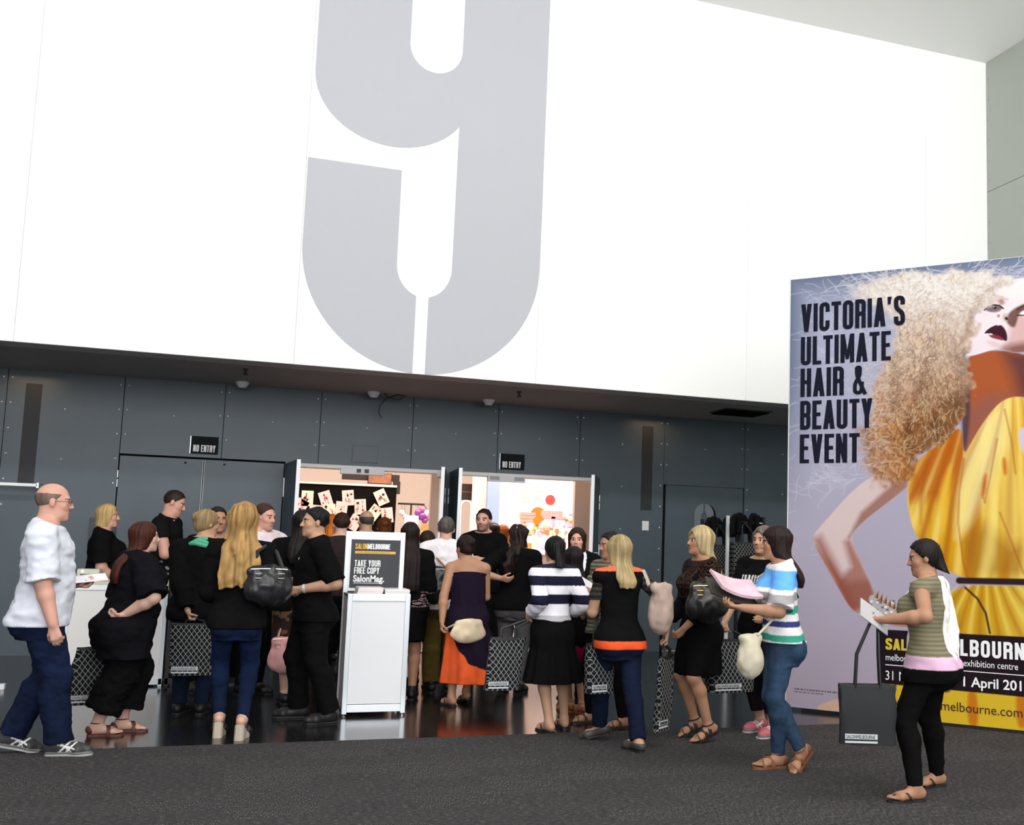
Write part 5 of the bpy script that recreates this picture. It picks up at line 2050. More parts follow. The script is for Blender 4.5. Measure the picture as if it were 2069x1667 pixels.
def person(at, top, label, sex='f', girth=1.0, face=180, head=None, hp=0, hr=0, lean=(0, 0), tone='fair', feet=None, hands=None, hair=('short', '201510', {}),
           clothes=(), shoes=None, h=.0075, belly=0.0, brow=None, beard=0, look=True, seed=1, drop=0.0, headoff=(0, 0), hfix=None, group=None, neckup=0.0):
    """at: ground pixel (or world x, y); top: pixel of the crown. Everything is built in metres round the ground point."""
    O = np.array([at[0], at[1], 0.0])
    B = dict(sex=sex, girth=girth, tone=tone, belly=belly, beard=beard)
    F, Lf = dirs(face)
    B['F'], B['Lf'] = F, Lf
    H = hfix if hfix else pt(top[0], top[1], at[1])[2]
    tp = pt(top[0], top[1], at[1])
    H = H + drop
    B['H'] = H
    B['lean'] = lean
    # feet
    feet = feet or {}
    B['an'], B['toe'], B['fup'], B['fsd'], B['kn'], B['hp'] = {}, {}, {}, {}, {}, {}
    pel = np.array([0, 0, .50 * H])
    for s in (-1, 1):
        f = feet.get(s, {})
        a = f.get('dir', face + s * 8)
        t, sd = dirs(a)
        if 'px' in f:
            g = gp(*f['px']) - O
        elif 'off' in f:
            g = Lf * f['off'][0] + F * f['off'][1]
        else:
            g = Lf * s * .055 * H
        lift = R_(f.get('lift', 0))
        FL = .150 * H
        hh = f.get('heel', 0.0)
        if hh:
            lift = math.asin(min(.8, hh / (.62 * FL)))
        t3 = t * math.cos(lift) - UP * math.sin(lift)
        u3 = UP * math.cos(lift) + t * math.sin(lift)
        sole_t = f.get('sole', .014)
        ball = g + t * .22 * FL + UP * sole_t
        base = ball - t3 * .46 * FL
        B['an'][s] = base + u3 * .047 * H
        B['toe'][s], B['fup'][s], B['fsd'][s] = t3, u3, sd
    for _ in range(60):
        bad = False
        for s in (-1, 1):
            B['hp'][s] = pel + Lf * s * .052 * H + UP * .022 * H
            if np.linalg.norm(B['hp'][s] - B['an'][s]) > (.234 + .236) * H * .996:
                bad = True
        if not bad:
            break
        pel = pel - UP * .004
    B['pel'] = pel
    for s in (-1, 1):
        B['kn'][s], B['an'][s] = ik(B['hp'][s], B['an'][s], .234 * H, .236 * H, F + Lf * s * .15)
    dz = pel[2] - .5 * H
    # shoulders, neck, head
    sw = (.099 if sex == 'f' else .114) * (1 + (girth - 1) * .55)
    B['sh'] = {}
    for s in (-1, 1):
        q = torso_c(B, .806 * H + dz)
        B['sh'][s] = np.array([q[0], q[1], .806 * H + dz]) + Lf * s * sw * H - F * .008 * H
    q = torso_c(B, .852 * H + dz)
    B['neck'] = np.array([q[0], q[1], .850 * H + dz]) - F * .012 * H
    B['ha'] = head if head is not None else face
    B['hp_'], B['hr'] = hp, hr
    B['hx'] = head_frame(B)
    s_ = H / 1.72 * (.97 if sex == 'f' else 1.0)
    s_ = max(s_, .90)
    B['hs'] = s_
    q = torso_c(B, .935 * H + dz)
    B['hc'] = np.array([q[0], q[1], H + dz - .122 * s_ + neckup]) + B['hx'][1] * .012 * s_ + F * headoff[0] + Lf * headoff[1] - UP * (abs(math.sin(R_(hp))) * .02)
    # arms
    B['el'], B['wr'], B['hd'], B['hn'], B['curl'] = {}, {}, {}, {}, {}
    hands = hands or {}
    for s in (-1, 1):
        a = hands.get(s, {})
        if 'px' in a:
            T = pt(a['px'][0], a['px'][1], O[1] + a.get('dy', 0)) - O
        elif 'off' in a:
            l, f, z = a['off']
            T = B['sh'][s] * 0 + np.array([*torso_c(B, z * H), z * H]) + Lf * l + F * f
        else:
            T = B['sh'][s] + np.array([0, 0, -.318 * H]) + Lf * s * .05 * girth + F * .03
        hd = np.array(a['dir'], float) if 'dir' in a else None
        hint = a.get('hint', (s * .25, -1, -.2))
        hv = Lf * hint[0] + F * hint[1] + UP * hint[2]
        E, Wr = ik(B['sh'][s], T, .176 * H, .150 * H, hv)
        B['el'][s], B['wr'][s] = E, Wr
        B['hd'][s] = unit(Wr - E) if hd is None else unit(hd)
        n = a.get('palm', (-s * 1.0, .2, 0))
        n = Lf * n[0] + F * n[1] + UP * n[2]
        n = n - B['hd'][s] * (n @ B['hd'][s])
        B['hn'][s] = unit(n)
        B['curl'][s] = a.get('curl', 22)
    # body
    P = torso_prims(B)
    for s in (-1, 1):
        P += leg_prims(B, s) + foot_prims(B, s, 0.0, getattr(shoes, 'bare', True))
    P += head_prims(B)
    for s in (-1, 1):
        P += arm_prims(B, s, k=.018) + hand_prims(B, s)
    hc_ = np.array(lin(hair[1]))
    B['brow'] = brow if brow is not None else hc_ * .55
    # solid order: blends first, hollows of the eyes last
    P = [p for p in P if not p.get('sub')] + [p for p in P if p.get('sub')]
    head_i = [p for p in P]
    body = field_mesh('person', P, h, SKIN, None, skin_colour(B), loc=tuple(O))
    tag(body, label, 'person', group)
    if look:
        eyes(B, body)
    if hair[0]:
        hair_mesh(B, hair[0], hair[1], h, body, seed, **hair[2])
    B['O'], B['seed'] = O, seed
    for g in clothes:
        g(B, body, h)
    if shoes:
        shoes(B, body, h)
    bpy.context.view_layer.update()
    return body, B


# ------------------------------------------------------------------ garments
def pattern(col):
    """colour of a garment: hex, rgb or function of (points, body)"""
    def f(B):
        if callable(col):
            return lambda V: col(V, B)
        c = np.array(lin(col))
        return lambda V: np.clip(c * (1 + .10 * vnoise(V, .03, 5))[:, None], 0, 1)
    return f


def shirt(col, sleeve=.55, hem=.50, ease=.012, neck=.845, flare=.012, sflare=.006, name='shirt', m=None, folds=.006, slv=None, scoop=None, half=None):
    def make(B, root, h):
        H = B['H']
        dz = B['pel'][2] - .5 * H
        P = torso_prims(B, ease, z0=hem * H - .01, z1=.868 * H, flare=flare)
        for s in (-1, 1):
            fr = sleeve if slv is None else slv[s]
            if fr > 0:
                P += arm_prims(B, s, ease + .003, fr, k=.02, flare=sflare)
        if hem < .52:
            for s in (-1, 1):
                P.append(RC(B['hp'][s], B['hp'][s] + (B['kn'][s] - B['hp'][s]) * .30, .054 * H * (1 + (B['girth'] - 1) * .8) + ease + flare * .5, .050 * H * (1 + (B['girth'] - 1) * .8) + ease + flare * .5, .05))
        zh = hem * H + dz
        nz = neck * H + dz
        q = torso_c(B, nz)
        nn = unit(np.array([0, 0, 1.0]) + B['F'] * .38)
        cuts = [((0, 0, zh), (0, 0, -1)), ((q[0], q[1], nz), nn)]
        if scoop:
            cuts.append(((q[0], q[1], scoop * H + dz), unit(UP - B['F'] * .9)))
        if half is not None:
            q = torso_c(B, 1.0)
            cuts.append((np.array([q[0], q[1], 1.0]) + B['Lf'] * half, B['Lf']))
        F_ = [(folds, (.09, .09, .05), B['seed'] + 11), (folds * .6, (.045, .045, .03), B['seed'] + 12)]
        return field_mesh(name, P, h, m or CLOTH, root, pattern(col)(B), cuts, F_)
    return make


def trousers(col, waist=.585, ease=.008, slim=1.0, hem=.035, flare=.0, name='trousers', m=None, folds=.004, calf=0.0):
    def make(B, root, h):
        H = B['H']
        dz = B['pel'][2] - .5 * H
        P = torso_prims(B, ease, z0=.425 * H, z1=waist * H)
        for s in (-1, 1):
            P += leg_prims(B, s, ease + calf, flare=flare, slim=slim)
        P = [p for p in P if not (p['t'] == 'rc' and p['r1'] > .03 and abs(p['a'][2] - (.832 * H + dz)) < .03)]
        P = [p for p in P if not (p['t'] == 'el' and p['c'][2] > .65 * H)]
        zw = waist * H + dz
        fd_cuts = [((0, 0, zw), (0, 0, 1))]
        # square hems at each ankle
        out = []
        for p in P:
            p = dict(p)
            for s in (-1, 1):
                if p['t'] == 'rc' and np.allclose(p['b'], B['an'][s]):
                    d = unit(B['an'][s] - B['kn'][s])
                    end = B['an'][s] + d * (.047 * H - .012 - hem * H)
                    p['b'] = B['an'][s] + d * .03
                    p['cut'] = [(end, d)]
            out.append(p)
        F_ = [(folds, (.07, .07, .05), B['seed'] + 21), (folds * .7, (.035, .035, .022), B['seed'] + 22)]
        return field_mesh(name, out, h, m or CLOTH, root, pattern(col)(B), fd_cuts, F_)
    return make


def skirt(col, waist=.61, hem=.29, top=None, bot=(.115, .095), ease=.012, name='skirt', pleat=(9, .006), m=None, shift=(0, 0), folds=.004):
    def make(B, root, h):
        H, g = B['H'], B['girth']
        dz = B['pel'][2] - .5 * H
        T = TORSO[B['sex']]
        zs = [waist, .57, .52, .48, (.48 + hem) / 2, hem]
        A = [np.interp(z, T['z'], T['a']) * g * H + ease for z in zs[:4]]
        Bb = [np.interp(z, T['z'], T['b']) * g * H + ease + (.02 * H if z < .55 else 0) for z in zs[:4]]
        A += [(A[3] + bot[0] * H) / 2, bot[0] * H]
        Bb += [(Bb[3] + bot[1] * H) / 2, bot[1] * H]
        zz = [z * H + dz for z in zs]
        cx, cy = [], []
        mid = (B['an'][-1] + B['an'][1]) / 2
        for i, z in enumerate(zs):
            w = max(0, (.48 - z) / (.48 - hem + 1e-6)) if i > 3 else 0
            c = np.array(torso_c(B, zz[i])) - B['F'][:2] * (.010 * H)
            c = c * (1 - .35 * w) + mid[:2] * .35 * w + (B['Lf'][:2] * shift[0] + B['F'][:2] * shift[1]) * w
            cx.append(c[0])
            cy.append(c[1])
        P = [SEC(zz, cx, cy, A, Bb, math.atan2(B['Lf'][1], B['Lf'][0]), k=.02, pleat=pleat, ph=B['seed'])]
        for s in (-1, 1):
            if True:
                q = torso_c(B, .493 * H + dz)
                P.append(EL(np.array([q[0], q[1], .493 * H + dz]) + B['Lf'] * s * .047 * g * H - B['F'] * .046 * H, [B['Lf'], B['F'], UP],
                            np.array([.056, .048, .058]) * H * (1 + (g - 1) * .9) + ease, .05))
            if hem < .4:
                P.append(RC(B['hp'][s], B['hp'][s] + (B['kn'][s] - B['hp'][s]) * min(1.0, (.52 - hem) / .235), .056 * H * g + ease, (.040 * H * g + ease) , .06, cut=[((0, 0, hem * H + dz), (0, 0, -1))]))
        F_ = [(folds, (.08, .08, .12), B['seed'] + 31)]
        return field_mesh(name, P, h, m or CLOTH, root, pattern(col)(B), (), F_)
    return make


def shoe_set(kind, col, sole_col=None):
    def make(B, root, h):
        c = np.array(lin(col))
        sm = mat('sole_' + (str(sole_col) if sole_col else 'dark'), sole_col or (.01, .01, .01), .6)
        H = B['H']
        for s in (-1, 1):
            A, t, u, sd = B['an'][s], B['toe'][s], B['fup'][s], B['fsd'][s]
            base = A - u * .047 * H
            FL = .150 * H
            if kind in ('shoe', 'sneaker', 'flat', 'boot'):
                P = foot_prims(B, s, .007, toes=False)
                cuts = [(base + u * .002, -u)]
                if kind == 'flat':
                    cuts += [(base + u * .36 * FL * .6, unit(u * 1.0 + t * .0)), ]
                elif kind == 'boot':
                    d = unit(B['an'][s] - B['kn'][s])
                    P.append(RC(A - d * .09, A, .036, .034, .02))
                    cuts += [(A - d * .085, -d)]
                else:
                    cuts += [(A + u * .012, unit(u - t * .25))]

                def cf(V, base=base, t=t, u=u, sd=sd):
                    C = np.tile(c, (len(V), 1))
                    if kind == 'sneaker':
                        p = V - base
                        a, z = (p @ t) / FL, (p @ u) / FL
                        st = (np.abs((a - .12) - (z - .12) * .9) < .025) | (np.abs((a - .27) - (z - .12) * .9) < .025) | (np.abs((a - .2) + (z - .17) * 1.2) < .022) | (np.abs(z - .19 + (a - .2) * .25) < .018)
                        C[st & (a > .02) & (a < .42)] = (.75, .75, .73)
                        C[z < .055] = (.30, .30, .29)
                    return C
                post = None
                if kind == 'flat':
                    def post(fd, base=base, t=t, u=u):
                        # open throat over the instep
                        q = base + t * .17 * FL + u * .30 * FL
                        fd.put(EL(q, [t, sd, u], np.array([.30, .145, .22]) * FL, .006, sub=True))
                o = field_mesh('shoe', P, .006, SHOEM, root, cf, cuts, None, post)
                sole(B, s, 'sole', sm, o, thick=.012, grow=1.05)
            elif kind in ('sandal', 'flipflop', 'strappy'):
                lm = mat('strap_' + str(col), col, .5)
                o = sole(B, s, 'shoe', lm, root, thick=.014, grow=1.04)
                if kind == 'flipflop':
                    mb = MB()
                    toe = base + t * .60 * FL + sd * (-s) * .06 * FL + u * .02
                    for b in (-.17, .17):
                        mb.tube([base + t * .16 * FL + sd * b * FL, base + t * .30 * FL + sd * b * .85 * FL + u * .17 * FL, base + t * .48 * FL + sd * b * .3 * FL + u * .155 * FL, toe], .0055, 7)
                    mb.build('strap', lm, o, smooth=True)
                else:
                    strap(B, s, .44, 'strap', lm, o, tall=.185, wide=.185, lean=.05)
                    strap(B, s, .30, 'strap', lm, o, tall=.25, wide=.15, lean=-.08)
                    if kind == 'strappy':
                        strap(B, s, -.02, 'strap', lm, o, tall=.36, wide=.165, lean=.10)
                    mb = MB()
                    pts = [A + u * .006 + (t * math.cos(q) + sd * math.sin(q)) * .030 * H * .85 for q in np.linspace(0, 2 * math.pi, 18)[:-1]]
                    mb.tube(pts, .0058, 6, closed=True)
                    mb.build('ankle_strap', lm, o, smooth=True)
                    if kind == 'sandal':
                        P = [p for p in foot_prims(B, s, .006, toes=False)[:1]]
                        field_mesh('heel_cup', P, .006, SHOEM, o, lambda V: np.tile(c, (len(V), 1)), [(base, -u), (base + u * .24 * FL, u), (base + t * -.02 * FL, t)])
            elif kind == 'wedge':
                lm = mat('wedge_straw', col, .8, bump=.3, bscale=80)
                o = sole(B, s, 'shoe', lm, root, thick=.02, grow=1.0, heel=1)
                P = foot_prims(B, s, .006, toes=False)
                field_mesh('upper', P, .006, SHOEM, o, lambda V: np.tile(np.array([.010, .009, .009]), (len(V), 1)),
                           [(base + u * .36 * FL, u), (base + t * .34 * FL, -t), (base, -u)])
                strap(B, s, .0, 'strap', BLACK, o, tall=.36, wide=.15)
    make.bare = kind in ('sandal', 'flipflop', 'strappy', 'wedge')
    return make


def glasses(B, root, h, col=(.01, .01, .01)):
    hl, hf, hu = B['hx']
    c, s = B['hc'], B['hs']
    q = lambda x, y, z: tuple(c + (hl * x + hf * y + hu * z) * s)
    mb = MB()
    for x in (-.032, .032):
        mb.tube([q(x + .023 * math.cos(a), .099, .002 + .017 * math.sin(a)) for a in np.linspace(0, 2 * math.pi, 17)[:-1]], .0018, 6, closed=True)
    mb.tube([q(-.009, .101, .006), q(.009, .101, .006)], .0018, 6)
    for x in (-1, 1):
        mb.tube([q(x * .055, .098, .006), q(x * .080, .06, .008), q(x * .083, -.01, .008)], .0018, 6)
    mb.build('glasses', mat('glasses_dark', (.01, .01, .01), .3), root, smooth=True)


def watch(side, col=(.75, .75, .76), name='bracelet'):
    def make(B, root, h):
        E, Wr = B['el'][side], B['wr'][side]
        d = unit(Wr - E)
        a = unit(np.cross(d, UP + B['F'] * .2))
        b = np.cross(d, a)
        mb = MB()
        c = Wr - d * .012
        r = .0165 * B['H'] * 1.18
        for k in (-1, 0, 1):
            mb.tube([c + d * k * .006 + (a * math.cos(q) + b * math.sin(q)) * r for q in np.linspace(0, 2 * math.pi, 19)[:-1]], .0042, 7, closed=True)
        mb.build(name, mat('bracelet_silver', col, .3, metal=.5), root, smooth=True)
    return make


def collar(col, spread=.5):
    def make(B, root, h):
        nb, H = B['neck'], B['H']
        c = nb + UP * .006 * H
        P = [SEC([c[2] - .012, c[2] + .012 * H], [c[0], c[0] + B['F'][0] * .006], [c[1], c[1] + B['F'][1] * .006], [.047 * H, .041 * H], [.047 * H, .043 * H],
                 math.atan2(B['Lf'][1], B['Lf'][0]))]
        field_mesh('collar', P, .006, CLOTH, root, pattern(col)(B))
    return make

# ------------------------------------------------------------------ the crowd
def G(px, py):
    return gp(px, py)[:2]


def AT(px, Y):
    """ground spot under pixel column px at depth Y"""
    return pt(px, 1090, Y)[:2]


BLK = (.0048, .0048, .0052)
BLK2 = (.0060, .0055, .0075)
NAVY = (.008, .012, .035)


def denim(c):
    c = np.array(c)

    def f(V, B):
        n = vnoise(V, (.05, .05, .12), 3)
        m = vnoise(V, (.012, .012, .02), 4)
        fade = np.exp(-((V[:, 2] - B['kn'][1][2] - .14) / .16) ** 2) * .35
        return np.clip(c * (1 + .22 * n + .15 * m + fade)[:, None], 0, 1)
    return f


def stripes(bands, z0=0.0, slant=0.0):
    """horizontal bands: list of (upper height in m, colour), from the bottom up"""
    def f(V, B):
        z = V[:, 2] - slant * (V @ B['Lf'])
        C = np.zeros((len(V), 3))
        lo = -9
        for hi, c in bands:
            m = (z >= lo) & (z < hi)
            C[m] = lin(c)
            lo = hi
        return C
    return f


def splotch(base, ink, size, thr, zr=(-9, 9)):
    def f(V, B):
        C = np.tile(np.array(lin(base)), (len(V), 1))
        n = vnoise(V, size, 8) + .5 * vnoise(V, tuple(np.array(size) * .45), 9)
        C[(n > thr) & (V[:, 2] > zr[0]) & (V[:, 2] < zr[1])] = lin(ink)
        return C
    return f


PEOPLE = {}

# --- bald man in a white T-shirt striding in at the left
PEOPLE['bald'] = person(G(60, 1525), (98, 971), 'bald man in white T-shirt and dark blue jeans walking at the left edge', 'm', 1.10, 92, head=96, hp=2, tone='pink',
    belly=.012, feet={-1: dict(px=(138, 1527), dir=82), 1: dict(px=(38, 1519), dir=88, lift=12)},
    hands={-1: dict(px=(108, 1268), dy=-.28, curl=40), 1: dict(px=(150, 1180), dy=.10, curl=45, palm=(-.3, 0, 1))},
    hair=('bald', '6a5a50', {}), brow=(.12, .07, .05),
    clothes=[trousers(denim((.0045, .009, .028)), ease=.016, flare=.02, calf=.010, m=DENIM, folds=.007), shirt('d3d6e0', .95, .475, .024, .855, .02, .022, folds=.010), glasses],
    shoes=shoe_set('sneaker', (.035, .037, .038), (.34, .34, .33)), seed=1)

# --- blonde woman serving behind the counter
PEOPLE['server'] = person(AT(212, 12.25), (222, 1019), 'blonde bobbed woman in black T-shirt standing behind the white counter', 'f', 1.32, 92, head=86, tone='pink', belly=.012,
    hands={-1: dict(px=(232, 1186), dy=-.12, hint=(-.8, -.7, -.4)), 1: dict(off=(.12, .34, .58))},
    hair=('bob', 'a88c5c', {}), clothes=[trousers(BLK), shirt(BLK, .85, .50, .018, .855, .02, .016)], shoes=shoe_set('shoe', BLK), seed=2)

# --- auburn haired woman in a long black tunic
PEOPLE['auburn'] = person(G(238, 1486), (305, 1049), 'large woman with long auburn hair in black tunic, hand behind her back', 'f', 1.30, 112, head=100, tone='fair', belly=.02,
    feet={1: dict(px=(262, 1478), dir=88), -1: dict(px=(212, 1487), dir=84)}, lean=(.05, 0),
    hands={-1: dict(px=(252, 1242), dy=-.20, hint=(-.9, .6, -.3), dir=(-.95, -.1, -.1), curl=62, palm=(0, .1, 1)), 1: dict(px=(222, 1296), dy=.22, hint=(.8, .2, -.2), curl=60)},
    hair=('straight', '3a160c', dict(length=.34)), clothes=[trousers(BLK, ease=.035, flare=.035, hem=.10, calf=.02, folds=.010), shirt(BLK2, .98, .37, .030, .86, .035, .030, name='tunic', folds=.010)],
    shoes=shoe_set('sandal', (.10, .028, .018)), seed=3)

# --- man holding his neck behind the counter
PEOPLE['neckman'] = person(AT(326, 12.7), (352, 989), 'man in black patterned shirt bowing his head with a hand on his neck', 'm', 1.0, 75, head=80, hp=20, hr=-6, lean=(.07, 0), tone='pink',
    hands={-1: dict(px=(328, 1072), dy=-.17, hint=(-1, .5, -1.2), dir=(.45, .15, .95), curl=30, palm=(.9, .2, 0))},
    hair=('crop', '2a1d18', {}), clothes=[trousers(BLK), shirt(splotch((.008, .008, .009), (.30, .29, .30), (.05, .05, .025), .55, (1.0, 1.42)), .5, .48, .016, .85)],
    shoes=shoe_set('shoe', BLK), seed=4)

# --- woman with fair tied hair and green scarf
PEOPLE['scarf'] = person(G(388, 1443), (424, 1031), 'fair haired person in black jacket with green scarf seen from behind', 'f', 1.18, 165, head=120, tone='olive', hp=4,
    feet={1: dict(px=(365, 1440), dir=165), -1: dict(px=(408, 1440), dir=170)},
    hands={1: dict(px=(380, 1236), dy=-.18, hint=(1, -.4, -.2), curl=75)},
    hair=('bun', '8a7350', {}), clothes=[trousers(denim((.006, .010, .026)), m=DENIM, ease=.014), shirt(BLK, 1.95, .46, .028, .845, .02, .01, name='jacket')],
    shoes=shoe_set('shoe', BLK), seed=5)

# --- dark head beyond
PEOPLE['darkhead'] = person(AT(436, 10.85), (432, 1024), 'dark haired person almost hidden behind the fair head with green scarf', 'm', 1.0, 20, tone='tan', hair=('short', '1a100c', {}),
    clothes=[trousers(BLK), shirt(BLK, .6)], shoes=shoe_set('shoe', BLK), seed=6, look=False)

# --- blonde with long wavy hair in jeans
PEOPLE['blonde'] = person(G(462, 1497), (480, 1022), 'woman with long wavy golden hair, black top and blue jeans on wedge heels', 'f', 1.03, 178, tone='fair',
    feet={1: dict(px=(441, 1487), dir=176, heel=.075, sole=.026), -1: dict(px=(488, 1492), dir=168, heel=.075, sole=.026)},
    hands={-1: dict(px=(538, 1196), dy=.16, hint=(-.25, -1, -.6), curl=60), 1: dict(off=(.17, .24, .60), hint=(.25, -1, -.5))},
    hair=('wavy', '9c7a4a', dict(length=.47, wide=1.28, vol=.016)), clothes=[trousers(denim((.0045, .011, .036)), ease=.005, m=DENIM, hem=.03), shirt(BLK, 1.9, .475, .016, .84, .002, .008, name='jacket')],
    shoes=shoe_set('wedge', (.42, .36, .28)), seed=7)

# --- man in pale shirt beyond the blonde
PEOPLE['paleshirt'] = person(AT(530, 10.6), (523, 1016), 'flushed man in pale pink shirt behind the woman with golden hair', 'm', 1.0, 35, head=48, hp=6, tone='pink', hair=('crop', '3a2018', {}),
    clothes=[trousers(BLK), shirt('e0d0d6', 1.9, .48, .016, .86, .01, .008), collar('e0d0d6')], shoes=shoe_set('shoe', BLK), seed=8)

# --- dark long haired woman left of the polo man
PEOPLE['darkwoman'] = person(G(588, 1420), (590, 1030), 'woman in black with long dark hair, behind the man in the polo shirt', 'f', 1.08, 178, tone='fair',
    feet={1: dict(px=(572, 1420)), -1: dict(px=(604, 1420))}, hands={1: dict(px=(568, 1268), dy=-.06, curl=75), -1: dict(off=(-.18, .2, .58))},
    hair=('straight', '140b0a', dict(length=.36)), clothes=[skirt(splotch((.03, .02, .018), (.16, .09, .05), (.06, .06, .06), .2), hem=.20, bot=(.12, .10)), shirt(BLK, 1.9, .48, .022)], shoes=shoe_set('shoe', BLK), seed=9)

# --- man in black polo handing something over
PEOPLE['polo'] = person(G(618, 1457), (643, 1022), 'man in black polo shirt facing left with forearms held out', 'm', 1.10, -84, head=-78, tone='olive',
    feet={1: dict(px=(648, 1462), dir=-72), -1: dict(px=(585, 1450), dir=-92)}, lean=(.01, 0), belly=.008,
    hands={1: dict(px=(612, 1190), dy=-.20, hint=(.5, -1, -.5), curl=35, palm=(-1, 0, .2)), -1: dict(px=(604, 1176), dy=.12, hint=(-.5, -1, -.5), curl=40, palm=(1, 0, .2))},
    hair=('short', '0c0a0a', {}), clothes=[trousers(BLK, ease=.016, flare=.018, calf=.008), shirt(BLK, .95, .47, .018, .865, .015, .014), watch(1),
                                           collar(BLK)], shoes=shoe_set('shoe', (.012, .012, .012)), seed=10)

# --- heads behind the magazine stand
PEOPLE['brownhead'] = person(AT(688, 11.6), (690, 1036), 'brown haired person behind the polo man and the magazine stand', 'm', 1.0, 185, tone='fair', hair=('short', '2e1c10', {}),
    clothes=[trousers(BLK), shirt((.03, .02, .02), .9)], shoes=shoe_set('shoe', BLK), seed=11, look=False)
PEOPLE['orangehead'] = person(AT(668, 13.3), (676, 1040), 'person with bright ginger hair in the crowd behind the polo man', 'f', 1.0, 200, tone='fair', hair=('straight', 'b8601c', dict(length=.3)),
    clothes=[trousers(BLK), shirt((.28, .09, .03), .9)], shoes=shoe_set('shoe', BLK), seed=12, look=False)
PEOPLE['baldback'] = person(AT(738, 12.4), (738, 1031), 'man with a shiny bald crown seen from behind above the stand', 'm', 1.12, 190, tone='olive', hair=('bald', '4a4440', {}),
    clothes=[trousers(BLK), shirt((.02, .015, .02), 1.9)], shoes=shoe_set('shoe', BLK), seed=13, look=False)
PEOPLE['curlytop'] = person(AT(775, 13.0), (775, 1046), 'person with curly brown pinned up hair beside the bald crown', 'f', 1.0, 180, tone='fair', hair=('bun', '5a3014', {}),
    clothes=[trousers(BLK), shirt((.05, .03, .03), .9)], shoes=shoe_set('shoe', BLK), seed=14, look=False)

# --- woman right of the stand, black skirt and ankle boots
def waistband(V, B):
    C = np.tile(np.array(BLK), (len(V), 1))
    z = V[:, 2]
    n = np.sin(z * 260 + 3 * vnoise(V, .06, 4))
    m = (z > .845) & (z < .985)
    C[m & (n > .2)] = (.32, .30, .31)
    C[m & (n > .75)] = (.22, .05, .07)
    return C


PEOPLE['skirtwoman'] = person(G(812, 1411), (826, 1053), 'woman with long dark hair, black skirt and ankle boots right of the stand', 'f', 1.02, 175, tone='tan',
    feet={1: dict(px=(808, 1414)), -1: dict(px=(832, 1411))}, hands={-1: dict(off=(-.16, .22, .60))},
    hair=('straight', '180c0a', dict(length=.52)), clothes=[skirt(BLK, hem=.335, bot=(.100, .080), pleat=None), shirt(waistband, 1.9, .50, .018)], shoes=shoe_set('boot', BLK), seed=15)
PEOPLE['behindskirt'] = person(AT(863, 11.1), (863, 1074), 'brown haired person just behind the woman in the black skirt', 'f', 1.0, 185, tone='fair', hair=('ponytail', '2a160e', dict(length=.35)),
    clothes=[trousers(BLK), shirt((.55, .42, .40), .9)], shoes=shoe_set('shoe', BLK), seed=16, look=False)

# --- grey haired man in a white shirt with olive trousers
PEOPLE['whiteshirt'] = person(G(886, 1395), (908, 1043), 'grey haired man in white shirt and olive trousers seen from behind', 'm', 1.02, 172, head=168, tone='pink',
    feet={1: dict(px=(866, 1397), dir=186), -1: dict(px=(905, 1394), dir=165)},
    hands={1: dict(off=(.22, .10, .60), hint=(1, -.8, 0)), -1: dict(off=(-.20, .26, .62))},
    hair=('short', '4c4744', {}), clothes=[trousers((.075, .052, .014), ease=.016, flare=.02, calf=.012), shirt('e8e2e6', 1.93, .47, .018, .868, .01, .006), collar('e8e2e6')], shoes=shoe_set('shoe', BLK), seed=17)

# --- bearded man in the doorway
PEOPLE['beardman'] = person(AT(976, 12.3), (968, 1028), 'bearded man in black T-shirt standing in the bright doorway', 'm', .93, -20, head=-30, tone='pink', beard=.6,
    hands={1: dict(off=(.05, .26, .68), hint=(1, -.4, -.5)), -1: dict(off=(-.05, .27, .65), hint=(-1, -.4, -.5))},
    hair=('short', '24120c', {}), clothes=[trousers(BLK), shirt(BLK, .8, .48, .014, .86)], shoes=shoe_set('shoe', BLK), seed=18)
PEOPLE['bunhall'] = person(AT(997, 14.7), (995, 1056), 'woman with a dark bun and hair slide inside the bright doorway', 'f', 1.0, 170, tone='fair', hair=('bun', '1c100a', {}),
    clothes=[trousers(BLK), shirt((.02, .015, .012), 1.9)], shoes=shoe_set('shoe', BLK), seed=19, look=False)
PEOPLE['gingerhall'] = person(AT(1016, 15.6), (1012, 1060), 'woman with ginger hair in orange and black inside the bright doorway', 'f', 1.0, 190, tone='fair', hair=('straight', '9a4a14', dict(length=.3)),
    clothes=[trousers(BLK), shirt(splotch((.45, .14, .03), (.02, .01, .01), (.1, .1, .06), .1), .9)], shoes=shoe_set('shoe', BLK), seed=20, look=False)

# --- woman in a strapless plum dress with orange hem
def plum(V, B):
    C = np.tile(np.array([.013, .008, .018]), (len(V), 1))
    x = -(V @ B['Lf'])
    z = V[:, 2]
    edge = np.interp(x, [-.25, -.15, -.08, 0, .1, .2, .35], [.70, .64, .50, .40, .35, .31, .28])
    n = .02 * vnoise(V, .06, 3)
    o = z < edge + n
    C[o] = np.array([.72, .105, .028]) * (1 + .2 * vnoise(V, .05, 6)[o])[:, None]
    return C


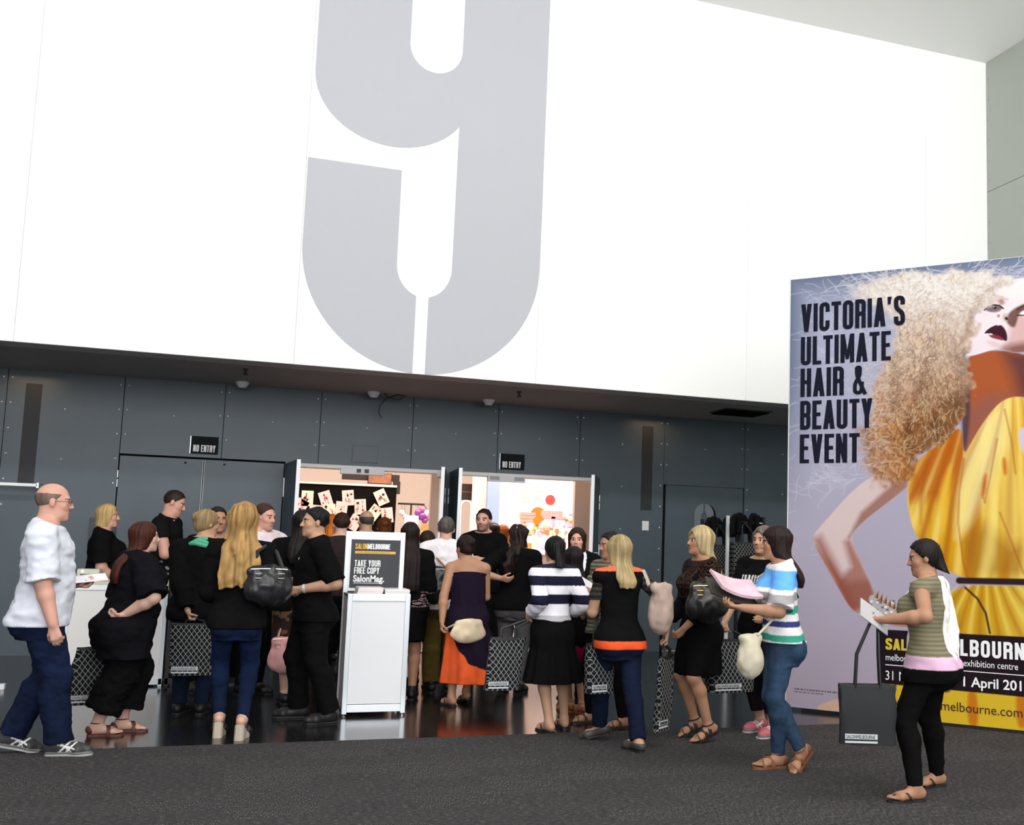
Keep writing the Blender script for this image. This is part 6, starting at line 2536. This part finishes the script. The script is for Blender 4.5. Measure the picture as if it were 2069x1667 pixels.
PEOPLE['plum'] = person(G(938, 1424), (948, 1082), 'woman in backless plum dress with flaring orange hem and cream clutch', 'f', 1.05, 172, head=205, hp=6, lean=(.02, .02), tone='tan', headoff=(0, .02),
    feet={1: dict(px=(905, 1425), dir=200), -1: dict(px=(938, 1420), dir=188, lift=14)},
    hands={1: dict(px=(892, 1262), dy=-.10, hint=(1, -.5, 0), curl=50), -1: dict(off=(-.10, .28, .63), hint=(-.4, -1, -.5), curl=40)},
    hair=('bun', '1c120e', {}), clothes=[skirt(plum, waist=.76, hem=.135, bot=(.215, .155), ease=.012, name='dress', pleat=(8, .016), shift=(-.12, 0)),
                                           shirt(plum, 0, .55, .012, .765, 0, 0, name='bodice', folds=.003)], shoes=shoe_set('flipflop', (.02, .012, .012)), seed=21)

# --- woman with wavy dark hair in black T-shirt and grey trousers
PEOPLE['wavydark'] = person(AT(1046, 10.4), (1052, 1060), 'woman with wavy dark hair, black T-shirt and grey trousers beyond the plum dress', 'f', 1.08, 150, head=215, tone='olive',
    hands={1: dict(px=(1010, 1168), dy=-.12, hint=(1, -.6, -.6), curl=40), -1: dict(off=(-.18, .25, .62))},
    hair=('wavy', '1e0f0c', dict(length=.36)), clothes=[trousers((.10, .095, .10), ease=.008, flare=.02), shirt(BLK, .9, .49, .024, flare=.008)], shoes=shoe_set('shoe', BLK), seed=22)

# --- woman in the navy and white striped cardigan
def cardigan(V, B):
    z, H = V[:, 2], B['H']
    C = np.tile(np.array(lin('eceaf0')), (len(V), 1))
    zb = .860
    t = (z - zb - .055) / .0735
    C[(np.floor(t).astype(int) % 2 == 1) & (z > zb + .06)] = (.012, .013, .030)
    C[z < zb + .042] = lin('b9b6bc')
    C[z > .835 * H] = (.02, .02, .03)
    return C


PEOPLE['cardigan'] = person(G(1108, 1478), (1108, 1083), 'woman with black ponytail in navy and white striped cardigan and black skirt', 'f', .96, 188, tone='olive', head=184,
    feet={1: dict(px=(1101, 1478), dir=196), -1: dict(px=(1135, 1470), dir=180)},
    hands={1: dict(px=(1072, 1240), dy=-.02, hint=(.1, -1, 0), curl=75), -1: dict(px=(1156, 1238), dy=.10, hint=(-.1, -1, 0))},
    hair=('ponytail', '0a0708', dict(length=.50)), clothes=[skirt(BLK, waist=.572, hem=.255, bot=(.160, .125), pleat=(11, .010)), shirt(cardigan, 1.85, .565, .020, .848, .012, .006, name='cardigan', folds=.004)],
    shoes=shoe_set('flipflop', BLK), seed=23)

# --- security woman with tie and badge
def blazer(V, B):
    C = np.tile(np.array(BLK), (len(V), 1))
    x, z = V @ B['Lf'], V[:, 2]
    f = (V @ B['F']) > 0
    v = f & (np.abs(x - torso_c(B, 1.3) @ B['Lf'][:2]) < np.clip((z - .66 * B['H']) * .36, 0, .085))
    C[v] = lin('dcdce2')
    tx = np.abs(x - torso_c(B, 1.3) @ B['Lf'][:2] + .008)
    t = v & (tx < .028 - .02 * np.clip((z - .70 * B['H']) / .25, 0, 1))
    C[t] = np.where((np.sin((z + x * 1.1) * 150) > 0)[t][:, None], np.array([.02, .02, .024]), np.array([.55, .55, .56]))
    return C


PEOPLE['security'] = person(AT(1166, 9.75), (1161, 1067), 'woman steward in black blazer with striped tie and white badge facing the queue', 'f', 1.06, -8, head=-22, hp=2, tone='pink',
    hands={1: dict(off=(.12, .2, .56)), -1: dict(off=(-.12, .2, .56))},
    hair=('bob', '2a150c', {}), clothes=[trousers(BLK), shirt(blazer, 1.95, .47, .020, .865, .012, .008, name='blazer', folds=.003), collar('dcdce2')], shoes=shoe_set('shoe', BLK), seed=24)

# --- person with the dark red bag, mostly hidden by the cardigan
PEOPLE['redbag'] = person(G(1148, 1444), (1124, 1097), 'dark haired woman in black dress and orange sandals beyond the striped cardigan', 'f', 1.0, 178, tone='tan',
    feet={1: dict(px=(1142, 1436), dir=200), -1: dict(px=(1170, 1440), dir=190)}, hands={-1: dict(px=(1168, 1258), dy=-.05, curl=75)},
    hair=('straight', '120a08', dict(length=.3)), clothes=[skirt(BLK, waist=.62, hem=.30, bot=(.10, .085)), shirt(BLK, .9, .55, .014)], shoes=shoe_set('sandal', (.28, .08, .02)), seed=25, look=False)

# --- woman in the fine striped beige top
def fine(V, B):
    z = V[:, 2]
    s = np.sin(z * 190 + .4 * vnoise(V, .08, 2)) > .1
    return np.where(s[:, None], np.array([.23, .215, .16]), np.array([.085, .075, .055]))


PEOPLE['beigetop'] = person(G(1224, 1463), (1240, 1071), 'dark haired woman in finely striped beige top reading a leaflet', 'f', 1.08, -70, head=-80, hp=8, tone='tan',
    feet={1: dict(px=(1248, 1472), dir=-78), -1: dict(px=(1180, 1461), dir=-84)},
    hands={1: dict(px=(1196, 1196), dy=-.16, hint=(.8, -.8, -.5), curl=40, palm=(-1, 0, .3)), -1: dict(px=(1190, 1190), dy=.12, hint=(-.8, -.8, -.5), curl=40)},
    hair=('short', '140c0a', {}), clothes=[trousers(BLK, ease=.012), shirt(fine, .95, .47, .020, .85, .02, .018)], shoes=shoe_set('sandal', (.03, .012, .01)), seed=26)

# --- blonde woman with orange trimmed black top
def trim(V, B):
    C = np.tile(np.array(BLK), (len(V), 1))
    z, H = V[:, 2], B['H']
    C[(z > .812 * H)] = (.78, .13, .055)
    C[(z < .491 * H)] = (.82, .10, .03)
    return C


PEOPLE['orangetrim'] = person(G(1245, 1508), (1276, 1075), 'blonde woman in black top with orange neckline and hem, dark jeans', 'f', 1.0, 186, head=195, tone='olive',
    feet={1: dict(px=(1202, 1494), dir=-125, lift=16), -1: dict(px=(1280, 1516), dir=-168)}, lean=(.03, 0),
    hands={1: dict(px=(1224, 1198), dy=.20, hint=(1, -.9, -.4), curl=40), -1: dict(px=(1346, 1278), dy=-.05, hint=(-1, -.6, 0), curl=75)},
    hair=('straight', '9a8660', dict(length=.27, wide=.8, vol=.008)), clothes=[trousers(denim((.0045, .008, .023)), ease=.012, m=DENIM, flare=.012), shirt(trim, .0, .475, .018, .845, .004, 0, folds=.004),
                                         shirt(lambda V, B: np.where((np.sin(V[:, 2] * 150) > 0)[:, None], np.array([.05, .05, .045]), np.array([.02, .018, .016])), .95, .70, .002, .80, 0, .014, name='sleeves')],
    shoes=shoe_set('flat', (.055, .050, .045)), seed=27)

# --- blonde in black lace
def lace(V, B):
    C = np.tile(np.array(BLK), (len(V), 1))
    n = (np.sin(V[:, 2] * 330) * np.sin((V @ B['Lf']) * 300 + (V @ B['F']) * 300)) > .25
    m = (V[:, 2] > .66 * B['H']) & n
    C[m] = (.085, .042, .030)
    return C


PEOPLE['lace'] = person(G(1408, 1494), (1404, 1065), 'blonde woman in black lace dress and sandals, profile facing left', 'f', .95, -84, head=-88, hp=-3, tone='tan',
    feet={1: dict(px=(1424, 1500), dir=-78, heel=.05, sole=.02), -1: dict(px=(1396, 1488), dir=-92, heel=.05, sole=.02)},
    hands={1: dict(px=(1384, 1268), dy=-.12, hint=(.6, -1, -.2), curl=45), -1: dict(off=(-.16, .22, .55))},
    hair=('straight', 'a8946c', dict(length=.42, vol=.008)), clothes=[skirt(BLK, hem=.305, bot=(.085, .105), pleat=(7, .006), waist=.62), shirt(lace, 1.75, .52, .018, .85, .015, .022, folds=.005)],
    shoes=shoe_set('strappy', (.010, .008, .009)), seed=28)

# --- woman in the broad striped T-shirt
STR = stripes([(.862, 'ece8e6'), (.905, '3d9a84'), (.955, 'e8e2e0'), (.992, '3b3f78'), (1.04, 'e9e6e4'), (1.092, '3d9a84'), (1.128, 'eae6e4'), (1.185, '9d9a9c'), (1.215, 'f0ecea'),
               (1.335, '66a9ec'), (9, 'e9e2e2')], slant=-.06)


PEOPLE['stripewoman'] = person(G(1577, 1553), (1578, 1061), 'woman with dark hair in broad striped T-shirt and blue jeans carrying papers', 'f', .97, -108, head=-112, hp=6, tone='tan',
    feet={1: dict(px=(1556, 1552), dir=-88), -1: dict(px=(1618, 1557), dir=-70, lift=38)}, lean=(.03, 0),
    hands={1: dict(px=(1500, 1228), dy=-.16, hint=(.5, -.6, -1), curl=35, palm=(-.3, 0, 1)), -1: dict(px=(1490, 1215), dy=.18, hint=(-.5, -.8, -.6), curl=40, palm=(.3, 0, 1))},
    hair=('straight', '1c0c0b', dict(length=.30)), clothes=[trousers(denim((.027, .052, .095)), ease=.008, m=DENIM), shirt(STR, .92, .52, .024, .85, .022, .022)],
    shoes=shoe_set('sandal', (.20, .075, .028)), seed=29)

# --- grey haired person beyond her
def wording(V, B):
    C = np.tile(np.array(BLK), (len(V), 1))
    x, z = V @ B['Lf'], V[:, 2]
    m = ((V @ B['F']) > 0) & (z > .715 * B['H']) & (z < .755 * B['H']) & (np.abs(x) < .10) & (np.sin(x * 210) > -.2)
    C[m] = (.62, .62, .62)
    return C


PEOPLE['greyhair'] = person(G(1538, 1479), (1536, 1061), 'grey haired person in black T-shirt with white lettering, half hidden by the striped woman', 'f', 1.1, -62, head=-62, tone='olive',
    feet={1: dict(px=(1552, 1490), dir=-60), -1: dict(px=(1525, 1478), dir=-70)},
    hands={-1: dict(px=(1462, 1262), dy=-.02, hint=(-.8, -.8, -.4), curl=75), 1: dict(off=(.2, .2, .58))},
    hair=('bob', '6a5d52', {}), clothes=[trousers((.012, .010, .012), ease=.018, hem=.09), shirt(wording, .9, .46, .022, .85)], shoes=shoe_set('sneaker', (.42, .10, .13), (.5, .45, .45)), seed=30)

# --- woman in white cardigan walking past the banner
def layered(V, B):
    C = np.tile(np.array([.185, .165, .105]), (len(V), 1)) * (1 + .25 * np.sin(V[:, 2] * 240))[:, None]
    x, z = V @ B['Lf'], V[:, 2]
    C[z < .535 * B['H']] = (.70, .44, .60)
    C[(z < .487 * B['H'])] = BLK
    return C


PEOPLE['banner'] = person(G(1880, 1608), (1892, 1081), 'dark haired woman in olive top with one white cardigan sleeve passing the banner', 'f', 1.04, -142, head=-118, hp=10, tone='tan',
    feet={1: dict(px=(1832, 1620), dir=-92), -1: dict(px=(1878, 1590), dir=-84)}, lean=(.02, 0),
    hands={1: dict(px=(1790, 1252), dy=-.12, hint=(.8, -.8, -.5), curl=50, palm=(-.6, 0, .8)), -1: dict(px=(1916, 1378), dy=.02, hint=(-1, -1, 0), curl=35)},
    hair=('ponytail', '140c0c', dict(length=.26)), clothes=[trousers(BLK, ease=.010), shirt(layered, .0, .455, .020, .845, .02, 0, name='top', folds=.006),
        shirt('ece6e4', 0, .52, .030, .842, .01, .010, name='cardigan', slv={-1: 1.9, 1: 0}, folds=.006, half=.045)],
    shoes=shoe_set('flipflop', (.012, .010, .010)), seed=31)

# ------------------------------------------------------------------ bags and papers
def lattice_mat():
    m = bpy.data.materials.new('tote_lattice')
    m.use_nodes = True
    nt = m.node_tree
    N, L = nt.nodes, nt.links
    b = N['Principled BSDF']
    b.inputs['Roughness'].default_value = .7
    b.inputs['Specular IOR Level'].default_value = .15
    tc = N.new('ShaderNodeTexCoord')
    sp = N.new('ShaderNodeSeparateXYZ')
    L.new(tc.outputs['Object'], sp.inputs[0])

    def op(o, a, bb=None):
        n = N.new('ShaderNodeMath')
        n.operation = o
        for i, v in enumerate((a, bb)):
            if v is None:
                continue
            if isinstance(v, (int, float)):
                n.inputs[i].default_value = v
            else:
                L.new(v, n.inputs[i])
        return n.outputs[0]
    x = op('ADD', sp.outputs[0], op('MULTIPLY', sp.outputs[1], .8))
    z = sp.outputs[2]
    lines = []
    for sgn in (1, -1):
        u = op('ADD', op('MULTIPLY', x, 1.35 * sgn), z)
        fr = op('FRACT', op('MULTIPLY', u, 1 / .052))
        lines.append(op('LESS_THAN', op('ABSOLUTE', op('SUBTRACT', fr, .5)), .070))
    ln = op('MAXIMUM', lines[0], lines[1])
    mx = N.new('ShaderNodeMix')
    mx.data_type = 'RGBA'
    mx.inputs[6].default_value = (.006, .006, .0065, 1)
    mx.inputs[7].default_value = (.24, .25, .25, 1)
    L.new(ln, mx.inputs[0])
    L.new(mx.outputs[2], b.inputs['Base Color'])
    return m


LATTICE = lattice_mat()
STRIPW = mat('tote_label', (.50, .52, .53), .5)


def tote(c, w, hgt, dep, rz, label, hand=None, tilt=0.0, handles=True, lab=True, group='lattice tote bags', squash=1.0, m=None, word=False):
    """c: centre of the mouth in world space; the bag hangs below it"""
    root = empty('tote_bag', tuple(c), R_(rz))
    tag(root, label, 'bag', group)
    n, lv = 16, 7
    vs, fs = [], []
    rr = np.random.RandomState(int(abs(c[0] * 977 + c[1] * 331)) % 9999)
    for j in range(lv):
        t = j / (lv - 1)
        for i in range(n):
            a = 2 * math.pi * (i + .5) / n
            ca, sa = math.cos(a), math.sin(a)
            e = .45
            x = abs(ca) ** e * (1 if ca > 0 else -1) * w / 2 * (1 - .04 * t)
            y = abs(sa) ** e * (1 if sa > 0 else -1) * dep / 2 * (.35 + .65 * math.sin(min(1, t * 1.25 + .1) * math.pi / 2)) * squash
            z = -hgt * t + rr.uniform(-.004, .004)
            vs.append((x + tilt * t * hgt + rr.uniform(-.004, .004), y + rr.uniform(-.006, .006), z))
    for j in range(lv - 1):
        for i in range(n):
            fs.append((j * n + i, j * n + (i + 1) % n, (j + 1) * n + (i + 1) % n, (j + 1) * n + i))
    fs.append(list(range((lv - 1) * n, lv * n)))
    fs.append(list(range(n))[::-1])
    MB().add(vs, fs).build('body', m or LATTICE, root, smooth=True)
    MB().add([(x * 1.01, y * 1.06, z + .004) for x, y, z in vs[:n]] + [(x * 1.01 - tilt * .02, y * 1.06, z - .022) for x, y, z in vs[:n]],
             [(i, (i + 1) % n, n + (i + 1) % n, n + i) for i in range(n)]).build('rim', BLACK, root, smooth=True)
    if lab:
        lb = MB()
        y0 = -dep / 2 * squash - .010
        x0, zz = -w * .42 + tilt * hgt * .9, -hgt * .90
        lb.box(x0, x0 + w * .56, y0 - .002, y0 + .004, zz, zz + .030).box(x0, x0 + w * .56, y0 - .002, y0 + .004, zz - .022, zz - .010)
        o = lb.build('label', STRIPW, root)
        text('lettering', 'SALONMELBOURNE', .030, (x0 + .006, y0 - .003, zz + .004), FRONT, BLACK, o, sx=w * .56 / .30)
    if handles:
        hp_ = Vector((0, 0, .22)) if hand is None else (root.matrix_basis.inverted() @ Vector(tuple(hand)))
        for sy in (-1, 1):
            y = sy * dep * .16 * squash
            p = [(-w * .22, y, -.02), (-w * .19, y, hp_.z * .45), (hp_.x - .018, hp_.y + sy * .010, hp_.z - .012), (hp_.x, hp_.y + sy * .010, hp_.z),
                 (hp_.x + .018, hp_.y + sy * .010, hp_.z - .012), (w * .19, y, hp_.z * .45), (w * .22, y, -.02)]
            MB().tube(p, .008, 8).build('handle', BLACK, root, smooth=True)
    return root


def hand_at(k, s, d=.07):
    b, B = PEOPLE[k]
    return B['wr'][s] + B['hd'][s] * d + B['hn'][s] * .025 + B['O']


def hang(k, s, drop, dx=0.0, dy=0.0):
    h_ = hand_at(k, s)
    return h_ + np.array([dx, dy, -drop]), h_


def soft_bag(c, size, rz, label, col, strap_pts=None, name='handbag', fold=.012, m=None, seed=1, group=None, strap_r=.010, strap_col=None, hardware=None, round_=.35, h=.008):
    """soft shoulder bag: slumped body, seam piping, strap and metal fittings"""
    o = Matrix.Rotation(R_(rz), 4, 'Z')
    ax = [np.array(o.col[i][:3]) for i in range(2)] + [UP]
    w, d, hg = size
    P = [EL((0, 0, -hg * .10), ax, (w * .52, d * .62, hg * .50), .03), EL((0, 0, -hg * .22), ax, (w * .56, d * .66, hg * .36), .04),
         RC(ax[0] * -w * .36 + UP * hg * .34, ax[0] * w * .36 + UP * hg * .34, d * .22, d * .22, .06)]
    cc = np.array(lin(col))
    b = field_mesh(name, P, h, m or LEATHER, None, lambda V: np.clip(cc * (1 + .25 * vnoise(V, .05, seed))[:, None], 0, 1), (),
                   [(fold, (.06, .06, .10), seed), (fold * .5, (.03, .03, .05), seed + 1)], loc=tuple(c))
    tag(b, label, 'bag', group)
    sc_ = mat('strap_' + str(strap_col or col), strap_col or col, .4)
    if strap_pts is not None:
        MB().tube([tuple(np.array(p) - np.array(c)) for p in strap_pts], strap_r, 8).build('strap', sc_, b, smooth=True)
    if hardware:
        mb = MB()
        hm = mat('bag_metal_' + str(hardware), hardware, .25, metal=.9)
        for sx in (-.26, .26):
            q = ax[0] * w * sx - ax[1] * d * .52 + UP * hg * .20
            mb = MB()
            mb.tube([q + ax[0] * a + UP * bb for a, bb in ((-.022, -.016), (.022, -.016), (.022, .016), (-.022, .016))], .004, 6, closed=True)
            mb.build('buckle', hm, b, smooth=True)
        MB().tube([ax[0] * w * x - ax[1] * d * .30 + UP * hg * (.39 - .1 * x * x) for x in np.linspace(-.42, .42, 9)], .005, 6).build('zip', hm, b, smooth=True)
    return b


def paper(c, w, l, n_dir, along, label, m, th=.006, name='magazine', curve=.0):
    a = unit(along)
    n = unit(np.array(n_dir, float) - a * (np.array(n_dir, float) @ a))
    b = np.cross(n, a)
    vs = []
    K = 8
    for t in (0, 1):
        for k in range(K + 1):
            u = k / K - .5
            bend = -curve * (2 * u) ** 2
            for v in (-.5, .5):
                vs.append(np.array(c) + a * u * l + b * v * w + n * (bend + th * t))
    fs = []
    q = 2 * (K + 1)
    for k in range(K):
        i = 2 * k
        fs += [(i, i + 1, i + 3, i + 2), (q + i, q + i + 2, q + i + 3, q + i + 1), (i, i + 2, q + i + 2, q + i), (i + 1, q + i + 1, q + i + 3, i + 3)]
    fs += [(0, q, q + 1, 1), (2 * K, 2 * K + 1, q + 2 * K + 1, q + 2 * K)]
    o = MB().add([tuple(p) for p in vs], fs).build(name, m)
    tag(o, label, 'magazine' if name == 'magazine' else 'leaflet')
    return o


# tote hanging behind the auburn haired woman
c, hp_ = hang('auburn', 1, .06, -.06, .02)
tote(c, .34, .40, .14, 12, 'dark lattice tote bag hanging behind the woman in the black tunic', hp_, tilt=-.22)
# tote of the person with the green scarf
c, hp_ = hang('scarf', 1, .05, .02, -.05)
tote(c, .35, .40, .08, -4, 'lattice tote bag held by the person with the green scarf', hp_)
# tote of the cardigan woman
c, hp_ = hang('cardigan', 1, .16, -.17, .02)
tote(c, .28, .40, .10, 0, 'lattice tote bag hanging beside the black pleated skirt', hp_, tilt=-.10)
# tote under the leaflet of the woman in beige
o_ = pt(1212, 1300, 7.62)
tote(o_, .24, .36, .10, 18, 'lattice tote bag hanging at the side of the beige striped top', pt(1212, 1228, 7.66))
# folded tote hanging from the hand of the woman in the orange trimmed top
c, hp_ = hang('orangetrim', -1, .10, .03, -.02)
tote(c, .24, .54, .04, 42, 'narrow folded lattice tote below the beige shoulder bag', hp_, tilt=-.12, lab=True)
# big dark tote of the grey haired person
c, hp_ = hang('greyhair', -1, .10, .02, -.05)
tote(c, .42, .40, .16, 6, 'wide dark tote bag with white label between the lace dress and blue jeans', hp_)
# tote of the woman by the banner
c, hp_ = hang('banner', 1, .40, -.05, .0)
tote(c, .34, .34, .10, -20, 'plain dark grey tote bag hanging below the papers in front of the banner', hp_, m=mat('tote_grey', (.022, .023, .025), .7, spec=.2))

# racks of spare totes on the right
for k, (px_, py0, Y, lb, fr) in enumerate(((1455, 1047, 12.2, 'left hand', STEEL), (1507, 1040, 11.7, 'right hand', STEEL))):
    a = pt(px_, py0, Y)
    rk = empty('bag_rack', (a[0], Y, 0))
    tag(rk, '%s steel rack hung with black tote bags beside the dark door' % lb, 'rack', 'tote racks')
    for sx in (-.24, .24):
        MB().box(sx - .018, sx + .018, -.018, .018, 0, a[2] - .02, bev=.003).build('post', mat('rack_white', (.75, .76, .76), .35) if sx < 0 and k else BLACK, rk)
        MB().box(sx - .02, sx + .02, -.25, .25, 0, .03, bev=.004).build('foot', BLACK, rk)
    MB().tube([(-.24, 0, a[2] - .10), (.24, 0, a[2] - .10)], .013, 10).build('bar', STEEL, rk)
    for j in range(4):
        yy = -.18 + .12 * j
        p = (a[0] + (j - 1.5) * .04, Y + yy, a[2] - .34)
        tote(p, .36, .42, .055, -3 + 2 * j, '%s black tote on the %s rack, counted from the front' % (('first', 'second', 'third', 'rearmost')[j], lb),
             (p[0], Y + yy * .15, a[2] - .085), group='totes on the racks', lab=(j == 0))
    for j in range(5):   # slack handles heaped over the bar
        pts = [(a[0] + (-.17 + .085 * j) + .05 * math.cos(q), Y - .08 + .04 * (j * 2 % 5), a[2] - .17 + (.15 + .02 * (j % 2)) * math.sin(q)) for q in np.linspace(-.4, 3.6, 12)]
        MB().tube([(x - a[0], y - Y, z) for x, y, z in pts], .032, 10).build('spare_handles', BLACKMATT, rk, smooth=True)

# black shiny bag of the golden haired woman
b, B = PEOPLE['blonde']
shp = B['sh'][-1] + B['O']
c = pt(540, 1178, 8.10)
soft_bag(c, (.30, .15, .26), 10, 'shiny black leather handbag with buckles on the golden haired woman\'s arm', (.012, .012, .014),
         [c + [-.10, 0, .10], c + [-.08, .0, .22], shp + [.015, -.02, .055], shp + [.03, .05, .03], c + [.05, .08, .22], c + [.10, 0, .10]], hardware=(.75, .70, .68), seed=3, fold=.016, strap_r=.016)
# pink bag
c = pt(575, 1318, 9.82)
soft_bag(c, (.24, .12, .30), 0, 'pale pink bag hanging behind the man in the black polo shirt', (.70, .36, .36), [c + [-.06, 0, .13], hand_at('darkwoman', 1), c + [.07, 0, .13]],
         m=CLOTH, seed=4, fold=.006, hardware=(.6, .45, .3))
# black bag of the skirt woman / white shirt man with tan strap
b, B = PEOPLE['whiteshirt']
shp = B['sh'][1] + B['O']
c = pt(882, 1178, 10.28)
soft_bag(c, (.30, .13, .34), 0, 'black slouchy shoulder bag with tan strap on the white shirt', (.009, .009, .010),
         [c + [-.10, 0, .13], shp + [-.03, -.075, .0], shp + [-.02, -.03, .058], shp + [.0, .05, .045], c + [.12, .12, .13]], strap_col=(.30, .15, .06), hardware=(.6, .6, .6), seed=5, fold=.018)
# cream clutch
c = pt(946, 1272, 9.48)
soft_bag(c, (.30, .07, .19), 14, 'cream clutch bag against the plum dress', (.68, .55, .38), [c + [-.10, -.0, .06], hand_at('plum', 1), c + [-.02, 0, .08]], name='clutch_bag', m=CLOTH, seed=6, fold=.005, strap_r=.005)
# dark red bag
c = pt(1166, 1300, 8.92)
soft_bag(c, (.17, .10, .30), 0, 'dark red bag beside the black pleated skirt', (.16, .006, .035), [c + [-.03, 0, .14], hand_at('redbag', -1), c + [.04, 0, .14]], m=CLOTH, seed=7, fold=.006)
# beige hobo bag
b, B = PEOPLE['orangetrim']
shp = B['sh'][-1] + B['O']
c = pt(1336, 1222, 7.36)
soft_bag(c, (.175, .12, .36), 20, 'beige slouchy bag hanging from the shoulder of the orange trimmed top', (.42, .31, .26),
         [c + [-.05, 0, .15], shp + [.06, -.075, -.06], shp + [.02, -.04, .050], shp + [.02, .05, .045], shp + [.09, .08, -.08], c + [.05, .05, .15]], m=CLOTH, seed=8, fold=.012, strap_r=.018)
# black shoulder bag of the lace dress
b, B = PEOPLE['lace']
shp = B['sh'][1] + B['O']
c = pt(1428, 1212, 7.34)
soft_bag(c, (.28, .14, .27), -8, 'black leather shoulder bag with brass clasp on the lace dress', (.010, .010, .010),
         [c + [-.10, 0, .11], shp + [.02, -.075, -.05], shp + [.01, -.02, .060], shp + [.05, .05, .02], c + [.10, .08, .12]], hardware=(.55, .36, .12), seed=9, fold=.016, strap_r=.011)
# cream cross-body bag of the striped woman
b, B = PEOPLE['stripewoman']
shp = B['sh'][-1] + B['O']
c = pt(1516, 1318, 6.36)
bk = pt(1582, 1230, 6.36)
soft_bag(c, (.15, .11, .27), 8, 'cream shoulder bag hanging in front of the blue jeans', (.55, .50, .38),
         [c + [.04, -.02, .11], bk, pt(1610, 1178, 6.62), shp + [.02, .02, .055], shp + [-.10, .10, -.05]], m=CLOTH, seed=10, fold=.010, strap_r=.009)

# papers in hands
PINKC = mat('cover_pink', (.72, .50, .56), .35, vary=.35, vscale=14)
DKC = mat('cover_dark', (.03, .028, .022), .4, vary=.4, vscale=10)
WH = mat('leaflet_white', (.78, .76, .80), .5)
ha = (hand_at('stripewoman', 1, .05) + hand_at('stripewoman', -1, .05)) / 2
paper(ha + [-.02, 0, .035], .26, .36, (-.35, -.35, 1), (1, -.1, -.32), 'dark magazine carried flat by the woman in the striped T-shirt', DKC, th=.012)
paper(ha + [.0, 0, .075], .25, .32, (-.30, -.45, 1), (1, .05, -.22), 'pink and white magazine on top of the dark one', PINKC, th=.02, curve=-.025)
ha = hand_at('beigetop', 1, .05)
paper(ha + [-.02, .02, .05], .15, .24, (-.2, -.45, .9), (.75, 0, -.42), 'white leaflet held up by the woman in the beige top', WH, name='leaflet')
ha = hand_at('banner', 1, .06)
paper(ha + [-.02, .0, .0], .15, .22, (-.2, -.8, .9), (.8, .0, -.5), 'grey leaflet held by the woman passing the banner', mat('leaflet_grey', (.42, .42, .43), .5), name='leaflet')
ha = hand_at('bald', 1, .06)
paper(ha + [.0, .0, .015], .20, .28, (-.1, -.2, 1), (1, .2, .12), 'white leaflet in the bald man\'s outstretched hand', WH, name='leaflet')
# badge and lettering of the steward, logo on the polo
b, B = PEOPLE['security']
p = pt(1167, 1140, 12.33) - B['O']
bd = MB().box(p[0] - .035, p[0] + .035, p[1] - .004, p[1], p[2] - .05, p[2] + .045, bev=.003).build('badge', WHITEP, b)
text('lettering', '97', .05, (p[0] - .026, p[1] - .006, p[2] - .025), FRONT, BLACK, bd, sx=.9)
b, B = PEOPLE['scarf']
nb = B['neck']
mb = MB()
for k in range(3):
    mb.tube([nb + UP * (.0 - .018 * k) + np.array([math.cos(q), math.sin(q), 0]) * (.085 + .012 * k) + UP * .01 * math.sin(3 * q + k) for q in np.linspace(0, 2 * math.pi, 25)[:-1]], .020, 8, closed=True)
mb.build('scarf', mat('scarf_green', (.07, .36, .21), .8), b, smooth=True)
b, B = PEOPLE['banner']
hl, hf, hu = B['hx']
q = B['hc'] - hf * .085 * B['hs'] + hu * .075 * B['hs']
MB().box(-.05, .05, -.016, .016, -.010, .010, bev=.006, M=Matrix.Translation(tuple(q)) @ Matrix.Rotation(R_(25), 4, 'Z')).build('hair_clip', mat('clip_purple', (.25, .10, .22), .4), b)
b, B = PEOPLE['polo']
c = (B['sh'][1] + B['sh'][-1]) / 2
p = pt(611, 1130, B['O'][1] - .10) - B['O']
MB().lathe([(.0, 0), (.028, .001), (.03, .006)], n=16, M=Matrix.Translation(tuple(p)) @ Matrix.Rotation(R_(90), 4, 'X')).build('name_badge', WHITEP, b)
